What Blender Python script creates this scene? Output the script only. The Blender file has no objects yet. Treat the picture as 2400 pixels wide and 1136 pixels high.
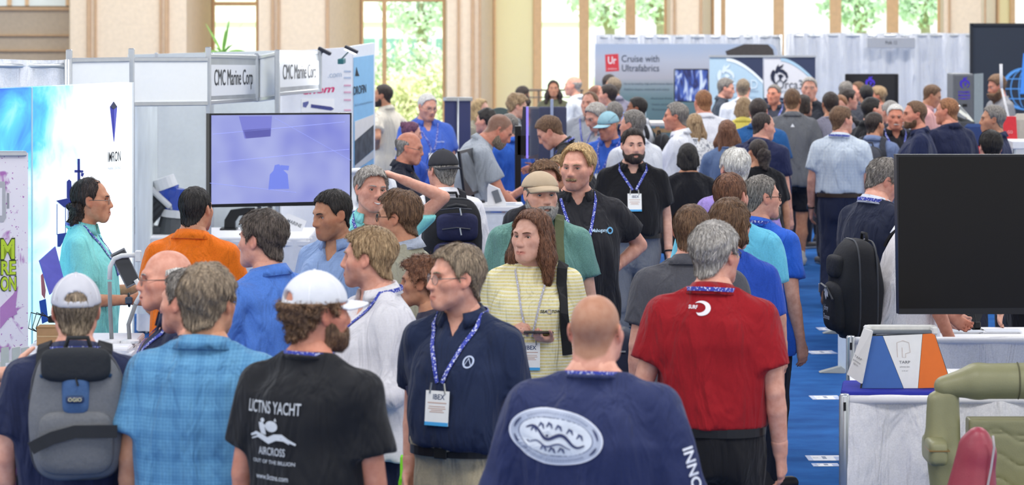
import bpy, math, random
import numpy as np
from mathutils import Vector, Matrix
from mathutils.bvhtree import BVHTree

random.seed(7)
SC = bpy.context.scene
COL = SC.collection
FPX, CAMZ = 7000.0, 2.78          # focal length in pixels of a 2400 px frame, camera height

# ------------------------------------------------------------------ camera, sky, sun, lamps, exposure
cam_d = bpy.data.cameras.new('camera')
cam = bpy.data.objects.new('camera', cam_d)
COL.objects.link(cam)
cam.location = (0, 0, CAMZ)
cam.rotation_euler = (math.pi / 2, 0, 0)
cam_d.sensor_width = 36.0
cam_d.lens = 36.0 * FPX / 2400
cam_d.shift_y = -568.0 / 2400      # level camera, shifted down: the horizon is the top edge of the frame
cam_d.clip_start, cam_d.clip_end = 0.5, 400
cam_d.dof.use_dof = True
cam_d.dof.focus_distance = 16.2
cam_d.dof.aperture_fstop = 5.0
SC.camera = cam

SC.view_settings.view_transform = 'Standard'
SC.view_settings.look = 'None'
SC.view_settings.gamma = 1.0
SC.view_settings.use_curve_mapping = False
SC.view_settings.exposure = 0.15

world = bpy.data.worlds.new('world')
SC.world = world
world.use_nodes = True
wn = world.node_tree
wn.nodes.clear()
wout = wn.nodes.new('ShaderNodeOutputWorld')
wbg = wn.nodes.new('ShaderNodeBackground')
wtc = wn.nodes.new('ShaderNodeTexCoord')
wsep = wn.nodes.new('ShaderNodeSeparateXYZ')
wramp = wn.nodes.new('ShaderNodeValToRGB')
wramp.color_ramp.elements[0].position = 0.0
wramp.color_ramp.elements[0].color = (1.0, 1.0, 0.97, 1)
wramp.color_ramp.elements[1].position = 0.6
wramp.color_ramp.elements[1].color = (0.93, 0.97, 1.0, 1)
wn.links.new(wtc.outputs['Generated'], wsep.inputs[0])
wn.links.new(wsep.outputs[2], wramp.inputs[0])
wn.links.new(wramp.outputs[0], wbg.inputs[0])
wn.links.new(wbg.outputs[0], wout.inputs[0])
wbg.inputs[1].default_value = 1.2

sun_d = bpy.data.lights.new('sun', 'SUN')
sun_d.energy = 4.5
sun_d.angle = math.radians(3)
sun_d.color = (1.0, 0.96, 0.88)
sun = bpy.data.objects.new('sun', sun_d)
COL.objects.link(sun)
sun.rotation_euler = (math.radians(32), 0, math.radians(12))

def area(name, loc, sx, sy, power, rot=(0, 0, 0), color=(1.0, 0.975, 0.94)):
 d = bpy.data.lights.new(name, 'AREA')
 d.shape = 'RECTANGLE'
 d.size, d.size_y = sx, sy
 d.energy = power
 d.color = color
 o = bpy.data.objects.new(name, d)
 o.location = loc
 o.rotation_euler = rot
 COL.objects.link(o)
 return o
CEIL = 6.5
for yy in (9, 18, 27, 36, 45):
 for xx in (-6, 0, 6):
  area('ceiling_panel_light', (xx, yy, CEIL - 0.08), 3.2, 2.0, 190 if yy < 30 else 330)

# ------------------------------------------------------------------ helpers
def lin(c):
 if isinstance(c, str):
  c = [int(c[i:i + 2], 16) for i in (0, 2, 4)]
 r = []
 for v in c[:3]:
  v = v / 255.0
  r.append(v / 12.92 if v <= 0.04045 else ((v + 0.055) / 1.055) ** 2.4)
 return tuple(r)

def W(px, py, s):                      # photograph pixel at scale s (pixels per metre) -> world
 return Vector(((px - 1200) / s, FPX / s, CAMZ - py / s))

MATS = {}
def nodes_of(m):
 m.use_nodes = True
 return m.node_tree, m.node_tree.nodes['Principled BSDF']

def mat(color, rough=0.6, metal=0.0, spec=0.4, emit=0.0, noise=0.06, nscale=30.0, bump=0.0, bscale=60.0,
  stretch=(1, 1, 1), trans=0.0, alpha=1.0, key=None):
 k = key or ('m', str(color), rough, metal, spec, emit, noise, nscale, bump, bscale, stretch, trans, alpha)
 if k in MATS:
  return MATS[k]
 m = bpy.data.materials.new('material')
 t, b = nodes_of(m)
 c = lin(color)
 b.inputs['Roughness'].default_value = rough
 b.inputs['Metallic'].default_value = metal
 b.inputs['Specular IOR Level'].default_value = spec
 b.inputs['Base Color'].default_value = (*c, 1)
 tc = t.nodes.new('ShaderNodeTexCoord')
 mp = t.nodes.new('ShaderNodeMapping')
 mp.inputs['Scale'].default_value = stretch
 t.links.new(tc.outputs['Object'], mp.inputs[0])
 if noise > 0:
  n = t.nodes.new('ShaderNodeTexNoise')
  n.inputs['Scale'].default_value = nscale
  n.inputs['Detail'].default_value = 3
  t.links.new(mp.outputs[0], n.inputs['Vector'])
  mr = t.nodes.new('ShaderNodeMapRange')
  mr.inputs[1].default_value, mr.inputs[2].default_value = 0.3, 0.7
  mr.inputs[3].default_value, mr.inputs[4].default_value = 1 - noise, 1 + noise
  t.links.new(n.outputs[0], mr.inputs[0])
  mx = t.nodes.new('ShaderNodeVectorMath')
  mx.operation = 'SCALE'
  mx.inputs[0].default_value = c
  t.links.new(mr.outputs[0], mx.inputs[3])
  t.links.new(mx.outputs[0], b.inputs['Base Color'])
  if emit:
   t.links.new(mx.outputs[0], b.inputs['Emission Color'])
 elif emit:
  b.inputs['Emission Color'].default_value = (*c, 1)
 if emit:
  b.inputs['Emission Strength'].default_value = emit
 if bump > 0:
  n2 = t.nodes.new('ShaderNodeTexNoise')
  n2.inputs['Scale'].default_value = bscale
  n2.inputs['Detail'].default_value = 4
  t.links.new(mp.outputs[0], n2.inputs['Vector'])
  bp = t.nodes.new('ShaderNodeBump')
  bp.inputs['Strength'].default_value = bump
  bp.inputs['Distance'].default_value = 0.02
  t.links.new(n2.outputs[0], bp.inputs['Height'])
  t.links.new(bp.outputs[0], b.inputs['Normal'])
 if trans:
  b.inputs['Transmission Weight'].default_value = trans
  b.inputs['IOR'].default_value = 1.1
 if alpha < 1:
  b.inputs['Alpha'].default_value = alpha
 MATS[k] = m
 return m

def cloth(color, pattern=None, color2=None):
 k = ('cloth', str(color), pattern, str(color2))
 if k in MATS:
  return MATS[k]
 m = bpy.data.materials.new('cloth')
 t, b = nodes_of(m)
 c = lin(color)
 b.inputs['Roughness'].default_value = 0.85
 b.inputs['Specular IOR Level'].default_value = 0.25
 b.inputs['Sheen Weight'].default_value = 0.08
 tc = t.nodes.new('ShaderNodeTexCoord')
 # weave and heather
 n = t.nodes.new('ShaderNodeTexNoise')
 n.inputs['Scale'].default_value = 140 if pattern != 'heather' else 220
 n.inputs['Detail'].default_value = 2
 t.links.new(tc.outputs['Object'], n.inputs['Vector'])
 mr = t.nodes.new('ShaderNodeMapRange')
 mr.inputs[1].default_value, mr.inputs[2].default_value = 0.3, 0.7
 a = 0.22 if pattern in ('heather', 'denim') else 0.08
 mr.inputs[3].default_value, mr.inputs[4].default_value = 1 - a, 1 + a
 t.links.new(n.outputs[0], mr.inputs[0])
 mx = t.nodes.new('ShaderNodeVectorMath')
 mx.operation = 'SCALE'
 mx.inputs[0].default_value = c
 t.links.new(mr.outputs[0], mx.inputs[3])
 last = mx.outputs[0]
 if pattern in ('stripe', 'check', 'plaid', 'slub', 'print'):
  sep = t.nodes.new('ShaderNodeSeparateXYZ')
  t.links.new(tc.outputs['Object'], sep.inputs[0])
  def wave(out, freq, thr):
   mu = t.nodes.new('ShaderNodeMath'); mu.operation = 'MULTIPLY'; mu.inputs[1].default_value = freq
   fr = t.nodes.new('ShaderNodeMath'); fr.operation = 'FRACT'
   gt = t.nodes.new('ShaderNodeMath'); gt.operation = 'LESS_THAN'; gt.inputs[1].default_value = thr
   t.links.new(out, mu.inputs[0]); t.links.new(mu.outputs[0], fr.inputs[0]); t.links.new(fr.outputs[0], gt.inputs[0])
   return gt.outputs[0]
  if pattern == 'stripe':
   fac = wave(sep.outputs[2], 62, 0.42)
  elif pattern == 'slub':
   mp0 = t.nodes.new('ShaderNodeMapping'); mp0.inputs['Scale'].default_value = (7, 7, 190)
   t.links.new(tc.outputs['Object'], mp0.inputs[0])
   v = t.nodes.new('ShaderNodeTexNoise'); v.inputs['Scale'].default_value = 1; v.inputs['Detail'].default_value = 2
   t.links.new(mp0.outputs[0], v.inputs['Vector']); fac = v.outputs[0]
  elif pattern == 'print':
   v = t.nodes.new('ShaderNodeTexNoise'); v.inputs['Scale'].default_value = 26; v.inputs['Distortion'].default_value = 2.0
   t.links.new(tc.outputs['Object'], v.inputs['Vector'])
   g = t.nodes.new('ShaderNodeMath'); g.operation = 'GREATER_THAN'; g.inputs[1].default_value = 0.55
   t.links.new(v.outputs[0], g.inputs[0]); fac = g.outputs[0]
  else:
   f1, f2, th = (34, 34, 0.14) if pattern == 'check' else (78, 78, 0.30)
   w1, w2 = wave(sep.outputs[2], f1, th), wave(sep.outputs[0], f2, th)
   ad = t.nodes.new('ShaderNodeMath'); ad.operation = 'ADD'
   t.links.new(w1, ad.inputs[0]); t.links.new(w2, ad.inputs[1])
   if pattern == 'plaid':
    w3, w4 = wave(sep.outputs[2], 13, 0.35), wave(sep.outputs[0], 13, 0.35)
    a2 = t.nodes.new('ShaderNodeMath'); a2.operation = 'ADD'
    t.links.new(w3, a2.inputs[0]); t.links.new(w4, a2.inputs[1])
    a3 = t.nodes.new('ShaderNodeMath'); a3.operation = 'ADD'
    t.links.new(ad.outputs[0], a3.inputs[0]); t.links.new(a2.outputs[0], a3.inputs[1])
    ad = a3
   hm = t.nodes.new('ShaderNodeMath'); hm.operation = 'MULTIPLY'
   hm.inputs[1].default_value = 0.5 if pattern == 'check' else 0.3
   t.links.new(ad.outputs[0], hm.inputs[0]); fac = hm.outputs[0]
  mi = t.nodes.new('ShaderNodeMix'); mi.data_type = 'RGBA'
  t.links.new(fac, mi.inputs[0])
  t.links.new(last, mi.inputs[6])
  mi.inputs[7].default_value = (*lin(color2), 1)
  last = mi.outputs[2]
 t.links.new(last, b.inputs['Base Color'])
 # folds that hang: noise drawn out along z, a little slanted
 mp = t.nodes.new('ShaderNodeMapping')
 mp.inputs['Scale'].default_value = (9, 9, 2.6)
 mp.inputs['Rotation'].default_value = (0.35, 0.25, 0)
 t.links.new(tc.outputs['Object'], mp.inputs[0])
 n2 = t.nodes.new('ShaderNodeTexNoise')
 n2.inputs['Scale'].default_value = 1.0
 n2.inputs['Detail'].default_value = 3.0
 n2.inputs['Distortion'].default_value = 0.6
 t.links.new(mp.outputs[0], n2.inputs['Vector'])
 bp = t.nodes.new('ShaderNodeBump')
 bp.inputs['Strength'].default_value = 0.9
 bp.inputs['Distance'].default_value = 0.07
 t.links.new(n2.outputs[0], bp.inputs['Height'])
 t.links.new(bp.outputs[0], b.inputs['Normal'])
 MATS[k] = m
 return m

def hair_mat(color, color2=None, curl=False):
 k = ('hair', str(color), str(color2), curl)
 if k in MATS:
  return MATS[k]
 m = bpy.data.materials.new('hair')
 t, b = nodes_of(m)
 at = t.nodes.new('ShaderNodeAttribute'); at.attribute_name = 'shade'
 b.inputs['Roughness'].default_value = 0.55
 b.inputs['Specular IOR Level'].default_value = 0.35
 tc = t.nodes.new('ShaderNodeTexCoord')
 mp = t.nodes.new('ShaderNodeMapping')
 mp.inputs['Scale'].default_value = (130, 130, 22) if not curl else (70, 70, 70)
 t.links.new(tc.outputs['Object'], mp.inputs[0])
 n = t.nodes.new('ShaderNodeTexNoise')
 n.inputs['Scale'].default_value = 1.0
 n.inputs['Detail'].default_value = 3
 n.inputs['Distortion'].default_value = 0.8
 t.links.new(mp.outputs[0], n.inputs['Vector'])
 rp = t.nodes.new('ShaderNodeValToRGB')
 c = lin(color)
 c2 = lin(color2) if color2 else tuple(min(1, v * 1.6 + 0.02) for v in c)
 rp.color_ramp.elements[0].position, rp.color_ramp.elements[1].position = 0.35, 0.66
 rp.color_ramp.elements[0].color = (*[v * 0.75 for v in c], 1)
 rp.color_ramp.elements[1].color = (*c2, 1)
 t.links.new(n.outputs[0], rp.inputs[0])
 mu = t.nodes.new('ShaderNodeVectorMath'); mu.operation = 'SCALE'
 ad = t.nodes.new('ShaderNodeMath'); ad.operation = 'ADD'; ad.inputs[1].default_value = 1.0
 t.links.new(at.outputs['Fac'], ad.inputs[0])
 t.links.new(rp.outputs[0], mu.inputs[0]); t.links.new(ad.outputs[0], mu.inputs[3]); t.links.new(mu.outputs[0], b.inputs['Base Color'])
 bp = t.nodes.new('ShaderNodeBump')
 bp.inputs['Strength'].default_value = 0.7
 bp.inputs['Distance'].default_value = 0.008
 t.links.new(n.outputs[0], bp.inputs['Height'])
 t.links.new(bp.outputs[0], b.inputs['Normal'])
 MATS[k] = m
 return m

def skin_mat():
 if 'skin' in MATS:
  return MATS['skin']
 m = bpy.data.materials.new('skin')
 t, b = nodes_of(m)
 at = t.nodes.new('ShaderNodeAttribute')
 at.attribute_name = 'tone'
 t.links.new(at.outputs['Color'], b.inputs['Base Color'])
 b.inputs['Roughness'].default_value = 0.5
 b.inputs['Specular IOR Level'].default_value = 0.35
 tc = t.nodes.new('ShaderNodeTexCoord')
 n0 = t.nodes.new('ShaderNodeTexNoise')
 n0.inputs['Scale'].default_value = 38
 n0.inputs['Detail'].default_value = 4
 t.links.new(tc.outputs['Object'], n0.inputs['Vector'])
 rp = t.nodes.new('ShaderNodeValToRGB')
 rp.color_ramp.elements[0].position, rp.color_ramp.elements[1].position = .32, .68
 rp.color_ramp.elements[0].color, rp.color_ramp.elements[1].color = (.90, .80, .77, 1), (1.04, 1.04, 1.05, 1)
 t.links.new(n0.outputs[0], rp.inputs[0])
 mu = t.nodes.new('ShaderNodeMix'); mu.data_type = 'RGBA'; mu.blend_type = 'MULTIPLY'; mu.inputs[0].default_value = 1
 t.links.new(at.outputs['Color'], mu.inputs[6]); t.links.new(rp.outputs[0], mu.inputs[7]); t.links.new(mu.outputs[2], b.inputs['Base Color'])
 n = t.nodes.new('ShaderNodeTexNoise')
 n.inputs['Scale'].default_value = 160
 t.links.new(tc.outputs['Object'], n.inputs['Vector'])
 bp = t.nodes.new('ShaderNodeBump')
 bp.inputs['Strength'].default_value = 0.12
 bp.inputs['Distance'].default_value = 0.004
 t.links.new(n.outputs[0], bp.inputs['Height'])
 t.links.new(bp.outputs[0], b.inputs['Normal'])
 MATS['skin'] = m
 return m

def setp(o, label=None, cat=None, group=None, kind=None):
 if label: o['label'] = label
 if cat: o['category'] = cat
 if group: o['group'] = group
 if kind: o['kind'] = kind
 return o

def empty(name, loc, rz=0.0, **kw):
 o = bpy.data.objects.new(name, None)
 o.empty_display_size = 0.1
 o.location = loc
 o.rotation_euler = (0, 0, rz)
 COL.objects.link(o)
 return setp(o, **kw)

def add(name, verts, faces, m, parent=None, smooth=False, midx=None, **kw):
 me = bpy.data.meshes.new(name)
 if isinstance(verts, np.ndarray) and isinstance(faces, np.ndarray):
  nf, w = faces.shape
  me.vertices.add(len(verts))
  me.vertices.foreach_set('co', np.ascontiguousarray(verts, dtype=np.float32).ravel())
  me.loops.add(nf * w)
  me.loops.foreach_set('vertex_index', faces.astype(np.int32).ravel())
  me.polygons.add(nf)
  me.polygons.foreach_set('loop_start', np.arange(0, nf * w, w, dtype=np.int32))
  me.update(calc_edges=True)
 else:
  me.from_pydata([tuple(v) for v in verts], [], [tuple(int(i) for i in f) for f in faces])
  me.update()
 for mm in (m if isinstance(m, (list, tuple)) else [m]):
  me.materials.append(mm)
 if midx is not None:
  me.polygons.foreach_set('material_index', np.asarray(midx, dtype=np.int32))
 if smooth:
  me.polygons.foreach_set('use_smooth', np.ones(len(me.polygons), dtype=bool))
 o = bpy.data.objects.new(name, me)
 COL.objects.link(o)
 if parent is not None:
  o.parent = parent
 return setp(o, **kw)

class MB:                               # collects shapes into ONE mesh
 def __init__(self):
  self.v, self.f = [], []
 def poly(self, pts, faces):
  n = len(self.v)
  self.v += [tuple(p) for p in pts]
  self.f += [tuple(i + n for i in q) for q in faces]
  return self
 def box(self, x0, x1, y0, y1, z0, z1, bev=0.0, M=None):
  if bev <= 0:
   p = [(x, y, z) for z in (z0, z1) for y in (y0, y1) for x in (x0, x1)]
   f = [(0, 2, 3, 1), (4, 5, 7, 6), (0, 1, 5, 4), (2, 6, 7, 3), (0, 4, 6, 2), (1, 3, 7, 5)]
  else:
   b = bev
   p, f = [], []
   rings = [(z0, b), (z0 + b, 0), (z1 - b, 0), (z1, b)]
   for z, i in rings:
    j = b
    p += [(x0 + j, y0 + i, z), (x1 - j, y0 + i, z), (x1 - i, y0 + j, z), (x1 - i, y1 - j, z),
                      (x1 - j, y1 - i, z), (x0 + j, y1 - i, z), (x0 + i, y1 - j, z), (x0 + i, y0 + j, z)]
   for r in range(3):
    for k in range(8):
     a, c = r * 8 + k, r * 8 + (k + 1) % 8
     f.append((a, c, c + 8, a + 8))
   f.append(tuple(range(7, -1, -1)))
   f.append(tuple(range(24, 32)))
  if M is not None:
   p = [M @ Vector(q) for q in p]
  return self.poly(p, f)
 def tube(self, pts, r, n=8, caps=True):
  pts = [Vector(p) for p in pts]
  rs = r if isinstance(r, (list, tuple)) else [r] * len(pts)
  ref = None
  base = len(self.v)
  for i, p in enumerate(pts):
   d = (pts[min(i + 1, len(pts) - 1)] - pts[max(i - 1, 0)])
   if d.length < 1e-9: d = Vector((0, 0, 1))
   d.normalize()
   if ref is None:
    ref = Vector((1, 0, 0)) if abs(d.x) < 0.9 else Vector((0, 1, 0))
   u = (ref - d * ref.dot(d)).normalized()
   w = d.cross(u)
   ref = u
   for k in range(n):
    a = 2 * math.pi * k / n
    self.v.append(tuple(p + (u * math.cos(a) + w * math.sin(a)) * rs[i]))
  for i in range(len(pts) - 1):
   for k in range(n):
    a, b = base + i * n + k, base + i * n + (k + 1) % n
    self.f.append((a, b, b + n, a + n))
  if caps:
   self.f.append(tuple(base + k for k in range(n - 1, -1, -1)))
   e = base + (len(pts) - 1) * n
   self.f.append(tuple(e + k for k in range(n)))
  return self
 def ribbon(self, pts, nor, w, t=0.002):     # flat band along pts, face normals nor
  pts = [Vector(p) for p in pts]
  nor = [Vector(q) for q in nor]
  base = len(self.v)
  for i, p in enumerate(pts):
   d = (pts[min(i + 1, len(pts) - 1)] - pts[max(i - 1, 0)]).normalized()
   s = d.cross(nor[i]).normalized() * (w / 2)
   o = nor[i].normalized() * t
   self.v += [tuple(p - s), tuple(p + s), tuple(p + s + o), tuple(p - s + o)]
  for i in range(len(pts) - 1):
   for k in range(4):
    a, b = base + i * 4 + k, base + i * 4 + (k + 1) % 4
    self.f.append((a, b, b + 4, a + 4))
  self.f.append((base + 3, base + 2, base + 1, base))
  e = base + 4 * (len(pts) - 1)
  self.f.append((e, e + 1, e + 2, e + 3))
  return self
 def lathe(self, prof, n=16, center=(0, 0)):
  base = len(self.v)
  for r, z in prof:
   for k in range(n):
    a = 2 * math.pi * k / n
    self.v.append((center[0] + r * math.cos(a), center[1] + r * math.sin(a), z))
  for i in range(len(prof) - 1):
   for k in range(n):
    a, b = base + i * n + k, base + i * n + (k + 1) % n
    self.f.append((a, b, b + n, a + n))
  self.f.append(tuple(base + k for k in range(n - 1, -1, -1)))
  e = base + (len(prof) - 1) * n
  self.f.append(tuple(e + k for k in range(n)))
  return self
 def prism(self, outline, t, M=None):        # outline in local x,z ; thickness along +y
  n = len(outline)
  p = [(x, 0, z) for x, z in outline] + [(x, t, z) for x, z in outline]
  if M is not None:
   p = [M @ Vector(q) for q in p]
  f = [tuple(range(n)), tuple(range(2 * n - 1, n - 1, -1))]
  f += [((k + 1) % n, k, k + n, (k + 1) % n + n) for k in range(n)]
  return self.poly(p, f)
 def build(self, name, m, parent=None, smooth=False, **kw):
  return add(name, self.v, self.f, m, parent, smooth, **kw)

def ellip(cx, cz, rx, rz, n=32, a0=0.0, a1=2 * math.pi):
 return [(cx + rx * math.cos(a0 + (a1 - a0) * k / n), cz + rz * math.sin(a0 + (a1 - a0) * k / n)) for k in range(n)]

# ---- lettering: real outlines from the built-in font, returned as triangles in a plane
TXT = {}
def text_mesh(s, bold=0.0, align='CENTER', shear=0.0):
 k = (s, bold, align, shear)
 if k not in TXT:
  cu = bpy.data.curves.new('lettering', 'FONT')
  cu.body = s
  cu.align_x = align
  cu.align_y = 'CENTER'
  cu.offset = bold
  cu.shear = shear
  cu.resolution_u = 3
  o = bpy.data.objects.new('lettering', cu)
  COL.objects.link(o)
  dg = bpy.context.evaluated_depsgraph_get()
  me = o.evaluated_get(dg).to_mesh()
  v = [tuple(q.co) for q in me.vertices]
  f = [tuple(p.vertices) for p in me.polygons]
  o.evaluated_get(dg).to_mesh_clear()
  bpy.data.objects.remove(o)
  bpy.data.curves.remove(cu)
  TXT[k] = (v, f)
 return TXT[k]

def sign(s, parent, m, M, w=None, h=0.1, bold=0.0, name='lettering', align='CENTER', shear=0.0):
 """flat lettering; M maps (x right, y=0.. out of the plane, z up) into the parent's space; cap height h, total width w"""
 v, f = text_mesh(s, bold, align, shear)
 if not v: return None
 xs = [q[0] for q in v]
 sx = (w / (max(xs) - min(xs))) if w else h / 0.7
 sz = h / 0.7
 cz = 0.0
 pts = [M @ Vector((q[0] * sx, 0, (q[1] - cz) * sz)) for q in v]
 return add(name, pts, f, m, parent)

def plane_M(o, right, up):                # matrix: local x -> right, local z -> up, local -y -> towards the viewer side
 r, u = Vector(right).normalized(), Vector(up).normalized()
 n = u.cross(r).normalized()           # local y axis (into the surface)
 M = Matrix((( r.x, n.x, u.x, o[0]), (r.y, n.y, u.y, o[1]), (r.z, n.z, u.z, o[2]), (0, 0, 0, 1)))
 return M
# ------------------------------------------------------------------ the hall
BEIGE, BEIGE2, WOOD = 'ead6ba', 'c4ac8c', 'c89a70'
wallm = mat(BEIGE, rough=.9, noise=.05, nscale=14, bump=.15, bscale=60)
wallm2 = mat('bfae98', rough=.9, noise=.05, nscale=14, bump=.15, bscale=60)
trimm = mat('c6a480', rough=.7, noise=.06, nscale=10)
framem = mat('e8c294', rough=.6, noise=.06, nscale=12)
creamm = mat('f0e2c4', rough=.9, noise=.03, nscale=8)
SB, SF = 135.0, 141.0                    # window plane and pilaster fronts
YB, YF = FPX / SB, FPX / SF
def bx_(px, s=SB): return (px - 1200) / s

# floor: blue carpet with faint tracks
fm = bpy.data.materials.new('carpet')
t, b = nodes_of(fm)
tc = t.nodes.new('ShaderNodeTexCoord')
mp = t.nodes.new('ShaderNodeMapping'); mp.inputs['Scale'].default_value = (2.2, 3.2, 1)
t.links.new(tc.outputs['Object'], mp.inputs[0])
n1 = t.nodes.new('ShaderNodeTexNoise'); n1.inputs['Scale'].default_value = 1.6; n1.inputs['Detail'].default_value = 6
t.links.new(mp.outputs[0], n1.inputs['Vector'])
rp = t.nodes.new('ShaderNodeValToRGB')
rp.color_ramp.elements[0].position, rp.color_ramp.elements[1].position = .3, .7
rp.color_ramp.elements[0].color = (*lin('204f8e'), 1); rp.color_ramp.elements[1].color = (*lin('2d66aa'), 1)
t.links.new(n1.outputs[0], rp.inputs[0]); t.links.new(rp.outputs[0], b.inputs['Base Color'])
b.inputs['Roughness'].default_value = .95; b.inputs['Specular IOR Level'].default_value = .1
n2 = t.nodes.new('ShaderNodeTexNoise'); n2.inputs['Scale'].default_value = 160
t.links.new(tc.outputs['Object'], n2.inputs['Vector'])
bp = t.nodes.new('ShaderNodeBump'); bp.inputs['Strength'].default_value = .35; bp.inputs['Distance'].default_value = .01
t.links.new(n2.outputs[0], bp.inputs['Height']); t.links.new(bp.outputs[0], b.inputs['Normal'])
mb = MB(); mb.box(-13, 13, 2, YB + 2, -.10, 0); mb.build('floor', fm, kind='structure')
mb = MB(); mb.box(-13, 13, 2, YB + .5, CEIL, CEIL + .15); mb.build('ceiling', mat('e8e2d8', rough=.95), kind='structure')
mb = MB(); mb.box(-40, 40, YB + 2, YB + 60, -.5, -.12); mb.build('lawn', mat('b4d494', rough=1, noise=.25, nscale=1.5), kind='structure')

wb = empty('wall_back', (0, YB, 0), kind='structure')
def loc_(v): return v
def wbox(name, x0, x1, y0, y1, z0, z1, m, parent=wb, bev=0.0):
 k = MB(); k.box(x0, x1, y0 - YB, y1 - YB, z0, z1, bev); return k.build(name, m, parent)
def pilaster(px0, px1, pxr, pieces, pxl=None):
 """front face px0..px1; pxr, pxl: where the splayed sides meet the window plane"""
 k = MB()
 x0, x1 = bx_(px0, SF), bx_(px1, SF)
 xr = bx_(pxr, SB); xl = bx_(pxl, SB) if pxl else min(x0, bx_(px0, SB))
 f, bk_ = YF - YB, .3
 k.poly([(x0, f, 0), (x1, f, 0), (xr, 0, 0), (xr, bk_, 0), (xl, bk_, 0), (xl, 0, 0),
   (x0, f, CEIL), (x1, f, CEIL), (xr, 0, CEIL), (xr, bk_, CEIL), (xl, bk_, CEIL), (xl, 0, CEIL)],
           [(0, 1, 7, 6), (1, 2, 8, 7), (2, 3, 9, 8), (3, 4, 10, 9), (4, 5, 11, 10), (5, 0, 6, 11)])
 k.build('pilaster', wallm, wb)
 for a, b2 in pieces:
  q = MB(); q.box(bx_(a, SF), bx_(b2, SF), f - .05, f, 0, CEIL - .4, .012); q.build('moulding', trimm, wb)
pilaster(165, 437, 498, [(204, 214), (221, 227), (374, 380), (386, 396)], pxl=160)
pilaster(606, 765, 846, [(636, 643), (650, 656), (764, 772)])
pilaster(1048, 1128, 1156, [(1072, 1078), (1104, 1112), (1122, 1128)], pxl=1043)
pilaster(1572, 1640, 1668, [(1578, 1583), (1640, 1646)], pxl=1562)
pilaster(2212, 2300, 2335, [(2222, 2227), (2306, 2311)], pxl=2203)
for q in ((440, 452), (478, 484)):
 k = MB(); k.box(bx_(q[0]), bx_(q[1]), -.75 + (q[0] - 437) * .012, -.6 + (q[0] - 437) * .012, 0, CEIL - .4, .01); k.build('moulding', trimm, wb)

gl = bpy.data.materials.new('window_glass')
t, b = nodes_of(gl)
b.inputs['Base Color'].default_value = (.95, 1, .98, 1); b.inputs['Roughness'].default_value = .02
b.inputs['Transmission Weight'].default_value = 1; b.inputs['IOR'].default_value = 1.0; b.inputs['Alpha'].default_value = .25
SILL = .50
shade_m = bpy.data.materials.new('window_shade')
t, b = nodes_of(shade_m)
b.inputs['Base Color'].default_value = (*lin('faf2dc'), 1); b.inputs['Roughness'].default_value = .9
tr_ = t.nodes.new('ShaderNodeBsdfTranslucent'); tr_.inputs[0].default_value = (*lin('fff6e0'), 1)
mx_ = t.nodes.new('ShaderNodeMixShader'); mx_.inputs[0].default_value = .65
t.links.new(b.outputs[0], mx_.inputs[1]); t.links.new(tr_.outputs[0], mx_.inputs[2]); t.links.new(mx_.outputs[0], t.nodes['Material Output'].inputs[0])
def window(n, px0, px1, mull, sill=SILL, transom=2.76, panel=None):
 r = empty('window_%d' % n, (0, YB, 0), kind='structure')
 x0, x1 = bx_(px0), bx_(px1)
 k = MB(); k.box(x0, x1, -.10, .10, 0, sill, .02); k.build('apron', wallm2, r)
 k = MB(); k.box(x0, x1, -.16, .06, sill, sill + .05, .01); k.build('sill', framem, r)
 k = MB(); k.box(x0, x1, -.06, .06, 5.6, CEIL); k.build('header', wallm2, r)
 edges = [px0] + [m_ for q in mull for m_ in q] + [px1]
 for a, b2 in [(px0, px0 + 6)] + list(mull) + [(px1 - 6, px1)]:
  k = MB(); k.box(bx_(a), bx_(b2), -.07, .05, sill + .05, 5.6, .012); k.build('mullion', framem, r)
 if transom:
  k = MB(); k.box(x0, x1, -.05, .04, transom, transom + .07, .01); k.build('transom', framem, r)
 for i in range(0, len(edges), 2):
  a, b2 = edges[i], edges[i + 1]
  if panel is not None and i // 2 in panel:
   k = MB(); k.box(bx_(a), bx_(b2), -.02, .0, sill + .05, 5.6); k.build('shade', shade_m, r)
  else:
   k = MB(); k.box(bx_(a), bx_(b2), 0, .012, sill + .05, 5.6); k.build('pane', gl, r)
window(1, 498, 606, [], transom=2.68)
window(2, 846, 1043, [(896, 906)], transom=2.75)
window(3, 1156, 1562, [(1250, 1270), (1357, 1380), (1466, 1489)], transom=None, panel=(0,))
window(4, 1668, 2203, [(1690, 1700), (1813, 1837), (1945, 1971), (2078, 2105)], transom=None)
window(5, 2335, 2420, [(2366, 2378)], transom=None, panel=(0,))
# the recess at the far left
S2 = 137.5
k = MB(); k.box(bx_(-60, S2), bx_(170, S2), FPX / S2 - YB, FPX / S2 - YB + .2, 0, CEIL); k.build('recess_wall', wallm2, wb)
for z0, z1 in ((2.60, 2.66), (2.16, 2.19), (1.9, 1.93)):
 k = MB(); k.box(bx_(-60, S2), bx_(165, S2), FPX / S2 - YB - .06, FPX / S2 - YB, z0, z1, .01); k.build('moulding', trimm, wb)
r = empty('window_6', (0, FPX / S2, 0), kind='structure')
for a, b2 in ((-60, 18), (28, 60), (68, 155)):
 k = MB(); k.box(bx_(a, S2), bx_(b2, S2), -.03, -.01, 2.68, 4.2); k.build('pane', mat('f4fbf4', rough=.3, noise=.05, nscale=2), r)
for a, b2 in ((18, 28), (60, 68), (155, 163)):
 k = MB(); k.box(bx_(a, S2), bx_(b2, S2), -.07, 0, 2.68, 4.2, .01); k.build('mullion', framem, r)
ra = empty('stair_railing', W(60, 140, 128) * 1.0, label='grey metal stair railing descending in the far left recess', cat='railing')
ra.location.z = 0
o = ra.location
def rl(px, py): return W(px, py, 128) - o
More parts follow.
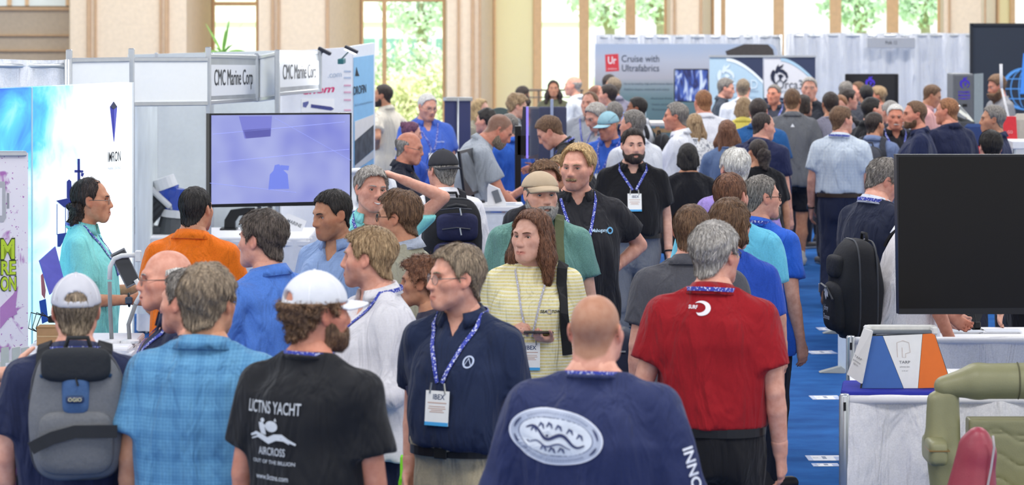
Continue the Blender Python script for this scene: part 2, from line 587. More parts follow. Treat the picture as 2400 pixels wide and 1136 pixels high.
k = MB(); k.tube([rl(-20, 62), rl(60, 100), rl(140, 145), rl(200, 178)], .045, 8); k.build('handrail', mat('b4bab8', rough=.4, metal=.4), ra, smooth=True)
k = MB(); k.tube([rl(-20, 88), rl(60, 128), rl(140, 170)], .025, 8); k.build('rail', mat('b4bab8', rough=.4, metal=.4), ra, smooth=True)
for x_ in (22, 58, 110):
 yy = 62 + (x_ + 20) * .49
 a = rl(x_, yy)
 k = MB(); k.tube([a, Vector((a.x, a.y, 0))], .035, 8); k.build('post', mat('b4bab8', rough=.4, metal=.4), ra, smooth=True)

# ------------------------------------------------------------------ outdoors: trees, shrubs, a pale block
def leaves(n, fn, size, seed):
 rs_ = np.random.RandomState(seed); v, f = [], []
 for i in range(n):
  c = fn(rs_)
  a = rs_.normal(size=3); a /= np.linalg.norm(a)
  b2 = np.cross(a, rs_.normal(size=3)); b2 /= np.linalg.norm(b2)
  sz = size * (.6 + rs_.rand() * .8)
  q = len(v)
  v += [c - a * sz, c + b2 * sz * .45, c + a * sz, c - b2 * sz * .45]
  f.append((q, q + 1, q + 2, q + 3))
 return v, f
def tree(px, yo, h, cr, label, col, seed, n=1500):
 y = YB + yo
 r = empty('tree', ((px - 1200) * y / FPX, y, -.12), label=label, cat='tree', group='trees outside the windows')
 k = MB(); k.tube([(0, 0, 0), (.05, 0, h * .35), (0, .05, h * .6)], [.16, .12, .07], 8)
 for a in range(4):
  k.tube([(0, 0, h * .4), (math.cos(a * 1.6) * cr * .5, math.sin(a * 1.6) * cr * .5, h * .68)], [.07, .03], 6)
 k.build('trunk', mat('b4aa98', rough=.9), r, smooth=True)
 blobs = [(np.array((math.cos(i * 2.4) * cr * .55 * (i % 3) / 2, math.sin(i * 2.4) * cr * .5, h * (.5 + .42 * (i / 8)))), cr * (.45 + .12 * (i % 3))) for i in range(9)]
 def fn(rs_):
  c, rr = blobs[rs_.randint(len(blobs))]
  d = rs_.normal(size=3); d /= np.linalg.norm(d)
  return c + d * rr * (.5 + .5 * rs_.rand())
 v, f = leaves(n * 3, fn, .085, seed)
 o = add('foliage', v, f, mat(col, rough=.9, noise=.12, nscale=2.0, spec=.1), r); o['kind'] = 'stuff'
def shrub(px, yo, h, wd, label, col, seed, n=900):
 y = YB + yo
 r = empty('shrub', ((px - 1200) * y / FPX, y, -.12), label=label, cat='shrub', group='shrubs outside the windows')
 def fn(rs_):
  d = rs_.normal(size=3); d /= np.linalg.norm(d); d[2] = abs(d[2])
  return np.array((d[0] * wd, d[1] * .7, d[2] * h)) * (.7 + .3 * rs_.rand())
 v, f = leaves(n * 3, fn, .065, seed)
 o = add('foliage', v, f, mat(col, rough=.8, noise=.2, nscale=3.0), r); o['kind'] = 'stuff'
 k = MB()
 for i in range(5):
  k.tube([(0, 0, 0), (math.cos(i * 1.3) * wd * .6, math.sin(i * 1.3) * .4, h * .7)], [.03, .015], 5)
 k.build('stem', mat('8c7a66', rough=.9), r)
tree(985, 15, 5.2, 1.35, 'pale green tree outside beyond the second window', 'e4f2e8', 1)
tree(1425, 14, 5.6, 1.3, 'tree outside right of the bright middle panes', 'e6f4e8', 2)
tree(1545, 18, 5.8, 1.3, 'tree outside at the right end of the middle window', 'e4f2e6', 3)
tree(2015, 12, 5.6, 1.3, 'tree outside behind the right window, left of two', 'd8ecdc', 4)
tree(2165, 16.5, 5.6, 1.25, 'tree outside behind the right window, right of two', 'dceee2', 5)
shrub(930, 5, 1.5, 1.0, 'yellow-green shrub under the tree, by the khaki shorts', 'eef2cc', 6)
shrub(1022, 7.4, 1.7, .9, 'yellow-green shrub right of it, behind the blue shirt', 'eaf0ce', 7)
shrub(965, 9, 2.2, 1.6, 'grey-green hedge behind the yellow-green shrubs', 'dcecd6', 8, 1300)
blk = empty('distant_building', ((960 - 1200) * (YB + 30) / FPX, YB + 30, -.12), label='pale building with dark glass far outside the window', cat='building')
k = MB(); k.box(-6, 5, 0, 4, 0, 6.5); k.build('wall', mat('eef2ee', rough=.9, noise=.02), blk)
for i in range(5):
 k = MB(); k.box(-2.4 + i * .78, -1.72 + i * .78, -.06, .0, 1.15, 1.85); k.build('window', mat('7ea6a6', rough=.2, noise=.1, nscale=1), blk)
k = MB(); k.box(-6.1, 5.1, -.1, .0, 2.3, 2.5); k.build('ledge', mat('ffffff', rough=.9), blk)

# ceiling fixtures that hold the lamps
for iy, yy in enumerate((9, 18, 27, 36, 45)):
 for xx in (-6, 0, 6):
  r = empty('ceiling_lamp', (xx, yy, CEIL), label='white ceiling panel lamp above the frame, %s column, %s row from the camera' % ({-6: 'left', 0: 'middle', 6: 'right'}[xx], ('first', 'second', 'third', 'fourth', 'fifth')[iy]), cat='lamp', group='ceiling panel lamps')
  k = MB(); k.box(-1.7, 1.7, -1.1, 1.1, -.05, 0); k.build('housing', mat('f0f0f0', rough=.6, noise=0), r)

# ------------------------------------------------------------------ booth walls and signs
whitep = mat('f8fbfb', rough=.5, noise=.01)
alu = mat('c2c6ca', rough=.35, metal=.75, noise=.03)
def slab(name, c, t, m, parent=None, M=None, **kw):
 """c: four world corners (tl, tr, br, bl); t: thickness away from the camera"""
 c = [Vector(q) for q in c]
 n = (c[1] - c[0]).cross(c[3] - c[0]).normalized()
 if n.y < 0: n = -n
 o = parent.location if parent is not None else Vector((0, 0, 0))
 p = [q - o for q in c] + [q + n * t - o for q in c]
 return add(name, p, [(0, 3, 2, 1), (4, 5, 6, 7), (0, 1, 5, 4), (1, 2, 6, 5), (2, 3, 7, 6), (3, 0, 4, 7)], m, parent, **kw)
def wall_M(c, parent):                                   # frame of a slab's face: u along the top edge, z up, origin top left
 c = [Vector(q) - parent.location for q in c]
 r_, u_ = (c[1] - c[0]).normalized(), Vector((0, 0, 1))
 return plane_M(c[0], r_, u_), (c[1] - c[0]).length
def thing(name, loc, label, cat, **kw):
 return empty(name, loc, label=label, cat=cat, **kw)
def post(parent, px, s, z0, z1, r_=.02, m=None):
 w_ = W(px, 0, s) - parent.location
 k = MB(); k.box(w_.x - r_, w_.x + r_, w_.y - r_, w_.y + r_, z0, z1, .006)
 return k.build('post', m or alu, parent)

# exhibition booth with the fascia boards
bo = thing('shell_scheme_booth', W(400, 0, 338) * 1, 'white aluminium-framed booth with fascia boards and a lettered sign', 'booth')
bo.location.z = 0
def fascia(c, inset=True, par=bo, nm='fascia_board'):
 f = slab(nm, c, .02, whitep, par)
 M, L = wall_M(c, par); h_ = (Vector(c[0]) - Vector(c[3])).length
 for z_ in (-.03, -h_ + .0):
  k = MB(); k.box(0, L, -.012, .03, z_, z_ + .03, .004, M=M); k.build('rail', alu, par)
 return M, L, h_
A4 = lambda x0, t0, b0, s0, x1, t1, b1, s1: (W(x0, t0, s0), W(x1, t1, s1), W(x1, b1, s1), W(x0, b0, s0))
fascia(A4(165, 136, 262, 350, 303, 134, 262, 346))
fascia(A4(314, 134, 249, 340, 486, 134, 246, 335))
for px_, s_ in ((162, 351), (308, 343), (488, 333)):
 post(bo, px_, s_, 0, 2.45)
c1 = A4(491, 126, 245, 328, 598, 129, 231, 300)
M, L, h_ = fascia(c1)
k = MB(); k.box(.0, L, -.003, .001, -h_ + .0, 0, M=M); k.build('sign_edge', mat('b2b6b8', rough=.35, metal=.3, noise=.12, nscale=3), bo)
k = MB(); k.box(.01, L - .01, -.005, .001, -h_ + .06, -.078, M=M); k.build('sign_panel', mat('f4f6f8', rough=.5, noise=.01), bo)
sign('CMC Marine Corp', bo, mat('20242c', noise=0), M @ Matrix.Translation((L * .5, -.008, -h_ * .5 + .005)), w=L * .84, h=.118)
post(bo, 601, 298, 1.98, 2.36)
c2 = A4(603, 131, 238, 297, 648, 122, 232, 305)
fascia(c2)
post(bo, 650, 306, 0, 2.40)
c3 = A4(653, 117, 225, 304, 746, 119, 210, 272)
M, L, h_ = fascia(c3)
k = MB(); k.box(.0, L, -.003, .001, -h_ + .0, 0, M=M); k.build('sign_edge', mat('b2b6b8', rough=.35, metal=.3, noise=.12, nscale=3), bo)
k = MB(); k.box(.01, L - .01, -.005, .001, -h_ + .065, -.088, M=M); k.build('sign_panel', mat('f4f6f8', rough=.5, noise=.01), bo)
sign('CMC Marine Corp', bo, mat('20242c', noise=0), M @ Matrix.Translation((L * .5, -.008, -h_ * .5 + .0)), w=L * .84, h=.118)
post(bo, 749, 270, 1.98, 2.35)
cb_ = A4(300, 128, 735, 267, 660, 118, 735, 264)
slab('back_panel', cb_, .03, mat('eaf0f0', rough=.6, noise=.02), bo)
post(bo, 366, 268, 0, 2.32, .015); post(bo, 497, 268, 0, 2.32, .015)
cp_ = A4(316, 249, 735, 300, 364, 249, 735, 270)
slab('graphic_panel', cp_, .02, mat('e2eaec', rough=.5, noise=.10, nscale=2.5), bo)
M, L = wall_M(cp_, bo)
for z_, tx in ((-.06, 'DP 25'), (-.10, 'FIN SYSTEM'), (-.52, 'BLUE'), (-.56, 'BOTTOM')):
 sign(tx, bo, mat('9aa8b0', noise=0), M @ Matrix.Translation((L * .6, -.004, z_)), w=L * .5, h=.022)
k = MB(); k.prism([(.06, -.25), (L * .5, -.22), (L * .72, -.34), (L * .3, -.45), (.05, -.40)], .002, M @ Matrix.Translation((0, -.004, 0))); k.build('print', mat('c2ccd2', noise=.1, nscale=10), bo)

# backlit wall with sky and boat
im = thing('lightbox_wall', W(150, 0, 410), 'backlit display wall printed with blue sky, boat mast and logo', 'display wall')
im.location.z = 0
sky = bpy.data.materials.new('lightbox_print')
t, b = nodes_of(sky)
tc = t.nodes.new('ShaderNodeTexCoord')
mp = t.nodes.new('ShaderNodeMapping'); mp.inputs['Scale'].default_value = (1.6, 1, 1.1); mp.inputs['Rotation'].default_value = (0, .5, 0)
t.links.new(tc.outputs['Object'], mp.inputs[0])
n1 = t.nodes.new('ShaderNodeTexNoise'); n1.inputs['Scale'].default_value = 2.6; n1.inputs['Detail'].default_value = 5; n1.inputs['Distortion'].default_value = .8
t.links.new(mp.outputs[0], n1.inputs['Vector'])
sp = t.nodes.new('ShaderNodeSeparateXYZ'); t.links.new(tc.outputs['Object'], sp.inputs[0])
mr = t.nodes.new('ShaderNodeMapRange'); mr.inputs[1].default_value, mr.inputs[2].default_value = -.42, .22; mr.inputs[3].default_value, mr.inputs[4].default_value = -.28, .62
t.links.new(sp.outputs[0], mr.inputs[0])
mz = t.nodes.new('ShaderNodeMapRange'); mz.inputs[1].default_value, mz.inputs[2].default_value = 1.3, 2.3; mz.inputs[3].default_value, mz.inputs[4].default_value = .30, -.05
t.links.new(sp.outputs[2], mz.inputs[0])
a1 = t.nodes.new('ShaderNodeMath'); a1.operation = 'ADD'; t.links.new(mr.outputs[0], a1.inputs[0]); t.links.new(mz.outputs[0], a1.inputs[1])
a2 = t.nodes.new('ShaderNodeMath'); a2.operation = 'ADD'; t.links.new(a1.outputs[0], a2.inputs[0]); t.links.new(n1.outputs[0], a2.inputs[1])
rp = t.nodes.new('ShaderNodeValToRGB')
E = rp.color_ramp.elements
E[0].position, E[0].color = .30, (*lin('2c56c8'), 1)
E[1].position, E[1].color = .98, (*lin('f6fcff'), 1)
for p_, c_ in ((.46, '3f8ae0'), (.60, '58c4ee'), (.76, 'b4ecf6')):
 e = E.new(p_); e.color = (*lin(c_), 1)
t.links.new(a2.outputs[0], rp.inputs[0]); t.links.new(rp.outputs[0], b.inputs['Base Color']); t.links.new(rp.outputs[0], b.inputs['Emission Color'])
b.inputs['Emission Strength'].default_value = .55
cI = A4(-130, 214, 1250, 436, 313, 193, 1250, 398)
slab('light_panel', cI, .10, sky, im)
M, L = wall_M(cI, im)
s0_, s1_ = 436, 398
def imu(px, py):                                         # pixel on the lightbox -> (u, z) of its face
 f_ = (px + 130) / 443.0
 # perspective along the wall
 s_ = s0_ + (s1_ - s0_) * f_
 p = W(px, py, s_) - im.location
 q = M.inverted() @ p
 return (q.x, q.z)
def imprint(name, pts, col, emit=0.0, off=-.004):
 k = MB(); k.prism([imu(*q) for q in pts], .002, M @ Matrix.Translation((0, off, 0))); return k.build(name, mat(col, rough=.6, noise=0, emit=emit), im)
imprint('logo', [(257, 250), (265, 238), (273, 250), (266, 332)], '4a4eb8', off=-.004)
imprint('logo', [(257, 250), (265, 238), (273, 250), (265, 256)], '4c5066', off=-.006)
imprint('logo', [(265, 256), (273, 250), (266, 332)], '6a70d8', off=-.0055)
u_, z_ = imu(267, 368); sign('IMRON', im, mat('20242c', noise=0), M @ Matrix.Translation((u_, -.004, z_)), w=imu(282, 368)[0] - imu(252, 368)[0], h=.058, bold=.006)
u_, z_ = imu(267, 394); sign('MARINE COATINGS', im, mat('8a94a0', noise=0), M @ Matrix.Translation((u_, -.004, z_)), w=imu(282, 394)[0] - imu(252, 394)[0], h=.015)
for pts in ([(174, 398), (194, 399), (194, 404), (174, 404)], [(181, 372), (186, 372), (187, 440), (181, 440)], [(190, 404), (196, 406), (193, 414), (189, 412)],
   [(156, 425), (161, 420), (166, 425), (167, 464), (156, 464)], [(131, 470), (178, 460), (178, 472), (150, 486)],
   [(134, 548), (156, 545), (150, 560), (140, 578), (134, 578)], [(136, 612), (155, 610), (155, 616), (136, 617)], [(182, 425), (190, 425), (188, 436), (182, 436)]):
 imprint('print', pts, '2c3a94')
imprint('print', [(95, 645), (100, 640), (106, 680), (104, 700), (97, 690)], 'd06070')
imprint('print', [(91, 705), (106, 700), (112, 752), (98, 758)], '3848a8')
for x_ in (132, 152, 158):
 imprint('print', [(x_, 478), (x_ + 1.2, 478), (x_ + 1.2, 550), (x_, 550)], '6a78b0')
for px_ in (74, 311):
 u_, _ = imu(px_, 300); k = MB(); k.box(u_ - .006, u_ + .006, -.006, .02, -2.3, 0, .002, M=M); k.build('frame_bar', mat('bfe4f2' if px_ < 300 else 'e8eef2', rough=.4, noise=0), im)

# white drape behind it, top left
def drape(name, px0, s0, px1, s1, z0, z1, label, amp=.03, pitch=.16, col='f4f4f6', n=None, rails=True, wide_fold=0.0, cat='drape'):
 a, b2 = W(px0, 0, s0), W(px1, 0, s1); a.z = b2.z = 0
 r = thing(name, a, label, cat)
 d = b2 - a; L = d.length; d.normalize(); nrm_ = Vector((d.y, -d.x, 0))
 n = n or max(12, int(L / pitch * 7))
 v, f = [], []; R_ = 7
 rs_ = random.Random(int(px0) + 5)
 ph = [rs_.random() * 6 for _ in range(4)]
 for j in range(R_ + 1):
  z = z0 + (z1 - z0) * j / R_
  sq = .35 + .65 * (1 - j / R_) ** .5
  for i in range(n + 1):
   u = L * i / n
   w_ = math.sin(u / pitch * 6.28 + 1.1 * math.sin(u * 3.1 + ph[0]) + ph[1]) * amp * sq + math.sin(u / pitch * 2.7 + ph[2]) * amp * .5 * sq
   p = d * u + nrm_ * w_
   v.append((p.x, p.y, z + (.004 * math.sin(u * 9) + .02 if j == R_ else 0)))
 W_ = n + 1
 for j in range(R_):
  for i in range(n):
   q = j * W_ + i
   f.append((q, q + 1, q + W_ + 1, q + W_))
 add('curtain', v, f, cloth(col), r, smooth=True)
 if rails:
  k = MB(); k.tube([Vector((0, 0, z1 - .02)), d * L + Vector((0, 0, z1 - .02))], .016, 8); k.build('rail', alu, r, smooth=True)
  for u in (0, L):
   k = MB(); p = d * u - nrm_ * .0; k.tube([p, p + Vector((0, 0, z1 + .02))], .022, 8); k.build('upright', alu, r, smooth=True)
   k = MB(); k.lathe([(.16, 0), (.16, .008), (.02, .02)], 14, (p.x, p.y)); k.build('base_plate', alu, r)
 return r
drape('pipe_and_drape', -90, 372, 158, 372, .05, 2.385, 'white pleated curtain behind the backlit wall, top left')
# tall back drape across the hall
drape('pipe_and_drape', 1396, 158, 1830, 158, .05, 2.245, 'white curtain behind the printed wall and banners', amp=.09, pitch=.24)
drape('pipe_and_drape', 1842, 157, 2280, 157, .05, 2.265, 'white pleated curtain behind the black screen, right', amp=.10, pitch=.26)
sg = thing('hanging_sign', W(2087, 100, 158), 'grey hanging booth sign on the white curtain', 'sign')
k = MB(); w_ = 57 / 160; k.box(-w_, w_, -.09, -.06, -.08, .08, .006); k.build('board', mat('c6c6c8', rough=.6, noise=.02), sg)
for x_ in (-.25, .25):
 k = MB(); k.box(x_ - .012, x_ + .012, -.09, .28, .08, .095, .003); k.build('hook', alu, sg)
sign('Polk 12', sg, mat('5a5c62', noise=0), Matrix.Translation((0, -.093, 0)), w=.17, h=.05, bold=.01)

# roll-up banner with lime lettering
rb_ = thing('rollup_banner', W(10, 0, 505), 'white roll-up banner with lime lettering and purple splashes', 'banner')
rb_.location.z = 0
spl = bpy.data.materials.new('banner_print')
t, b = nodes_of(spl)
tc = t.nodes.new('ShaderNodeTexCoord')
n1 = t.nodes.new('ShaderNodeTexNoise'); n1.inputs['Scale'].default_value = 70; n1.inputs['Detail'].default_value = 1
n2 = t.nodes.new('ShaderNodeTexNoise'); n2.inputs['Scale'].default_value = 7; n2.inputs['Detail'].default_value = 3; n2.inputs['Distortion'].default_value = 1.5
for q in (n1, n2): t.links.new(tc.outputs['Object'], q.inputs['Vector'])
g1 = t.nodes.new('ShaderNodeMath'); g1.operation = 'GREATER_THAN'; g1.inputs[1].default_value = .70; t.links.new(n1.outputs[0], g1.inputs[0])
g2 = t.nodes.new('ShaderNodeMapRange'); g2.inputs[1].default_value, g2.inputs[2].default_value = .60, .68; t.links.new(n2.outputs[0], g2.inputs[0])
mx = t.nodes.new('ShaderNodeMath'); mx.operation = 'MAXIMUM'; t.links.new(g1.outputs[0], mx.inputs[0]); t.links.new(g2.outputs[0], mx.inputs[1])
mi = t.nodes.new('ShaderNodeMix'); mi.data_type = 'RGBA'; t.links.new(mx.outputs[0], mi.inputs[0])
mi.inputs[6].default_value = (*lin('eeeaf2'), 1); mi.inputs[7].default_value = (*lin('b070b8'), 1)
t.links.new(mi.outputs[2], b.inputs['Base Color']); b.inputs['Roughness'].default_value = .6
cR = A4(-190, 358, 1360, 505, 66, 358, 1360, 495)
slab('print_panel', cR, .006, spl, rb_)
M, L = wall_M(cR, rb_)
def rbu(px, py):
 f_ = (px + 190) / 256; s_ = 505 - 10 * f_
 q = M.inverted() @ (W(px, py, s_) - rb_.location); return (q.x, q.z)
def rprint(name, pts, col, off=-.003):
 k = MB(); k.prism([rbu(*q) for q in pts], .002, M @ Matrix.Translation((0, off, 0))); return k.build(name, mat(col, rough=.6, noise=.03), rb_)
k = MB(); u0, z0 = rbu(-190, 356); u1, _ = rbu(60, 356); k.box(u0, u1, -.02, .02, z0 - .02, z0 + .005, .005, M=M); k.build('top_bar', alu, rb_)
k = MB(); k.box(u0, u1 + .02, -.12, .12, -2.07 + .0, -1.98, .02, M=M); k.build('base', alu, rb_)
for tx, py, px_, ww in (('M', 586, 17, 34), ('RE', 629, 18, 36), ('ON', 666, 19, 38)):
 u_, z_ = rbu(px_, py); hh_ = (44 if tx == 'M' else 30) / 500
 sign(tx, rb_, mat('3a4a20', noise=0), M @ Matrix.Translation((u_, -.004, z_)), w=(ww + 4) / 500, h=hh_ * 1.08, bold=.05)
 sign(tx, rb_, mat('bcd838', noise=0), M @ Matrix.Translation((u_, -.006, z_)), w=ww / 500, h=hh_, bold=.03)
rprint('print', [(-30, 425), (10, 425), (12, 430), (14, 510), (8, 520), (-30, 520)], 'b4b6bc')
rprint('print', [(-30, 440), (4, 440), (4, 505), (-30, 505)], 'eceaf0', -.005)
rprint('print', [(16, 452), (21, 452), (21, 488), (16, 488)], '9a9ca4')
rprint('print', [(0, 720), (30, 690), (42, 670), (36, 720), (40, 735), (20, 745), (0, 770)], 'b884c0')
rprint('print', [(-10, 850), (75, 835), (90, 1130), (-10, 1136)], 'd8dad2')
for x0 in (2, 28, 50):
 rprint('print', [(x0, 815), (x0 + 18, 812), (x0 + 18, 900), (x0, 902)], 'c4ccc4', -.005)
rprint('print', [(12, 850), (66, 846), (66, 873), (12, 878)], 'f2f2f2', -.006)
u_, z_ = rbu(40, 862); sign('LiCELL', rb_, mat('3a3a90', noise=0), M @ Matrix.Translation((u_, -.010, z_)), w=.085, h=.034, bold=.02)
rprint('print', [(12, 886), (60, 882), (60, 895), (12, 899)], '3a3a44', -.006)
u_, z_ = rbu(36, 891); sign('INSTALL', rb_, mat('f0f0f0', noise=0), M @ Matrix.Translation((u_, -.010, z_)), w=.08, h=.018, bold=.01)
rprint('print', [(0, 1010), (80, 1000), (80, 1022), (0, 1032)], 'a4c850', -.006)
rprint('print', [(-10, 1075), (30, 1068), (60, 1080), (88, 1062), (92, 1140), (-10, 1140)], '9a4a8c', -.006)

# lit supplier banner and pale blue banner
cw = thing('banner_wall', W(760, 0, 285), 'brightly lit white printed wall with pink lettering', 'display wall')
cw.location.z = 0
cC = A4(660, 122, 690, 268, 826, 110, 690, 262)
slab('print_panel', cC, .03, mat('f2f4fa', rough=.6, noise=.02), cw)
M, L = wall_M(cC, cw)
def cwu(px, py):
 s_ = 268 - 6 * (px - 660) / 166; q = M.inverted() @ (W(px, py, s_) - cw.location); return (q.x, q.z)
u_, z_ = cwu(784, 175); sign('.com', cw, mat('b4c4d8', noise=0), M @ Matrix.Translation((u_, -.004, z_)), w=cwu(800, 175)[0] - cwu(768, 175)[0], h=.055)
u_, z_ = cwu(745, 211); sign('chem', cw, mat('e0407c', noise=0), M @ Matrix.Translation((u_, -.004, z_)), w=cwu(782, 211)[0] - cwu(708, 211)[0], h=.064, bold=.02, shear=.25)
k = MB(); k.prism([cwu(706, 232), cwu(783, 232), cwu(783, 263), cwu(706, 263)], .002, M @ Matrix.Translation((0, -.004, 0))); k.build('print', mat('ffffff', noise=0), cw)
k = MB(); k.prism([cwu(728, 244), cwu(775, 250), cwu(782, 255), cwu(775, 259), cwu(728, 252)], .002, M @ Matrix.Translation((0, -.007, 0))); k.build('print', mat('4a5090', noise=.2, nscale=60), cw)
k = MB(); k.prism([cwu(709, 240), cwu(722, 237), cwu(722, 242), cwu(716, 252), cwu(709, 250)], .002, M @ Matrix.Translation((0, -.007, 0))); k.build('print', mat('6a70a8', noise=0), cw)
for y_ in (165, 180, 198, 214, 232, 256):
 k = MB(); k.prism([cwu(806, y_), cwu(822, y_), cwu(822, y_ + 4), cwu(806, y_ + 4)], .002, M @ Matrix.Translation((0, -.004, 0))); k.build('print', mat('e8b4cc' if y_ > 195 else 'b8c8e0', noise=0), cw)
hy = thing('banner_wall', W(852, 0, 282), 'pale blue printed panel with a sail logo and yacht picture', 'display wall')
hy.location.z = 0
cH = A4(827, 108, 690, 262, 879, 100, 690, 256)
slab('print_panel', cH, .03, mat('e8eef6', rough=.6, noise=.02), hy)
M, L = wall_M(cH, hy)
def hyu(px, py):
 s_ = 262 - 6 * (px - 827) / 52; q = M.inverted() @ (W(px, py, s_) - hy.location); return (q.x, q.z)
def hprint(pts, col, off=-.004, nz=.03):
 k = MB(); k.prism([hyu(*q) for q in pts], .002, M @ Matrix.Translation((0, off, 0))); return k.build('print', mat(col, rough=.6, noise=nz, nscale=12), hy)
hprint([(828, 135), (875, 128), (875, 400), (828, 410)], '8ec4ec')
hprint([(831, 178), (834, 157), (840, 178)], '1e2430', -.007); hprint([(838, 178), (836, 166), (841, 178)], '3a4450', -.007)
u_, z_ = hyu(842, 211); sign('DROFIN', hy, mat('1e2430', noise=0), M @ Matrix.Translation((u_, -.008, z_)), w=hyu(858, 211)[0] - hyu(829, 211)[0], h=.075, bold=.01)
u_, z_ = hyu(851, 242); sign('fins for enhanced performance', hy, mat('5a7890', noise=0), M @ Matrix.Translation((u_, -.008, z_)), w=hyu(872, 242)[0] - hyu(830, 242)[0], h=.022)
hprint([(830, 285), (874, 268), (874, 300), (830, 330)], 'e6e4e2', -.007)
hprint([(830, 330), (874, 292), (874, 350), (830, 388)], '4a5058', -.008, .4)
hprint([(830, 388), (874, 352), (874, 370), (830, 400)], 'c8ccd0', -.008)
for (x0, y0), (x1, y1), lit in (((746, 113), (775, 128), False), ((808, 110), (838, 124), True)):
 a, b2 = W(x0, y0, 270), W(x1, y1, 270)
 r = thing('arm_lamp', a, 'small dark arm lamp above the white wall, left of two' if not lit else 'small lit arm lamp above the white wall, right of two', 'lamp', group='arm lamps over the banner')
 d = b2 - a
 k = MB(); M_ = plane_M((d.x / 2, 0, d.z / 2), d, Vector((-d.z, 0, d.x)))
 k.box(-d.length / 2, d.length / 2, -.06, .06, -.012, .02, .006, M=M_); k.build('lamp_head', mat('2a2e3c', rough=.5, noise=0), r)
 if lit:
  k = MB(); k.box(-d.length / 2 + .008, d.length / 2 - .008, -.066, .05, -.020, -.011, M=M_); k.build('diffuser', mat('ffffff', emit=3.0, noise=0), r)
 e_ = W(797 if lit else 735, 142, 270) - a
 k = MB(); k.tube([Vector((d.x * .45, 0, d.z * .45)), e_], .006, 6); k.build('arm', mat('2a4a50', rough=.5, noise=0), r)
 k = MB(); k.box(e_.x - .02, e_.x + .03, -.02, .34, e_.z - .03, e_.z + .015, .004); k.build('clamp', mat('2a6a70', rough=.5, noise=0), r)
area('arm_lamp_light', W(815, 132, 272) + Vector((0, -.05, 0)), .1, .1, 5, rot=(math.radians(-35), 0, 0), color=(.95, .97, 1))

# dark blue roll-up seen from behind
db = thing('rollup_banner', W(1072, 0, 228), 'dark blue roll-up banner seen from behind with its silver pole', 'banner')
db.location.z = 0
c_ = A4(1043, 230, 640, 231, 1103, 230, 640, 225)
slab('print_panel', c_, .006, mat('2b3468', rough=.7, noise=.03), db)
M, L = wall_M(c_, db)
k = MB(); k.box(-.01, L + .01, -.02, .02, -.03, .012, .005, M=M); k.build('top_bar', alu, db)
k = MB(); k.tube([M @ Vector((L * .42, -.02, 0)), M @ Vector((L * .42, -.02, -1.76))], .011, 8); k.build('pole', alu, db, smooth=True)
k = MB(); k.box(-.02, L + .02, -.12, .1, -1.77, -1.68, .02, M=M); k.build('base', alu, db)

# printed wall with red logo
uf = thing('printed_wall', W(1600, 0, 168), 'large printed wall with dusk sky, sea and a red square logo', 'display wall')
uf.location.z = 0
gm_ = bpy.data.materials.new('dusk_print')
t, b = nodes_of(gm_)
tc = t.nodes.new('ShaderNodeTexCoord'); sp = t.nodes.new('ShaderNodeSeparateXYZ'); t.links.new(tc.outputs['Object'], sp.inputs[0])
mr = t.nodes.new('ShaderNodeMapRange'); mr.inputs[1].default_value, mr.inputs[2].default_value = .9, 2.17
t.links.new(sp.outputs[2], mr.inputs[0])
nn = t.nodes.new('ShaderNodeTexNoise'); nn.inputs['Scale'].default_value = 1.6; t.links.new(tc.outputs['Object'], nn.inputs['Vector'])
ad = t.nodes.new('ShaderNodeMath'); ad.operation = 'MULTIPLY_ADD'; ad.inputs[1].default_value = .10; t.links.new(nn.outputs[0], ad.inputs[0]); t.links.new(mr.outputs[0], ad.inputs[2])
rp = t.nodes.new('ShaderNodeValToRGB'); E = rp.color_ramp.elements
E[0].position, E[0].color = .05, (*lin('4c6a72'), 1); E[1].position, E[1].color = 1.0, (*lin('aebbd0'), 1)
for p_, c_ in ((.45, '6a8488'), (.58, '8f9ea4'), (.66, 'b4b2b8'), (.86, 'bcc0cc')):
 e = E.new(p_); e.color = (*lin(c_), 1)
t.links.new(ad.outputs[0], rp.inputs[0]); t.links.new(rp.outputs[0], b.inputs['Base Color']); b.inputs['Roughness'].default_value = .6
a, b2 = W(1395, 0, 168) - uf.location, W(1822, 0, 168) - uf.location
zt = CAMZ - 103 / 168
out = [(a.x, 0), (a.x, zt)] + [(b2.x - .12 + .12 * math.sin(q), zt - .12 + .12 * math.cos(q)) for q in [i * math.pi / 16 for i in range(9)]] + [(b2.x, 0)]
k = MB(); k.prism(list(reversed(out)), .05); k.build('print_panel', gm_, uf)
def ufp(px, py): p = W(px, py, 168) - uf.location; return (p.x, p.z)
def uprint(pts, col, off=-.004, name='print', nz=0.0):
 k = MB(); k.prism([ufp(*q) for q in pts], .002, Matrix.Translation((0, off, 0))); return k.build(name, mat(col, rough=.7, noise=nz), uf)
uprint([(1418, 128), (1449, 126), (1451, 166), (1420, 168)], 'd8424a', name='logo')
x_, z_ = ufp(1434, 142); sign('Ur', uf, mat('f4e8e8', noise=0), Matrix.Translation((x_, -.008, z_)), w=.115, h=.10, bold=.02)
x_, z_ = ufp(1435, 161); sign('ultrafabrics', uf, mat('f4e8e8', noise=0), Matrix.Translation((x_, -.008, z_)), w=.13, h=.022)
x_, z_ = ufp(1457, 137); v_, f_ = text_mesh('Cruise with')
sign('Cruise with', uf, mat('4a5260', noise=0), Matrix.Translation((ufp(1501, 138)[0], -.008, ufp(1501, 138)[1])), w=88 / 168, h=.095)
sign('Ultrafabrics', uf, mat('4a5260', noise=0), Matrix.Translation((ufp(1501, 160)[0], -.008, ufp(1501, 160)[1])), w=87 / 168, h=.095)
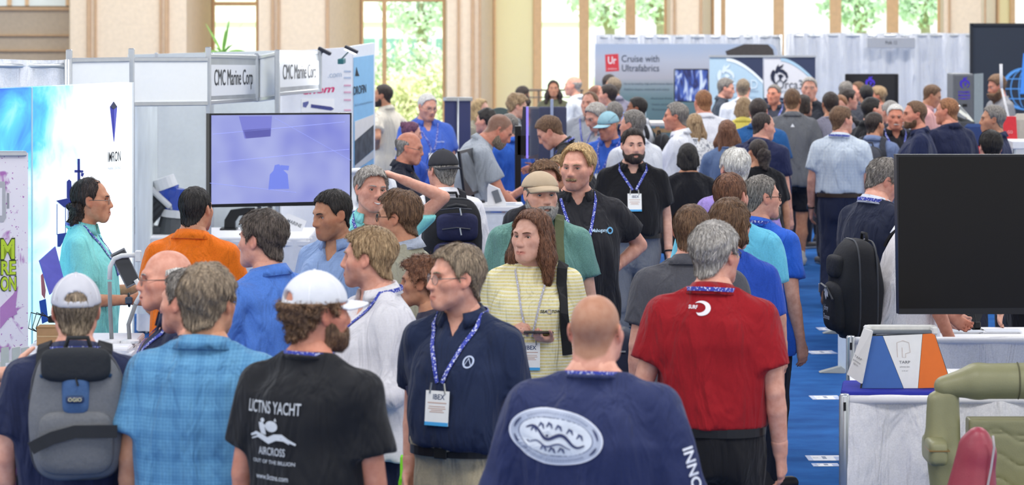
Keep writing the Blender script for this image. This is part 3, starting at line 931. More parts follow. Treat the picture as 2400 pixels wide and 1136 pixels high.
for (x_, y_, tx, ww) in ((1520, 196, 'Up to be healthy, high performance fabrics', 116), (1516, 209, 'Explore shapes, materials and colour', 106), (1550, 230, 'Animal free', 50), (1550, 244, 'Stain proof', 46), (1550, 256, 'Resistant', 44)):
 sign(tx, uf, mat('54646e', noise=0), Matrix.Translation((ufp(x_, y_)[0], -.008, ufp(x_, y_)[1])), w=ww / 168, h=.028)
uprint([(1700, 120), (1745, 103), (1800, 104), (1812, 116), (1815, 132), (1705, 132)], '4c4644', nz=.1)
st = thing('wall_screen', W(1620, 200, 172), 'screen with a blue and white picture on the printed wall', 'screen')
k = MB(); k.box(-.235, .235, -.03, .02, -.225, .225, .008); k.build('casing', mat('15161c', rough=.4, noise=0), st)
ss = bpy.data.materials.new('screen_picture')
t, b = nodes_of(ss); tc = t.nodes.new('ShaderNodeTexCoord')
mp = t.nodes.new('ShaderNodeMapping'); mp.inputs['Scale'].default_value = (9, 1, 3); t.links.new(tc.outputs['Object'], mp.inputs[0])
nn = t.nodes.new('ShaderNodeTexNoise'); nn.inputs['Scale'].default_value = 1.3; nn.inputs['Detail'].default_value = 2; nn.inputs['Distortion'].default_value = .9; t.links.new(mp.outputs[0], nn.inputs['Vector'])
rp = t.nodes.new('ShaderNodeValToRGB'); E = rp.color_ramp.elements
E[0].position, E[0].color = .42, (*lin('141c58'), 1); E[1].position, E[1].color = .66, (*lin('d8e8ff'), 1)
e = E.new(.53); e.color = (*lin('3a5cb8'), 1)
t.links.new(nn.outputs[0], rp.inputs[0]); t.links.new(rp.outputs[0], b.inputs['Emission Color']); b.inputs['Emission Strength'].default_value = .9
b.inputs['Base Color'].default_value = (.02, .02, .04, 1)
k = MB(); k.box(-.222, .222, -.034, -.029, -.21, .21); k.build('display', ss, st)

# two roll-ups with the whale logo
def orca_logo(par, M, col, sc=1.0):
 def bez(pts): return [(x * sc, z * sc) for x, z in pts]
 shapes = [
  [(-.045, .03), (-.03, .075), (-.012, .10), (-.014, .075), (.01, .085), (.035, .10), (.022, .07), (.0, .055), (.03, .05), (.065, .02), (.075, -.02), (.06, -.035), (.05, -.005), (.02, .02), (-.01, .03), (-.03, .01)],
  [(-.06, .05), (-.04, .03), (-.05, -.02), (-.045, -.06), (-.02, -.085), (-.055, -.075), (-.08, -.04), (-.085, .0), (-.075, .03)],
  [(-.02, .0), (.01, .008), (.035, -.01), (.02, -.02), (.005, -.05), (-.01, -.06), (-.005, -.03)],
  [(.05, -.04), (.07, -.04), (.045, -.07), (.02, -.08), (.035, -.06)]]
 for q in shapes:
  k = MB(); k.prism(bez(q), .002, M); k.build('logo', mat(col, noise=0), par)
for i, (x0, x1, col, lc, label) in enumerate(((1663, 1788, 'b4cede', 'dbe8f0', 'pale blue roll-up banner with a white whale logo'), (1791, 1911, 'dcdce0', '20263c', 'white roll-up banner with a dark whale logo'))):
 r = thing('rollup_banner', W((x0 + x1) / 2, 0, 178), label, 'banner'); r.location.z = 0
 hw_ = (x1 - x0) / 356; zt = CAMZ - 133 / 178
 k = MB(); k.box(-hw_, hw_, 0, .006, .08, zt); k.build('print_panel', mat(col, rough=.6, noise=.02), r)
 k = MB(); k.box(-hw_ - .01, hw_ + .01, -.02, .02, zt - .01, zt + .02, .005); k.build('top_bar', alu, r)
 k = MB(); k.box(-hw_ - .02, hw_ + .02, -.12, .12, 0, .08, .02); k.build('base', alu, r)
 k = MB(); k.tube([(0, .03, .05), (0, .03, zt)], .012, 6); k.build('pole', alu, r)
 arc = [(-hw_ + .22 + (2 * hw_ - .22) * j / 10, zt - .012 - .30 * (j / 10) ** 1.7) for j in range(11)]
 k = MB(); k.prism([(x, z) for x, z in reversed(arc)] + [(-hw_ + .22, zt - .012), (hw_, zt - .012)], .002, Matrix.Translation((0, -.004, 0))); k.build('print', mat('333c58', rough=.6, noise=0), r)
 band = [(x, z - .045) for x, z in arc]
 k = MB(); k.prism(list(band) + list(reversed(arc)), .002, Matrix.Translation((0, -.006, 0))); k.build('print', mat('a8c8dc' if i else 'eaf2f6', rough=.6, noise=0), r)
 orca_logo(r, Matrix.Translation((-.13, -.008, zt - .24)), lc, 1.45)
 sign('Orca3D', r, mat(lc if i == 0 else '5a5e66', noise=0), Matrix.Translation((.05, -.010, zt - .37)), w=.46, h=.12)
 sign('Integrated Design Software', r, mat('7a8ca0', noise=0), Matrix.Translation((.06, -.010, zt - .45)), w=.46, h=.03)
 for z_ in (.53, .58, .63):
  sign('Marine hydrostatics and speed', r, mat('8aa0b4', noise=0), Matrix.Translation((.06, -.010, zt - z_)), w=.4, h=.024)
 if i:
  k = MB(); k.box(-hw_, hw_, -.004, .001, zt - .66, zt - .54); k.build('print', mat('272d44', rough=.6, noise=0), r)
# black screen far right, dark wall with the globe
sc_ = thing('stand_screen', W(2043, 0, 176), 'black screen on a stand before the white curtain', 'screen'); sc_.location.z = 0
z1 = CAMZ - 173 / 176; z0 = CAMZ - 262 / 176
k = MB(); k.box(-.355, .355, -.03, .03, z0, z1, .01); k.build('casing', mat('101014', rough=.35, noise=0), sc_)
k = MB(); k.box(-.335, .30, -.034, -.028, z0 + .03, z1 - .02); k.build('display', mat('14141a', rough=.12, noise=0), sc_)
k = MB(); k.box(-.04, .04, .0, .05, 0, z0 + .1); k.build('stand', mat('1a1a1e', rough=.4), sc_)
k = MB(); k.box(-.35, .35, -.25, .25, 0, .03, .01); k.build('foot', mat('1a1a1e', rough=.4), sc_)
orca_logo(sc_, Matrix.Translation((-.02, -.037, z1 - .11)), '4a30c8', .8)
dw = thing('printed_wall', W(2380, 0, 172), 'dark printed wall with a pale blue globe, far right', 'display wall'); dw.location.z = 0
x0, x1 = (2277 - 2380) / 172, .7; zt = CAMZ - 58 / 172
k = MB(); k.box(x0, x1, 0, .04, 0, zt); k.build('print_panel', mat('2b323e', rough=.7, noise=.03), dw)
k = MB(); k.box(x0 - .02, x0 + .015, -.02, .05, 0, zt + .02); k.build('frame_bar', mat('1c2028', rough=.5, noise=0), dw)
k = MB(); k.box(x0, x1, -.02, .05, zt - .02, zt + .02); k.build('frame_bar', mat('1c2028', rough=.5, noise=0), dw)
gx_, gz_ = (2402 - 2380) / 172, CAMZ - 208 / 172
def gl_arc(rx, rz, w_, a0=0, a1=6.2832, n=40):
 o_ = ellip(gx_, gz_, rx, rz, n, a0, a1); i_ = ellip(gx_, gz_, max(rx - w_, .001), max(rz - w_ * .7, .001), n, a0, a1)
 k = MB()
 for q in range(n - 1 + (1 if a1 - a0 > 6.2 else 0)):
  q2 = (q + 1) % n
  k.poly([(o_[q][0], -.006, o_[q][1]), (o_[q2][0], -.006, o_[q2][1]), (i_[q2][0], -.006, i_[q2][1]), (i_[q][0], -.006, i_[q][1])], [(0, 1, 2, 3)])
 return k.build('logo', mat('5a9ce0', rough=.6, noise=0), dw)
gl_arc(.32, .29, .05); gl_arc(.20, .27, .014); gl_arc(.09, .27, .014)
for q in (-.5, 0, .5):
 hw_ = .29 * math.sqrt(1 - q * q); k = MB(); k.box(gx_ - hw_, gx_ + hw_, -.007, -.004, gz_ + q * .27 - .007, gz_ + q * .27 + .007); k.build('logo', mat('5a9ce0', rough=.6, noise=0), dw)
k = MB(); k.prism([((2390 - 2380) / 172, CAMZ - 220 / 172), ((2398 - 2380) / 172, CAMZ - 125 / 172), (.35, CAMZ - 125 / 172), (.35, CAMZ - 220 / 172)], .002, Matrix.Translation((0, -.010, 0))); k.build('logo', mat('4a90e8', rough=.6, noise=0), dw)
# ------------------------------------------------------------------ implicit surfaces
class Field:
 def __init__(self, lo, hi, res):
  self.lo = np.array(lo, dtype=np.float32); self.res = float(res)
  n = np.maximum(4, np.ceil((np.array(hi) - self.lo) / res).astype(int) + 1)
  self.ax = [self.lo[i] + np.arange(n[i], dtype=np.float32) * np.float32(res) for i in range(3)]
  self.F = np.full(tuple(n), 1.0, dtype=np.float32)
 def sub(self, lo, hi):
  sl = []
  for i in range(3):
   a = int(np.searchsorted(self.ax[i], lo[i])) - 1
   b = int(np.searchsorted(self.ax[i], hi[i])) + 1
   sl.append(slice(max(a, 0), max(b, 0)))
  return tuple(sl)
 def xyz(self, sl=None):
  if sl is None: sl = (slice(None),) * 3
  return (self.ax[0][sl[0]][:, None, None], self.ax[1][sl[1]][None, :, None], self.ax[2][sl[2]][None, None, :])
 def union(self, d, k, sl=(slice(None),) * 3):
  a = self.F[sl]
  if a.size == 0: return
  if k <= 0:
   self.F[sl] = np.minimum(a, d); return
  h = np.clip(0.5 + 0.5 * (d - a) / k, 0, 1)
  self.F[sl] = d + (a - d) * h - k * h * (1 - h)
 def carve(self, d, k, sl=(slice(None),) * 3):
  a = self.F[sl]
  if a.size == 0: return
  h = np.clip(0.5 - 0.5 * (a + d) / k, 0, 1)
  self.F[sl] = a + (-d - a) * h + k * h * (1 - h)
 def capsule(self, a, b, ra, rb, k=0.02, margin=0.05, full=False):
  a, b = np.array(a, float), np.array(b, float)
  m = max(ra, rb) + margin
  sl = (slice(None),) * 3 if full else self.sub(np.minimum(a, b) - m, np.maximum(a, b) + m)
  self.union(cap_d(self.xyz(sl), a, b, ra, rb), k, sl)
 def ellip(self, c, r, k=0.02, margin=0.05, full=True, cut=False):
  c, r = np.array(c, float), np.array(r, float)
  sl = (slice(None),) * 3 if full else self.sub(c - r - margin, c + r + margin)
  x, y, z = self.xyz(sl)
  d = (np.sqrt(((x - c[0]) / r[0]) ** 2 + ((y - c[1]) / r[1]) ** 2 + ((z - c[2]) / r[2]) ** 2) - 1) * min(r)
  if cut: self.carve(d, k, sl)
  else: self.union(d, k, sl)

def cap_d(xyz, a, b, ra, rb):
 x, y, z = xyz
 ab = b - a
 L = max(float(ab @ ab), 1e-9)
 px, py, pz = x - a[0], y - a[1], z - a[2]
 t = np.clip((px * ab[0] + py * ab[1] + pz * ab[2]) / L, 0, 1)
 return np.sqrt((px - t * ab[0]) ** 2 + (py - t * ab[1]) ** 2 + (pz - t * ab[2]) ** 2) - (ra + t * (rb - ra))

CORN = [np.array((i, j, k)) for i in (0, 1) for j in (0, 1) for k in (0, 1)]
EDGES = [(a, b) for a in range(8) for b in range(a + 1, 8) if int(np.abs(CORN[a] - CORN[b]).sum()) == 1]
def surfnet(F, lo, res):
 F = F.copy()
 F[0], F[-1], F[:, 0], F[:, -1], F[:, :, 0], F[:, :, -1] = [np.maximum(q, 0.001) for q in
  (F[0], F[-1], F[:, 0], F[:, -1], F[:, :, 0], F[:, :, -1])]
 s = F < 0
 nx, ny, nz = F.shape
 n = np.zeros((nx - 1, ny - 1, nz - 1), np.int8)
 for c in CORN:
  n += s[c[0]:nx - 1 + c[0], c[1]:ny - 1 + c[1], c[2]:nz - 1 + c[2]]
 act = (n > 0) & (n < 8)
 ci = np.argwhere(act)
 if len(ci) == 0:
  return np.zeros((0, 3), np.float32), np.zeros((0, 4), np.int32)
 idx = np.full(act.shape, -1, np.int32)
 idx[act] = np.arange(len(ci), dtype=np.int32)
 fl = F.ravel()
 base = (ci[:, 0] * ny + ci[:, 1]) * nz + ci[:, 2]
 off = [(c[0] * ny + c[1]) * nz + c[2] for c in CORN]
 fv = np.stack([fl[base + o] for o in off])
 pos = np.zeros((len(ci), 3), np.float32); cnt = np.zeros(len(ci), np.float32)
 for a, b in EDGES:
  fa, fb = fv[a], fv[b]
  m = (fa < 0) != (fb < 0)
  t = fa[m] / (fa[m] - fb[m])
  pos[m] += CORN[a][None] + t[:, None] * (CORN[b] - CORN[a])[None]
  cnt[m] += 1
 v = (ci + pos / cnt[:, None]) * res + np.asarray(lo)[None]
 out = []
 for ax in range(3):
  o1, o2 = (ax + 1) % 3, (ax + 2) % 3
  sl0 = [slice(1, -1)] * 3; sl1 = [slice(1, -1)] * 3
  sl0[ax] = slice(0, -1); sl1[ax] = slice(1, None)
  A, B = s[tuple(sl0)], s[tuple(sl1)]
  e = np.argwhere(A != B)
  if len(e) == 0: continue
  keep = A[tuple(e.T)]
  e = e + 1; e[:, ax] -= 1
  def cell(d1, d2):
   q = e.copy(); q[:, o1] += d1; q[:, o2] += d2
   return idx[tuple(q.T)]
  q = np.stack([cell(-1, -1), cell(0, -1), cell(0, 0), cell(-1, 0)], 1)
  q[~keep] = q[~keep][:, ::-1]
  out.append(q)
 return v.astype(np.float32), np.concatenate(out).astype(np.int32)

def relax(v, f, it=1, lam=0.5):
 for _ in range(it):
  acc = np.zeros_like(v); cnt = np.zeros(len(v), np.float32)
  for a in range(4):
   for b in ((a + 1) % 4, (a + 3) % 4):
    np.add.at(acc, f[:, a], v[f[:, b]]); np.add.at(cnt, f[:, a], 1)
  m = cnt > 0
  v[m] += lam * (acc[m] / cnt[m, None] - v[m])
 return v

def nrm(a):
 a = np.array(a, float)
 return a / max(np.linalg.norm(a), 1e-9)

def rotm(axis, deg):
 return np.array(Matrix.Rotation(math.radians(deg), 3, axis))

ARM = {  # (upper arm out,fwd,up), (forearm out,fwd,up), finger curl
 'hang': ((.20, -.06, -1), (.05, .22, -1), .35),
 'hang2': ((.16, .05, -1), (.0, .32, -1), .4),
 'wide': ((.34, -.05, -1), (.10, .15, -1), .35),
 'fwd': ((.18, .12, -1), (-.25, .95, -.10), .55),
 'fwdlow': ((.20, .15, -1), (-.15, .85, -.55), .45),
 'hold': ((.22, .10, -1), (-.55, .80, .10), .6),
 'hip': ((.65, -.40, -.75), (-.72, .50, -.50), .5),
 'pocket': ((.28, -.30, -1), (-.12, .32, -1), .5),
 'cross': ((.22, .25, -1), (-.95, .35, .12), .4),
 'reach': ((.15, .75, -.65), (.0, .85, -.50), .2),
 'chin': ((.15, .45, -.85), (-.15, .35, .95), .7),
 'back': ((.22, -.22, -1), (.02, .05, -1), .35),
}
SKIN = {'fair': (226, 178, 156), 'pink': (222, 166, 144), 'tan': (202, 148, 116), 'olive': (190, 138, 106),
  'red': (212, 146, 120), 'brown': (148, 98, 72), 'pale': (234, 194, 174)}
HAIRC = {'brown': ('5a4030', '86664a'), 'dark': ('2a2220', '4c403a'), 'black': ('1a1718', '38332f'), 'grey': ('8c8680', 'c0bab2'),
         'white': ('cbc7c0', 'f0eee8'), 'salt': ('5e5853', '9c958d'), 'blond': ('a8865a', 'dcbc88'), 'sandy': ('8a6c4c', 'bda07a'),
         'auburn': ('5c3a2a', '8e6248'), 'redb': ('7c4f34', 'b07c54'), 'ash': ('6e5f50', 'a39078'), 'darkgrey': ('3c342f', '6e6259'), 'purple': ('55304c', '7e5068')}

MESH_CACHE = {}
def eye_mesh(iris):
 k = ('eye', iris)
 if k not in MESH_CACHE:
  v, f, mi = [], [], []
  n, R = 14, 9
  for i in range(R + 1):
   a = math.pi * (i / R) ** 1.15 * 0.62
   for j in range(n):
    b = 2 * math.pi * j / n
    v.append((math.sin(a) * math.cos(b), math.cos(a), math.sin(a) * math.sin(b)))
  for i in range(R):
   for j in range(n):
    f.append((i * n + j, i * n + (j + 1) % n, (i + 1) * n + (j + 1) % n, (i + 1) * n + j))
    mi.append(0 if i < 1 else 1 if i < 3 else 2)
  me = bpy.data.meshes.new('eye')
  me.from_pydata(v, [], f)
  for c in ('0a0808', iris, 'e2dad4'):
   me.materials.append(mat(c, rough=0.2, noise=0))
  me.polygons.foreach_set('material_index', mi)
  me.polygons.foreach_set('use_smooth', [True] * len(f))
  MESH_CACHE[k] = me
 return MESH_CACHE[k]

def shoe_mesh(color):
 k = ('shoe', color)
 if k not in MESH_CACHE:
  G = Field((-.08, -.13, -.01), (.08, .24, .14), .014)
  G.capsule((0, -.05, .04), (0, .15, .035), .045, .038, .02, full=True)
  G.capsule((0, -.05, .04), (0, -.035, .10), .045, .042, .02, full=True)
  x, y, z = G.xyz()
  G.F = np.maximum(G.F, -(z - 0.002))
  v, f = surfnet(G.F, G.lo, G.res)
  o = add('shoe', v, f, [mat(color, rough=.5), mat('d8d4cc' if color != '6a4630' else '2a2220', rough=.7)], smooth=True,
    midx=(v[f[:, 0], 2] < .022).astype(int))
  MESH_CACHE[k] = o.data
  bpy.data.objects.remove(o)
 return MESH_CACHE[k]

class Person: pass
PEOPLE = {}

def ease(z, zs, vs): return np.interp(z, zs, vs).astype(np.float32)

def person(key, px, top, h, label, yaw=0, hyaw=None, hpitch=0, hroll=0, skin='fair', hair='short', hc='brown', shirt='polo', color='2a2f45',
           pattern=None, color2=None, sleeve=None, L='hang', R='hang', girth=.4, build=1.0, female=False, pants='2c2d33', tuck=False,
           hem=None, belt=None, lean=0, roll=0, s=None, stance=0.0, step=0.0, shorts=False, beard=None, beardc=None, glasses=None, iris='4a3a2a',
           lanyard=None, cap=None, shoe='26242a', collar=None, stubble=0, smile=False, hairk=1.0, headk=1.0, redk=0.0, undershirt=None,
           placket=True, neckh=0.0, skirt=False, dx=0.0):
 rng = random.Random(hash(key) if isinstance(key, int) else sum(ord(c) * (i + 7) for i, c in enumerate(key)))
 nr = np.random.RandomState(rng.randrange(1 << 30))
 if hyaw is None: hyaw = yaw
 if sleeve is None: sleeve = 'short' if shirt in ('polo', 'tee') else 'long'
 P = Person(); P.key = key; P.h = h
 # ---- skeleton in the person's own frame: x right, y forward, z up
 PV = np.array((0, 0, .53 * h))
 RU = rotm('X', -lean) @ rotm('Y', roll)
 up = lambda p: RU @ (np.array(p, float) - PV) + PV
 wk = h / 1.75 * build
 sw = (.100 if female else .107) * h * (0.55 + 0.45 * build)
 hj = .048 * h * build
 headk = headk * (0.97 if female else 1.0)
 hk = h / 1.75 * headk
 nb = up((0, -.022, .835 * h))                        # neck base
 hrel = (hyaw - yaw + 180) % 360 - 180
 RH = rotm('Z', hrel) @ rotm('X', -hpitch) @ rotm('Y', hroll)
 hc0 = up((0, .018 + .0, (.936 + neckh) * h))
 if lean: hc0 = nb + (hc0 - nb)
 HC = hc0 + RH @ np.array((0, .012, 0)) - np.array((0, .0, 0)) + np.array((0, 0.0015 * hpitch * .6, -0.0006 * abs(hpitch)))
 ztop = HC[2] + .118 * hk + (0.012 if hair not in ('bald',) else 0)
 if s is None: s = top / (CAMZ - ztop)
 P.s = s
 d = FPX / s
 near = s > 330
 cs, sn = math.cos(math.radians(yaw)), math.sin(math.radians(yaw))
 X = (px - 1200) / s - (cs * HC[0] - sn * HC[1])
 Y = d - (sn * HC[0] + cs * HC[1])
 root = empty('person', (X, Y, 0), math.radians(yaw), label=label, cat='person')
 P.root = root
 rb = .029 if near else .038
 rt = .026 if near else .037
 rh = min(max(3.0 / s, .0052) * (1 if 62 < (hyaw % 360) < 298 else 1.3), .0125)
 rl = min(max(5.4 / s, .0086), .0155)
 rs = min(max(7.8 / s, .0130), .023)
 g = girth
 zs = np.array((.42, .47, .53, .58, .63, .69, .74, .785, .82, .85, .90)) * h
 if female:
  a = np.array((.150, .172, .182, .158 + .05 * g, .140 + .06 * g, .146 + .04 * g, .155 + .025 * g, .146, .098, .060, .05)) * wk
  b = np.array((.105, .120, .125, .108 + .06 * g, .098 + .07 * g, .105 + .05 * g, .122 + .03 * g, .095, .075, .055, .05)) * wk
  c = np.array((-.01, -.015, -.015, .0 + .025 * g, .005 + .03 * g, .008 + .02 * g, .012, -.012, -.022, -.018, -.0)) * wk
 else:
  a = np.array((.150, .164, .170, .158 + .045 * g, .150 + .06 * g, .160 + .045 * g, .174 + .022 * g, .160, .112, .070, .055)) * wk
  b = np.array((.105, .116, .120, .110 + .06 * g, .104 + .075 * g, .112 + .05 * g, .120 + .025 * g, .104, .082, .062, .055)) * wk
  c = np.array((-.01, -.015, -.015, .002 + .03 * g, .004 + .04 * g, .004 + .022 * g, .002, -.014, -.024, -.020, -.0)) * wk
 def torso(xyz, aa, bb, cc, off=0.0, pw=2.35):
  x, y, z = xyz
  if lean or roll:
   p = np.stack(np.broadcast_arrays(x - PV[0], y - PV[1], z - PV[2]), -1) @ RU.astype(np.float32)
   x, y, z = p[..., 0] + PV[0], p[..., 1] + PV[1], p[..., 2] + PV[2]
  az, bz, cz = ease(z, zs, aa), ease(z, zs, bb), ease(z, zs, cc)
  az, bz = az + off, bz + off
  q = (np.abs(x) / az) ** pw + (np.abs(y - cz) / bz) ** pw
  return (q ** (1 / pw) - 1) * np.minimum(az, bz) * .92, x, y, z
 mr = .93 if female else 1.0
 ar = wk * mr * (0.94 + .12 * g)
 sh, el, wr, arms = {}, {}, {}, {}
 for side, spec in ((-1, L), (1, R)):
  if isinstance(spec, str): spec = ARM[spec]
  sv = np.array((side, 1, 1))
  U, Fd = nrm(spec[0]) * sv, nrm(spec[1]) * sv
  sp = up((side * sw, -.012, .800 * h))
  ep = sp + U * .172 * h
  wp = ep + Fd * .146 * h
  sh[side], el[side], wr[side] = sp, ep, wp
  arms[side] = (U, Fd, spec[2], spec[3] if len(spec) > 3 else None)
 P.wr, P.el, P.sh, P.arms, P.RU, P.up, P.HC, P.RH, P.hk, P.zs, P.a, P.b, P.c = wr, el, sh, arms, RU, up, HC, RH, hk, zs, a, b, c
 # ---- legs
 hip, knee, ank = {}, {}, {}
 for side in (-1, 1):
  st = side * step
  hip[side] = np.array((side * hj * 1.08, 0, .50 * h))
  knee[side] = np.array((side * (hj * 1.08 + stance * .5), .02 + st * .5, .28 * h))
  ank[side] = np.array((side * (hj * 1.05 + stance), -.01 + st, .05 * h + (.03 if st < -.05 else 0)))
 P.ank = ank
 # ---- body mesh: trunk, legs, then head, arms with hands, all in one object
 V, Fc, T = [], [], []
 tone = np.array(lin(SKIN[skin]) if isinstance(skin, str) else lin(skin))
 def push(v, f, col=None):
  n = sum(len(q) for q in V)
  V.append(v); Fc.append(f + n)
  T.append(np.tile(tone, (len(v), 1)) if col is None else col)
 lim = np.array([nb, *sh.values(), *el.values()])
 lo = np.array((min(-.26 * wk, lim[:, 0].min() - .1, ank[-1][0] - .12), min(-.22 * wk, lim[:, 1].min() - .12, min(ank[1][1], ank[-1][1]) - .12), -.01))
 hi = np.array((max(.26 * wk, lim[:, 0].max() + .1, ank[1][0] + .12), max(.30 * wk, lim[:, 1].max() + .14, max(ank[1][1], ank[-1][1]) + .2), nb[2] + .1))
 B = Field(lo, hi, rb)
 tl = np.array((-.30 * wk, -.26 * wk, .40 * h)); th = np.array((.30 * wk, .32 * wk, .9 * h))
 if lean or roll:
  tl, th = np.array((lo[0], lo[1], .40 * h)), hi
 slT = B.sub(tl, th)
 B.union(torso(B.xyz(slT), a * .985, b * .985, c, -.004)[0], 0, slT)
 # clip the profile's lower end to a rounded seat
 x, y, z = B.xyz()
 B.F = np.where(z < .456 * h, np.maximum(B.F, (.455 * h - z)), B.F) if True else B.F
 for side in (-1, 1):
  B.capsule(up((side * .030 * wk, -.024, .862 * h)), sh[side] + np.array((-side * .015, 0, 0.004)), .030 * wk, .042 * wk, .04)
  B.capsule(sh[side], sh[side] + (el[side] - sh[side]) * .5, .052 * ar, .040 * ar, .035)
  if female:
   bz = up((side * .075 * wk, .085 * wk + .03 * g, .725 * h))
   B.capsule(bz, bz + RU @ np.array((0, .02, -.01)), .062 * wk, .055 * wk, .04)
  B.capsule(hip[side], knee[side], .086 * wk * (1 + .1 * g), .056 * wk, .04)
  B.capsule(knee[side], ank[side] + (knee[side] - ank[side]) * .55, .055 * wk, .056 * wk, .03)
  B.capsule(ank[side] + (knee[side] - ank[side]) * .6, ank[side], .054 * wk, .036 * wk, .03)
  B.capsule(ank[side] + np.array((0, -.03, -.03)), ank[side] + np.array((0, .15, -.055)), .034 * wk, .024 * wk, .03)
 B.capsule(nb + RU @ np.array((0, 0, -.05)), nb + (HC - nb) * .35, .066 * wk, .050 * wk, .03)
 B.F = np.maximum(B.F, .004 - z)
 v, f = surfnet(B.F, B.lo, B.res)
 push(v, f)
 # ---- head (own axes: +y is the face)
 HG = Field(np.array((-.118, -.145, -.20)) , np.array((.118, .150, .145)), rh / hk)
 fem = female
 jw = .90 if fem else 1.0
 HG.ellip((0, -.012, .030), (.0765, .0965, .0885), 0)
 jw = jw * (1 + .16 * (g - .45))
 HG.ellip((0, .022, -.036), (.0635 * jw, .066, .078), .03)
 HG.capsule((-.016, .070, -.097), (.016, .070, -.097), .0195 * jw, .0195 * jw, .025, full=True)
 for q in (-1, 1):
  HG.capsule((q * .050 * jw, .004, -.055), (q * .018, .064, -.096), .020, .018, .03, full=True)
  HG.capsule((q * .044, .054, -.016), (q * .052, .026, -.012), .027, .026, .02, full=True)
  HG.capsule((q * .046 * jw, .036, -.02), (q * .038 * jw, .040, -.072), .024, .022, .025, full=True)
  HG.capsule((q * .012, .082, .026), (q * .046, .066, .027), .0135, .0125, .014, full=True)
 HG.ellip((0, .070, -.062), (.034, .030, .034), .02)
 for q in (-1, 1):
  HG.ellip((q * .0325, .0955, .004), (.021, .021, .0155), .012, cut=True)
 HG.capsule((0, .088, .014), (0, .107, -.030), .0085, .0125, .012, full=True)
 for q in (-1, 1):
  HG.ellip((q * .0135, .097, -.034), (.0095, .013, .0095), .008)
  HG.capsule((q * .0235, .0865, -.0685), (0, .0985, -.0650), .0036, .0062, .005, full=True)
  HG.capsule((q * .0215, .0865, -.0735), (0, .0965, -.0762), .0042, .0072, .005, full=True)
 x, y, z = HG.xyz()
 HG.carve(cap_d((x, y, z), np.array((-.024, .095, -.0708)), np.array((.024, .095, -.0708)), .0032, .0032), .004)
 HF0 = HG.F.copy()                                     # before ears: used by hair and beard
 for q in (-1, 1):
  ex = (np.sqrt(((x - q * .0785 - q * (-y) * .25) / .0085) ** 2 + ((y + .010 + (z + .004) * .18) / .0205) ** 2 + ((z + .004) / .0335) ** 2) - 1) * .0085
  HG.union(ex, .006)
  HG.ellip((q * .0865, -.004, .002), (.006, .010, .017), .004, cut=True)
 NBh = RH.T @ (nb - HC) / hk
 nr_ = (.052 if fem else .0605) * (0.9 + .2 * g) * (build ** .5)
 n0, n1 = NBh, np.array((0, -.022, -.045))
 HN = cap_d((x, y, z), n0, n1, nr_ * 1.06, nr_ * .96)
 HG.union(HN, .02)
 hh = np.clip(.5 + .5 * (HN - HF0) / .02, 0, 1)
 HF0 = HN + (HF0 - HN) * hh - .02 * hh * (1 - hh)
 v, f = surfnet(HG.F, HG.lo, HG.res)
 hv = v.copy()
 # skin tones set on the face: lips, cheeks, nose, ears, shaved beard, clipped scalp
 col = np.tile(tone, (len(v), 1))
 def blend(w, c2):
  col[:] = col * (1 - w[:, None]) + np.array(c2)[None] * w[:, None]
 rosy = tone * np.array((1.02, .72, .68))
 gx = lambda cx, cy, cz, r: np.exp(-(((hv - np.array((cx, cy, cz))) / r) ** 2).sum(1))
 blend(np.clip(gx(.05, .06, -.02, .03) + gx(-.05, .06, -.02, .03) + gx(0, .11, -.03, .022), 0, 1) * (.32 + redk * .4), rosy)
 blend(np.clip((np.abs(hv[:, 0]) - .074) / .008, 0, 1) * (hv[:, 2] < .035) * (np.abs(hv[:, 1]) < .05) * .5, rosy)
 blend(np.clip(gx(.0325, .085, .004, .016) + gx(-.0325, .085, .004, .016), 0, 1) * .35, tone * np.array((.62, .5, .47)))  # skin colour darker round the eyes
 lipw = np.clip(1.5 - (np.abs(hv[:, 2] + .0708) / .0105) ** 2 * 1.4 - (np.abs(hv[:, 0]) / .0285) ** 4, 0, 1) * (hv[:, 1] > .078)
 blend(lipw * (.8 if fem else .55), tone * np.array((.78, .45, .45)))
 phi = np.degrees(np.arctan2(np.abs(hv[:, 0]), hv[:, 1] + .012))
 def hairline(phi, style):
  if style == 'recede':
   q = (.104, .108, .098, .045, -.012, .004, -.03, -.072, -.088)
  elif style in ('long', 'bob'):
   q = (.100, .092, .066, .018, -.03, -.05, -.08, -.09, -.09)
  else:
   q = (.088, .084, .070, .030, -.022, .004, -.03, -.072, -.090)
  return np.interp(phi, (0, 25, 45, 60, 78, 92, 112, 140, 180), q)
 if stubble:
  sw_ = np.clip((-.03 - hv[:, 2]) / .02, 0, 1) * np.clip((hv[:, 1] - .0) / .02, 0, 1) * (1 - lipw) * (hv[:, 2] > -.125)
  blend(sw_ * stubble, tone * np.array((.42, .40, .42)))
 if hair in ('buzz', 'buzzfade'):
  hl = hairline(phi, 'recede' if hair == 'buzzfade' else 'short')
  w_ = np.clip((hv[:, 2] - hl) / .012, 0, 1) * (np.abs(hv[:, 0]) < .083)
  blend(w_ * .75, np.array(lin(HAIRC[hc][0])))
 if redk:
  blend(np.full(len(hv), redk * .5), rosy)
 push((hv * hk) @ RH.T.astype(np.float32) + HC.astype(np.float32), f, col)
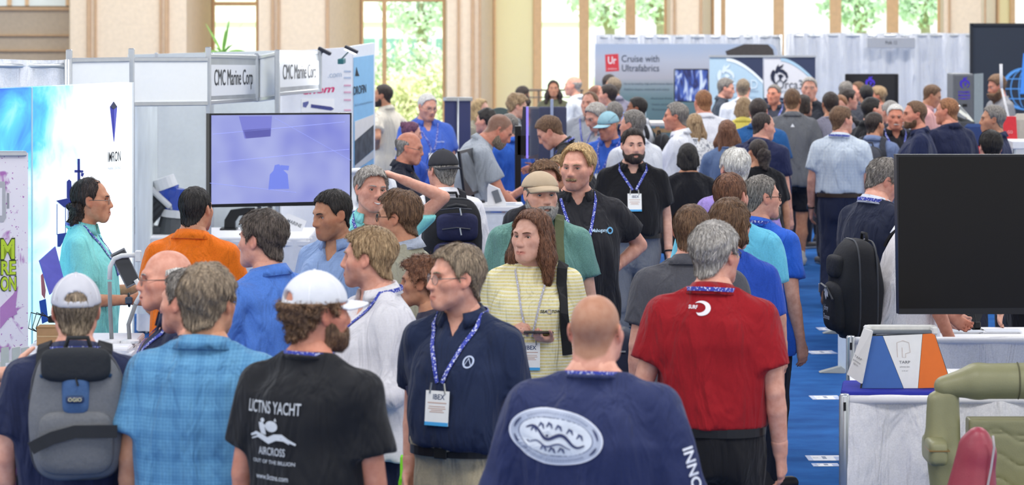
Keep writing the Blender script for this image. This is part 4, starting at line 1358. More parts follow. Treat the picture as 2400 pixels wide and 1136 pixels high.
 # ---- arms and hands
 for side in (-1, 1):
  U, Fd, curl, palm = arms[side]
  n = np.array(palm, float) if palm is not None else np.array((-side, 0.15, 0.0))
  if palm is not None: n = n * np.array((side, 1, 1))
  n = n - Fd * (n @ Fd)
  if np.linalg.norm(n) < .2:
   n = np.array((0, 0, -1.0)) - Fd * (-Fd[2])
  n = nrm(n)
  tdir = nrm(-side * np.cross(n, Fd))
  q = h / 1.75 * (0.90 if female else 1.0)
  wp = wr[side]
  st0 = sh[side] + (el[side] - sh[side]) * .34
  tips = [wp + Fd * .2 * q, wp + Fd * .1 * q + n * .09 * q, wp + Fd * .1 * q + tdir * .1 * q, wp + Fd * .1 * q - tdir * .06 * q, st0, el[side], wp]
  tips = np.array(tips)
  lm_ = np.array([st0, el[side], wp]); G = Field(lm_.min(0) - .07 * q, lm_.max(0) + .07 * q, rl * 1.12)
  ep = el[side]
  G.capsule(st0, ep, .0465 * ar, .0360 * ar, .02)
  m1 = ep + (wp - ep) * .3
  G.capsule(ep, m1, .0345 * ar, .0372 * ar, .006)
  G.capsule(m1, wp, .0368 * ar, .0265 * ar, .005)
  tipsh = np.array([wp - Fd * .05 * q] + list(tips[:4]))
  H = Field(tipsh.min(0) - .065 * q, tipsh.max(0) + .065 * q, rl * .72)
  H.capsule(wp - Fd * .045, wp, .0305 * ar, .0268 * ar, .012)
  # palm
  kn = wp + Fd * .088 * q
  for o_, r_ in ((.024, .0155), (.006, .0165), (-.012, .0155), (-.027, .0135)):
   H.capsule(wp + Fd * .014 * q + tdir * o_ * .55 * q, kn + tdir * o_ * 1.1 * q, r_ * 1.1 * q, r_ * .92 * q, .012, margin=.03)
  pj = []
  for o_, ln, r_ in ((.0285, .072, .0092), (.0095, .081, .0095), (-.0095, .075, .0090), (-.0275, .058, .0080)):
   p0 = kn + tdir * o_ * q
   ang = 0.0
   spread = o_ * 1.6
   for fr, ad, rr in ((.45, .55, 1.0), (.31, .9, .93), (.24, .7, .84)):
    ang += ad * curl * 1.5
    dirv = nrm(Fd * math.cos(ang) + n * math.sin(ang) + tdir * spread * (1 - curl))
    p1 = p0 + dirv * ln * fr * q
    H.capsule(p0, p1, r_ * rr * q, r_ * rr * .93 * q, .004, margin=.02)
    p0 = p1
   pj.append(p0)
  t0 = wp + Fd * .026 * q + tdir * .022 * q
  td = nrm(Fd * .62 + tdir * (.80 - .3 * curl) + n * (.25 + .5 * curl))
  t1 = t0 + td * .045 * q
  H.capsule(t0, t1, .0150 * q, .0115 * q, .012, margin=.03)
  td2 = nrm(td + Fd * .55 + n * .3 * curl)
  t2 = t1 + td2 * .032 * q
  H.capsule(t1, t2, .0112 * q, .0098 * q, .005, margin=.02)
  H.capsule(t2, t2 + nrm(td2 + Fd * .2) * .024 * q, .0098 * q, .0082 * q, .005, margin=.02)
  vh, fh = surfnet(H.F, H.lo, H.res)
  v, f = surfnet(G.F, G.lo, G.res)
  f = np.concatenate([f, fh + len(v)]); v = np.concatenate([v, vh])
  cc = np.tile(tone, (len(v), 1))
  wk_ = np.clip(((v - wp) @ Fd - .07 * q) / (.05 * q), 0, 1)[:, None] * .18
  cc = cc * (1 - wk_) + rosy[None] * wk_
  push(v, f, cc)
  P.hand = getattr(P, 'hand', {}); P.hand[side] = (wp, Fd, n, tdir, kn, q)
 VV = np.concatenate(V); FF = np.concatenate(Fc)
 body = add('body', VV, FF, skin_mat(), root, smooth=True)
 at = body.data.color_attributes.new('tone', 'FLOAT_COLOR', 'POINT')
 cA = np.concatenate([np.concatenate(T), np.ones((len(VV), 1))], 1).astype(np.float32)
 at.data.foreach_set('color', cA.ravel())
 # ---- hair on the head's grid
 hw = lambda v: (v * hk) @ RH.T.astype(np.float32) + HC.astype(np.float32)
 PH = np.degrees(np.arctan2(np.abs(x), y + .012)) + 0 * z
 cols = HAIRC[hc]
 def noise3(sc, amp):
  o = 0
  for i in range(4):
   k_ = nr.normal(size=3) * sc; ph = nr.rand() * 6.28
   o = o + np.sin(x * k_[0] + y * k_[1] + z * k_[2] + ph)
  return o * amp * .5
 strand = (np.sin(np.arctan2(x, y + .03) * 23 + np.sin(z * 60) * 1.2) * .0016 + np.sin(np.arctan2(x, y + .03) * 41 + z * 70) * .0010) if hair not in ('curly', 'afro') else 0
 cap_on = cap is not None
 def strands(F, G, n, ln, wid, lift, curl=0.0):
  """thin locks that follow the hair's surface away from the crown; returns verts, quads, shade"""
  g = np.stack(np.gradient(F, G.res), -1)
  def at_(p):
   q = (p - G.lo) / G.res
   i = np.clip(np.floor(q).astype(int), 0, np.array(F.shape) - 2); t_ = np.clip(q - i, 0, 1)
   o = 0; gg = 0
   for c in CORN:
    w_ = np.prod(np.where(c, t_, 1 - t_), -1); j = i + c
    o = o + w_ * F[j[:, 0], j[:, 1], j[:, 2]]; gg = gg + w_[:, None] * g[j[:, 0], j[:, 1], j[:, 2]]
   return o, gg / np.maximum(np.linalg.norm(gg, axis=1, keepdims=True), 1e-6)
  v, f = surfnet(F, G.lo, G.res)
  if len(v) < 50: return None
  p = v[nr.randint(len(v), size=n)] + nr.normal(size=(n, 3)) * G.res * .5
  crown = np.array((0.012, -.045, .125))
  pts, nn_, off = [], [], lift * (.2 + nr.rand(n))
  jit = nr.normal(size=(n, 3)) * .22
  d0, N = at_(p)
  p = p - N * (d0 - 0)[:, None]
  for s_ in range(5):
   d0, N = at_(p)
   p = p - N * np.clip(d0, -.006, .006)[:, None]
   pts.append(p + N * (off * (.25 + .75 * min(1, s_ / 2)))[:, None]); nn_.append(N)
   fl = (p - crown); fl = fl / np.linalg.norm(fl, axis=1, keepdims=True) + np.array((0, -.25, -.35)) * (p[:, 2:3] < .09) + jit
   if curl: fl = fl + nr.normal(size=(n, 3)) * curl
   fl = fl - N * (fl * N).sum(1, keepdims=True)
   fl = fl / np.maximum(np.linalg.norm(fl, axis=1, keepdims=True), 1e-6)
   p = p + fl * (ln / 4)
  V = np.zeros((n, 5, 2, 3), np.float32); sd = np.cross(nn_[2], pts[3] - pts[1]); sd /= np.maximum(np.linalg.norm(sd, axis=1, keepdims=True), 1e-6)
  for s_, w_ in enumerate((.7, 1, .9, .65, .15)):
   V[:, s_, 0] = pts[s_] - sd * wid * w_; V[:, s_, 1] = pts[s_] + sd * wid * w_ + nn_[s_] * wid * .4
  b_ = (np.arange(n) * 10)[:, None]
  Q = np.concatenate([np.concatenate([b_ + 2 * s_, b_ + 2 * s_ + 1, b_ + 2 * s_ + 3, b_ + 2 * s_ + 2], 1) for s_ in range(4)])
  return V.reshape(-1, 3), Q.astype(np.int32), np.repeat(nr.uniform(-.42, .5, n), 10)
 def hair_add(name, F, G, m, n, ln, wid, lift, curl=0.0, smoothit=0):
  F = np.ascontiguousarray(F, dtype=np.float32)
  v, f = surfnet(F, G.lo, G.res)
  if len(v) == 0: return None
  if G is HG:                                      # drop what lies deep inside the skull
   q_ = np.clip(((v - G.lo) / G.res).astype(int), 0, np.array(HF0.shape) - 1)
   dp = HF0[q_[:, 0], q_[:, 1], q_[:, 2]] < -.010
   f = f[~dp[f].all(1)]
   us = np.unique(f); mp_ = np.zeros(len(v), np.int32); mp_[us] = np.arange(len(us)); v = v[us]; f = mp_[f]
  sh_ = np.zeros(len(v))
  st_ = strands(F, G, n, ln, wid, lift, curl) if (s > 300 and n) else None
  if st_ is not None:
   f = np.concatenate([f, st_[1] + len(v)]); v = np.concatenate([v, st_[0]]); sh_ = np.concatenate([sh_, st_[2]])
  o = add(name, hw(v.astype(np.float32)), f, m, root, smooth=True)
  at = o.data.attributes.new('shade', 'FLOAT', 'POINT'); at.data.foreach_set('value', sh_.astype(np.float32))
  return o
 def hair_mesh(F, name='hair', m=None, tag=None):
  cu_ = hair in ('curly', 'mop') and name == 'hair'
  n = 1200 if name == 'hair' else 500 if beard in ('short', 'goatee', 'mustache') else 1000
  return hair_add(name, F, HG, m or hair_mat(*cols, curl=hair in ('curly', 'afro')), n, .034 if name == 'hair' else .020, .0013 if name == 'hair' else .0006, (min(.0045, th * .35) if not cu_ else .010) if name == 'hair' else .0012 if beard == 'short' else .004, .9 if cu_ else 0)
 if hair in ('short', 'recede', 'thick', 'sweep', 'fringe', 'crop', 'curly', 'mop', 'swoop', 'long', 'bob', 'ponytail', 'mullet', 'bun', 'spiky', 'buzz', 'buzzfade'):
  th = {'short': .011, 'recede': .009, 'thick': .019, 'sweep': .018, 'fringe': .008, 'crop': .006, 'curly': .022, 'mop': .026, 'swoop': .020,
              'long': .015, 'bob': .020, 'ponytail': .010, 'mullet': .011, 'bun': .011, 'spiky': .020, 'buzz': .003, 'buzzfade': .003}[hair] * hairk
  if cap_on: th = min(th, .010) if hair not in ('curly', 'mullet') else th
  styl = 'recede' if hair in ('recede', 'mullet', 'buzzfade', 'swoop') else ('long' if hair in ('long',) else 'bob' if hair == 'bob' else 'short')
  HL = hairline(PH, styl).astype(np.float32)
  # thinner at sides and nape, fuller on top
  tv = th * np.clip(.62 + (z + .02) * 4.5, .5, 1.0) if hair not in ('long', 'bob', 'curly', 'mop') else th * np.clip(.85 + z * 2, .7, 1.1)
  if hair == 'sweep': tv = tv * np.clip(1 + y * 4.5, .6, 1.5)
  if hair == 'swoop': tv = tv * np.clip(1.05 - y * 5, .45, 1.5)
  F = HF0 - tv + strand
  if hair in ('curly', 'mop', 'spiky', 'thick', 'sweep', 'bob', 'long'):
   F = F + noise3({'curly': 95, 'mop': 75, 'spiky': 120, 'thick': 60, 'sweep': 60, 'bob': 50, 'long': 50}[hair], th * (.30 if hair in ('curly', 'mop', 'spiky') else .14))
  F = np.maximum(F, (HL - z) * .8)
  F = np.maximum(F, -(z + .115))
  if cap_on: F = np.maximum(F, z - (.082 if cap[0] == 'trucker' and hair != 'curly' else .040))
  if hair == 'fringe':                       # bald crown, hair left at the sides and back
   topl = np.interp(PH, (0, 55, 80, 110, 150, 180), (-.2, -.2, .045, .055, .050, .045)).astype(np.float32)
   F = np.maximum(F, (z - topl) * .8)
  if hair in ('recede', 'mullet') and hairk < .95:
   F = np.maximum(F, .036 - np.sqrt((x / 1.0) ** 2 + ((y - .035)) ** 2 + ((z - .112) / 1.2) ** 2))
  # clear the face and the ears
  F = np.maximum(F, -(np.sqrt((x / .056) ** 2 + ((y - .105) / .05) ** 2 + ((z + .02) / .085) ** 2) - 1) * .05)
  if hair not in ('long', 'bob'):
   for q in (-1, 1):
    F = np.maximum(F, -(np.sqrt(((x - q * .09) / .03) ** 2 + ((y + .006) / .026) ** 2 + ((z + .010) / .040) ** 2) - 1) * .026)
  if hair not in ('buzz', 'buzzfade'):
   hair_mesh(F)
  if hair in ('long', 'bob', 'ponytail', 'mullet', 'bun'):
   LG = Field((-.16, -.22, -.36), (.16, .12, .13), max(rh * 1.25, .006) / hk)
   if hair == 'long':
    for q in (-1, 1):
     LG.capsule((q * .066, .008, .02), (q * .096, .002, -.10), .030, .042, .03, full=True)
     LG.capsule((q * .096, .0, -.10), (q * .108, .018, -.205), .042, .024, .03, full=True)
    LG.capsule((-.03, -.075, .02), (-.045, -.085, -.23), .045, .042, .04, full=True)
    LG.capsule((.03, -.075, .02), (.045, -.085, -.24), .045, .038, .04, full=True)
   elif hair == 'bob':
    for q in (-1, 1):
     LG.capsule((q * .070, -.005, .02), (q * .076, -.006, -.06), .032, .034, .03, full=True)
    LG.capsule((-.03, -.075, .02), (-.035, -.072, -.085), .045, .042, .04, full=True)
    LG.capsule((.03, -.075, .02), (.035, -.072, -.085), .045, .042, .04, full=True)
   elif hair == 'ponytail':
    LG.ellip((0, -.125, -.02), (.060, .055, .062), 0)
    LG.capsule((0, -.10, -.02), (0, -.13, -.12), .05, .045, .03, full=True)
   elif hair == 'bun':
    LG.ellip((0, -.10, .075), (.048, .045, .045), 0)
   elif hair == 'mullet':
    LG.capsule((-.03, -.075, -.04), (-.030, -.080, -.135), .042, .040, .03, full=True)
    LG.capsule((.03, -.075, -.04), (.030, -.080, -.135), .042, .040, .03, full=True)
   xl, yl, zl = LG.xyz()
   wob = 0
   for i in range(4):
    k_ = nr.normal(size=3) * (np.array((70, 70, 18)) if hair in ('long', 'bob') else np.array((85, 85, 60)))
    wob = wob + np.sin(xl * k_[0] + yl * k_[1] + zl * k_[2] + nr.rand() * 6)
   LG.F = LG.F + wob * (.0028 if hair in ('long', 'bob') else .006) + np.sin(np.arctan2(xl, yl + .03) * 37 + zl * 12) * .0018
   inner = np.sqrt((xl / .066) ** 2 + ((yl - .06) / .085) ** 2 + ((zl + .03) / .115) ** 2) - 1
   LG.F = np.maximum(LG.F, -inner * .06)
   hair_add('hair_length' if hair != 'ponytail' else 'ponytail', LG.F, LG, hair_mat(*cols, curl=hair in ('ponytail', 'mullet')), 1500, .06, .0014, .005, .9 if hair in ('ponytail', 'mullet') else 0)
 # ---- beard
 def surf_y(xx, zz):                                  # face surface depth on the head grid
  i = int(np.clip(np.searchsorted(HG.ax[0], xx), 1, HG.F.shape[0] - 2)); k = int(np.clip(np.searchsorted(HG.ax[2], zz), 1, HG.F.shape[2] - 2))
  colm = HG.F[i, :, k]
  ins = np.where(colm < 0)[0]
  if len(ins) == 0: return .08
  j = ins[-1]
  if j + 1 >= len(colm): return float(HG.ax[1][j])
  t = colm[j] / (colm[j] - colm[j + 1])
  return float(HG.ax[1][j] + t * HG.res)
 if beard:
  tb, low = {'full': (.013, -.150), 'short': (.0032, -.125), 'long': (.030, -.185), 'goatee': (.006, -.125), 'mustache': (.0075, -.09), 'mid': (.0065, -.130)}[beard]
  F = HF0 - tb * np.clip(.35 + (-.02 - z) * 16, .25, 1.0) + noise3(260, tb * .16)
  F = np.maximum(F, (z + np.interp(PH, (0, 18, 30, 50, 75, 90, 180), (.050, .052, .062, .058, .012, -.002, .0)).astype(np.float32)) * .8)
  F = np.maximum(F, low - z)
  F = np.maximum(F, (-.006 - y) if beard != 'long' else (.0 - y))
  F = np.maximum(F, (-.114 - z - .22 * y) if beard in ('short', 'mid') else F * 0 - 1)
  F = np.maximum(F, -(np.sqrt((x / .021) ** 2 + ((y - .10) / .025) ** 2 + ((z + .0715) / .0085) ** 2) - 1) * .01)
  if beard == 'goatee': F = np.maximum(F, np.abs(x) - .034)
  if beard == 'mustache': F = np.maximum(np.maximum(F, np.abs(x) - .032), -.064 - z)
  if beard == 'long':
   BG = Field((-.1, -.03, -.34), (.1, .15, 0), rh / hk)
   BG.capsule((0, .05, -.10), (0, .055, -.26), .050, .022, .03, full=True)
   xb, yb, zb = BG.xyz()
   BG.F = np.maximum(BG.F, zb + .088) + np.sin(xb * 170 + zb * 30) * .002
   v, f = surfnet(BG.F, BG.lo, BG.res)
   add('beard_length', hw(v), f, hair_mat(*HAIRC[beardc or hc]), root, smooth=True)
  hair_mesh(F, 'beard', hair_mat(*HAIRC[beardc or hc]))
 face_vis = 62 < (hyaw % 360) < 298
 # ---- eyes, brows, lids
 if face_vis:
  for q in (-1, 1):
   ye = surf_y(q * .0325, .003)
   e = bpy.data.objects.new('eye', eye_mesh(iris))
   COL.objects.link(e)
   e.parent = root
   Rm = Matrix([list(r) for r in RH]).to_4x4()
   pos = HC + RH @ (np.array((q * .0325, ye - .0045, .0035)) * hk)
   e.matrix_local = Matrix.Translation(pos) @ Rm @ Matrix.Diagonal((.0150 * hk, .0085 * hk, .0078 * hk, 1))
   eb = MB()
   pts = []
   for i in range(6):
    t = i / 5
    xx = q * (.014 + .037 * t); zz = .0225 + .0065 * math.sin(t * 2.4) - .003 * t
    pts.append(HC + RH @ (np.array((xx, surf_y(xx, zz) + .0005, zz)) * hk))
   eb.tube(pts, [.0022 * hk, .0036 * hk, .0036 * hk, .0032 * hk, .0025 * hk, .0012 * hk], 6)
   eb.build('eyebrow', hair_mat(*(HAIRC[beardc or hc] if hc not in ('white',) else HAIRC['grey'])), root, smooth=True)
   if s > 230:
    ld = MB(); pts = []
    for i in range(7):
     t = i / 6
     xx = q * (.0185 + .029 * t); zz = .0042 + .0072 * math.sin(math.pi * t)
     pts.append(HC + RH @ (np.array((xx, max(surf_y(xx, zz), ye + .0015 + .0025 * math.sin(math.pi * t)), zz)) * hk))
    ld.tube(pts, [.0010 * hk, .0017 * hk, .0020 * hk, .0021 * hk, .0020 * hk, .0017 * hk, .0010 * hk], 6)
    ld.build('eyelid', mat([int(v * .62) for v in SKIN[skin]] if isinstance(skin, str) else skin, rough=.6, noise=0), root, smooth=True)
 if smile:
  tm = MB()
  pts = []
  for i in range(7):
   xx = -.019 + .038 * i / 6
   pts.append(HC + RH @ (np.array((xx, surf_y(xx, -.0705) + .001, -.0708 + .006 * (i / 3 - 1) ** 2)) * hk))
  tm.tube(pts, [.0012, .0032, .0042, .0044, .0042, .0032, .0012], 6)
  tm.build('teeth', mat('f0ece4', rough=.3, noise=0), root, smooth=True)
 # ---- eyeglasses
 if glasses:
  gm = MB(); gl = MB()
  dark = glasses == 'sun'
  onhead = glasses in ('head', 'headblue', 'headwhite')
  oz, oy, tilt = (0, 0, 0) if not onhead else (.088, -.022, -25)
  Rt = rotm('X', tilt)
  def gp(p): return HC + RH @ ((Rt @ np.array(p) + np.array((0, oy, oz))) * hk)
  for q in (-1, 1):
   ring = []
   for i in range(13):
    a_ = 2 * math.pi * i / 12
    ring.append(gp((q * .033 + .0235 * math.cos(a_), .1015 - abs(.0235 * math.cos(a_) * q + .033) * .12, -.002 + .0165 * math.sin(a_) * (1 - .15 * math.cos(2 * a_)))))
   gm.tube(ring, .0013 * hk if glasses != 'thick' else .0021 * hk, 5, caps=False)
   gl.poly(ring[:12], [tuple(range(12))])
   gm.tube([gp((q * .056, .0955, .004)), gp((q * .074, .075, .006)), gp((q * .082, .0, .008)), gp((q * .083, -.018, .002)), gp((q * .080, -.028, -.012))], .0016 * hk, 5)
  gm.tube([gp((-.0105, .1005, .001)), gp((0, .1045, .004)), gp((.0105, .1005, .001))], .0014 * hk, 5)
  fo = gm.build('eyeglasses', mat({'wire': '8a8078', 'sun': '1c1a1c', 'head': '1c1a1c', 'headblue': '20242c', 'headwhite': 'e8eaee'}.get(glasses, '2a2422'), rough=.3, metal=.6 if glasses == 'wire' else 0, noise=0), root)
  if glasses in ('sun', 'head'):
   gl.build('lens', mat('18181a', rough=.1, noise=0), fo)
  elif glasses in ('headblue', 'headwhite'):
   gl.build('lens', mat('2c6cc0', rough=.1, metal=.6, noise=0), fo)
  else:
   gl.build('lens', mat('f4f8fa', rough=.05, noise=0, alpha=.10, spec=.8), fo)
 # ---- cap
 if cap is not None:
  kind, ccol, brim_yaw = cap[0], cap[1], cap[2]
  RB = rotm('Z', brim_yaw)
  ct = .016 if kind != 'flat' else .022
  cF = np.sqrt((x / (.0765 + ct)) ** 2 + ((y + .012) / (.0965 + ct)) ** 2 + ((z - .030) / (.0885 + (ct if kind != 'flat' else .006) + .004)) ** 2) - 1
  cF = cF * (.0765 + ct)
  bd = RB @ np.array((0, 1, 0)); tl_ = .26
  fwd_ = x * bd[0] + y * bd[1]
  plane = .044 + tl_ * 0.25 * fwd_ - z if kind == 'flat' else .030 + tl_ * .3 * fwd_ - z
  cF = np.maximum(cF, plane)
  shell = np.maximum(cF, -(HF0 - .004 * (z < .05)))
  bx = x * RB[0, 0] + y * RB[1, 0]                  # cap's own axes
  by = -(-x * 0 + 0 * y) + fwd_
  if kind == 'trucker':
   hole = np.sqrt((bx / .040) ** 2 + ((z - .046) / .032) ** 2) - 1
   cF = np.where(by < -.03, np.maximum(cF, np.minimum(-hole * .04, cF * 0 + 1) * (z > .046 - .0)), cF) if False else cF
   keep = (by < -.03)
   cF = np.where(keep, np.maximum(cF, np.maximum(-hole * .035, -(z - .044) * 1.0 - 0.0 + 0)), cF) if False else cF
   hol = np.maximum(hole * .035, .047 - z)
   cF = np.where(keep, np.maximum(cF, -hol), cF)
  v, f = surfnet(cF.astype(np.float32), HG.lo, HG.res)
  mesh_m = mat(ccol, rough=.9, bump=.25, bscale=420, noise=.03)
  co = add('cap', hw(relax(v, f, 1)), f, mesh_m, root, smooth=True)
  # brim
  bm_ = MB(); rows = []
  blen = {'trucker': .078, 'ball': .075, 'flat': .042}[kind]
  n_ = 13
  for layer, dz in ((0, 0), (1, -.004 if kind != 'flat' else -.010)):
   for j in range(5):
    for i in range(n_):
     a_ = math.radians(-64 + 128 * i / (n_ - 1))
     r0 = np.array((math.sin(a_) * (.0765 + ct), math.cos(a_) * (.0965 + ct) - .012))
     ex_ = blen * j / 4 * max(0.05, math.cos(a_) ** .8)
     p = np.array((r0[0] * (1 - .02 * j), r0[1] + ex_, .040 + (.016 if kind == 'flat' else 0) - .012 * (abs(math.sin(a_)) ** 2) * 1.4 - (j / 4) * (.012 if kind != 'flat' else .020) + dz))
     rows.append(HC + RH @ ((RB @ p) * hk))
  nn = 5 * n_
  fc = []
  for j in range(4):
   for i in range(n_ - 1):
    q0 = j * n_ + i
    fc += [(q0, q0 + 1, q0 + n_ + 1, q0 + n_), (nn + q0 + n_, nn + q0 + n_ + 1, nn + q0 + 1, nn + q0)]
  ring = list(range(n_)) + [j * n_ + n_ - 1 for j in range(1, 5)] + [4 * n_ + i for i in range(n_ - 2, -1, -1)] + [j * n_ for j in range(3, 0, -1)]
  for i in range(len(ring)):
   a_, b_ = ring[i], ring[(i + 1) % len(ring)]
   fc.append((b_, a_, a_ + nn, b_ + nn))
  bm_.poly(rows, fc)
  bm_.build('brim', mat(cap[3] if len(cap) > 3 else ccol, rough=.85, noise=.03), co, smooth=True)
  if kind != 'flat':
   bt = MB(); bt.lathe([(.001, .006), (.007, .004), (.008, 0), (.006, -.004)], 10)
   bt.v = [tuple(HC + RH @ ((np.array(q_) + np.array((0, -.012, .030 + .0885 + ct + .003))) * hk)) for q_ in bt.v]
   bt.build('button', mat(ccol, rough=.8, noise=.03), co, smooth=True)
   seam = MB()
   for az in (0, 60, 120):
    pts = []
    for i in range(15):
     e_ = math.radians(8 + (164) * i / 14)
     dd = np.array((math.sin(math.radians(az)) * math.cos(e_), math.cos(math.radians(az)) * math.cos(e_), math.sin(e_)))
     p = np.array((dd[0] * (.0765 + ct + .0008), dd[1] * (.0965 + ct + .0008) - .012, .030 + dd[2] * (.0885 + ct + .0048)))
     if kind == 'trucker' and az == 0 and i > 9: continue
     pts.append(HC + RH @ ((RB @ p) * hk))
    seam.tube(pts, .0012 * hk, 4)
   seam.build('seam', mat(cap[4] if len(cap) > 4 else ccol, rough=.8, noise=0), co)
 # ---- shirt
 rank = rs
 cm = cloth(color, pattern, color2)
 front, back = c + b, c - b
 tb = .30 if tuck else .92
 fa, ff, fb = a.copy(), front.copy(), back.copy()
 for i in range(6, -1, -1):                           # cloth hangs from the fullest point downwards
  fa[i] = max(a[i], fa[i + 1] * tb + a[i] * (1 - tb)) if fa[i + 1] > a[i] else a[i]
  ff[i] = max(front[i], ff[i + 1] * tb + front[i] * (1 - tb))
  fb[i] = min(back[i], fb[i + 1] * tb + back[i] * (1 - tb))
 sc_, sb_ = (ff + fb) / 2, (ff - fb) / 2
 if hem is None: hem = .572 if tuck else (.455 if not female else .46)
 slen = {'short': .66, 'long': 2.0, 'roll': 1.55, 'none': .12, 'cap': .35}[sleeve]
 loose = .014 if not female else .012
 if shirt in ('jacket', 'blazer'): loose = .024
 pts = [sh[-1], sh[1], up((0, 0, .86 * h)), up((.2 * wk, .24 * wk, hem * h)), up((-.2 * wk, -.2 * wk, hem * h)), up((.22 * wk, .26 * wk, .66 * h)), up((-.22 * wk, -.22 * wk, .66 * h))]
 for q in (-1, 1):
  pts.append(sh[q] + (el[q] - sh[q]) * min(1, slen))
  if slen > 1: pts.append(el[q] + (wr[q] - el[q]) * (slen - 1))
 pts = np.array(pts)
 S = Field(pts.min(0) - .095, pts.max(0) + .095, rank)
 nkf = np.interp(S.ax[2], (.79 * h, .855 * h), (1, .05)).astype(np.float32)[None, None, :]
 D, xu, yu, zu = torso(S.xyz(), fa, sb_, sc_, loose * (nkf if not (lean or roll) else 1))
 if zu.ndim == 3 and zu.shape != S.F.shape: zu = zu + 0 * S.F
 S.F = D + 0 * S.F
 for q in (-1, 1):
  S.capsule(up((q * .030 * wk, -.024, .863 * h)), sh[q] + np.array((-q * .012, 0, .004)), .038 * wk, .053 * wk, .04)
  if female:
   bz = up((q * .075 * wk, .085 * wk + .03 * g, .722 * h))
   S.capsule(bz, bz + RU @ np.array((0, .02, -.02)), .078 * wk, .068 * wk, .06)
 S.capsule(nb + RU @ np.array((0, 0, -.07)), nb + RU @ np.array((0, .004, .045)), .078 * wk, .070 * wk, .03)
 if not tuck:
  for q in (-1, 1):
   S.capsule(hip[q], hip[q] + (knee[q] - hip[q]) * .35, .116 * wk * (1 + .12 * g), .112 * wk * (1 + .12 * g), .05, margin=.09)
 # everything but the sleeves is cut at hem and neckline
 nk = {'tee': (.868, .13), 'polo': (.868, .16), 'shirt': (.868, .16), 'blazer': (.866, .2), 'jacket': (.868, .1), 'scoop': (.868, .20)}.get(shirt, (.866, .16))
 body_cut = np.maximum(hem * h + (np.sin(xu * 9 + 1) * .006 + yu * .05) - zu, 0)
 body_cut = np.maximum(S.F, hem * h + np.sin(xu * 11 + 1.3) * .005 - zu)
 S.F = body_cut
 for q in (-1, 1):
  sp, ep, wp = sh[q], el[q], wr[q]
  if slen <= 1:
   e1 = sp + (ep - sp) * slen
   rr = (.064 if not female else .058) * ar
   tmp = Field(S.lo, S.lo + 1e-3, S.res)
   m_ = .14
   e2 = e1 + arms[q][0] * .06
   sl = S.sub(np.minimum(sp, e2) - m_, np.maximum(sp, e2) + m_)
   dd = cap_d(S.xyz(sl), sp, e2, rr, rr * 1.10)
   X_, Y_, Z_ = S.xyz(sl)
   U = arms[q][0]
   cutp = (X_ - e1[0]) * U[0] + (Y_ - e1[1]) * U[1] + (Z_ - e1[2]) * U[2]
   dd = np.maximum(dd, cutp)
   S.union(dd, .03, sl)
  else:
   S.capsule(sp, ep, .064 * ar, .056 * ar, .03, margin=.08)
   e1 = ep + (wp - ep) * (slen - 1) * .97
   S.capsule(ep, e1, .057 * ar, .057 * ar + (.040 - .057) * ar * (slen - 1), .03, margin=.07)
 X_, Y_, Z_ = S.xyz()
 fold = 0
 for i in range(5):
  k_ = nr.normal(size=3) * np.array((22, 22, 11)); fold = fold + np.sin(X_ * k_[0] + Y_ * k_[1] + Z_ * k_[2] + nr.rand() * 6.3)
 S.F = S.F - .008 * nkf + fold * (.4 + .6 * nkf) * (.0032 if pattern not in ('slub',) else .0040)
 S.F = np.maximum(S.F, (zu - (nk[0] * h - np.clip(yu + .03, -.02, 1) * nk[1] * 1.6)) * .9)
 if (shirt in ('polo', 'shirt', 'blazer')) and placket:
  vd = {'polo': .075, 'shirt': .115, 'blazer': .26}[shirt]
  V_ = np.maximum(np.abs(xu) - .46 * (zu - (.85 * h - vd)) * (1 if shirt != 'blazer' else .6), -(yu - .0))
  S.F = np.maximum(S.F, -V_ * .9)
 v, f = surfnet(S.F, S.lo, S.res)
 v = relax(v, f, 1)
 shirt_name = {'polo': 'polo_shirt', 'tee': 't_shirt', 'shirt': 'button_shirt', 'blazer': 'blazer', 'jacket': 'jacket', 'scoop': 'blouse'}[shirt]
 so = add(shirt_name, v, f, cm, root, smooth=True)
 P.shirt = so; P.sv = v; P.sf = f
 P.bvh = BVHTree.FromPolygons(v.tolist(), f.tolist()) if (s > 180) else None
 # collar
 if collar is None: collar = shirt in ('polo', 'shirt', 'blazer')
 ccol_ = cloth(undershirt) if undershirt else cm
 tiltn = HC - nb
 axn = nrm(tiltn * .5 + RU @ np.array((0, 0, .1)))
 xa = nrm(RU @ np.array((1, 0, 0)) - axn * ((RU @ np.array((1, 0, 0))) @ axn)); ya = np.cross(axn, xa)
 cr = nr_ * hk * 1.06
 ncb = up((0, -.020, .856 * h))
 def ringp(th_, r_, z_, fy=0.0):
  return ncb + xa * math.sin(th_) * r_ + ya * (math.cos(th_) * r_ + fy) + axn * z_
 if collar:
  cb = MB(); n_ = 26; gap = math.radians(30 if placket else 6)
  prof_ = lambda t: [(cr + .010, -.022), (cr + .007, .030 - .016 * (.5 + .5 * math.cos(t))), (cr + .016, .036 - .018 * (.5 + .5 * math.cos(t))),
                           (cr + .036 + .010 * abs(math.sin(t)), -.012 - .026 * max(0, math.cos(t)) ** 2 - .004), (cr + .026 + .010 * abs(math.sin(t)), -.018 - .026 * max(0, math.cos(t)) ** 2)]
  for i in range(n_ + 1):
   t = gap + (2 * math.pi - 2 * gap) * i / n_
   for r_, z_ in prof_(t):
    cb.v.append(tuple(ringp(t, r_, z_, .006)))
  for i in range(n_):
   for j in range(5):
    a_, b_ = i * 5 + j, i * 5 + (j + 1) % 5
    cb.f.append((a_, a_ + 5, b_ + 5, b_))
  cb.f.append((0, 1, 2, 3, 4)); cb.f.append(tuple(n_ * 5 + j for j in (4, 3, 2, 1, 0)))
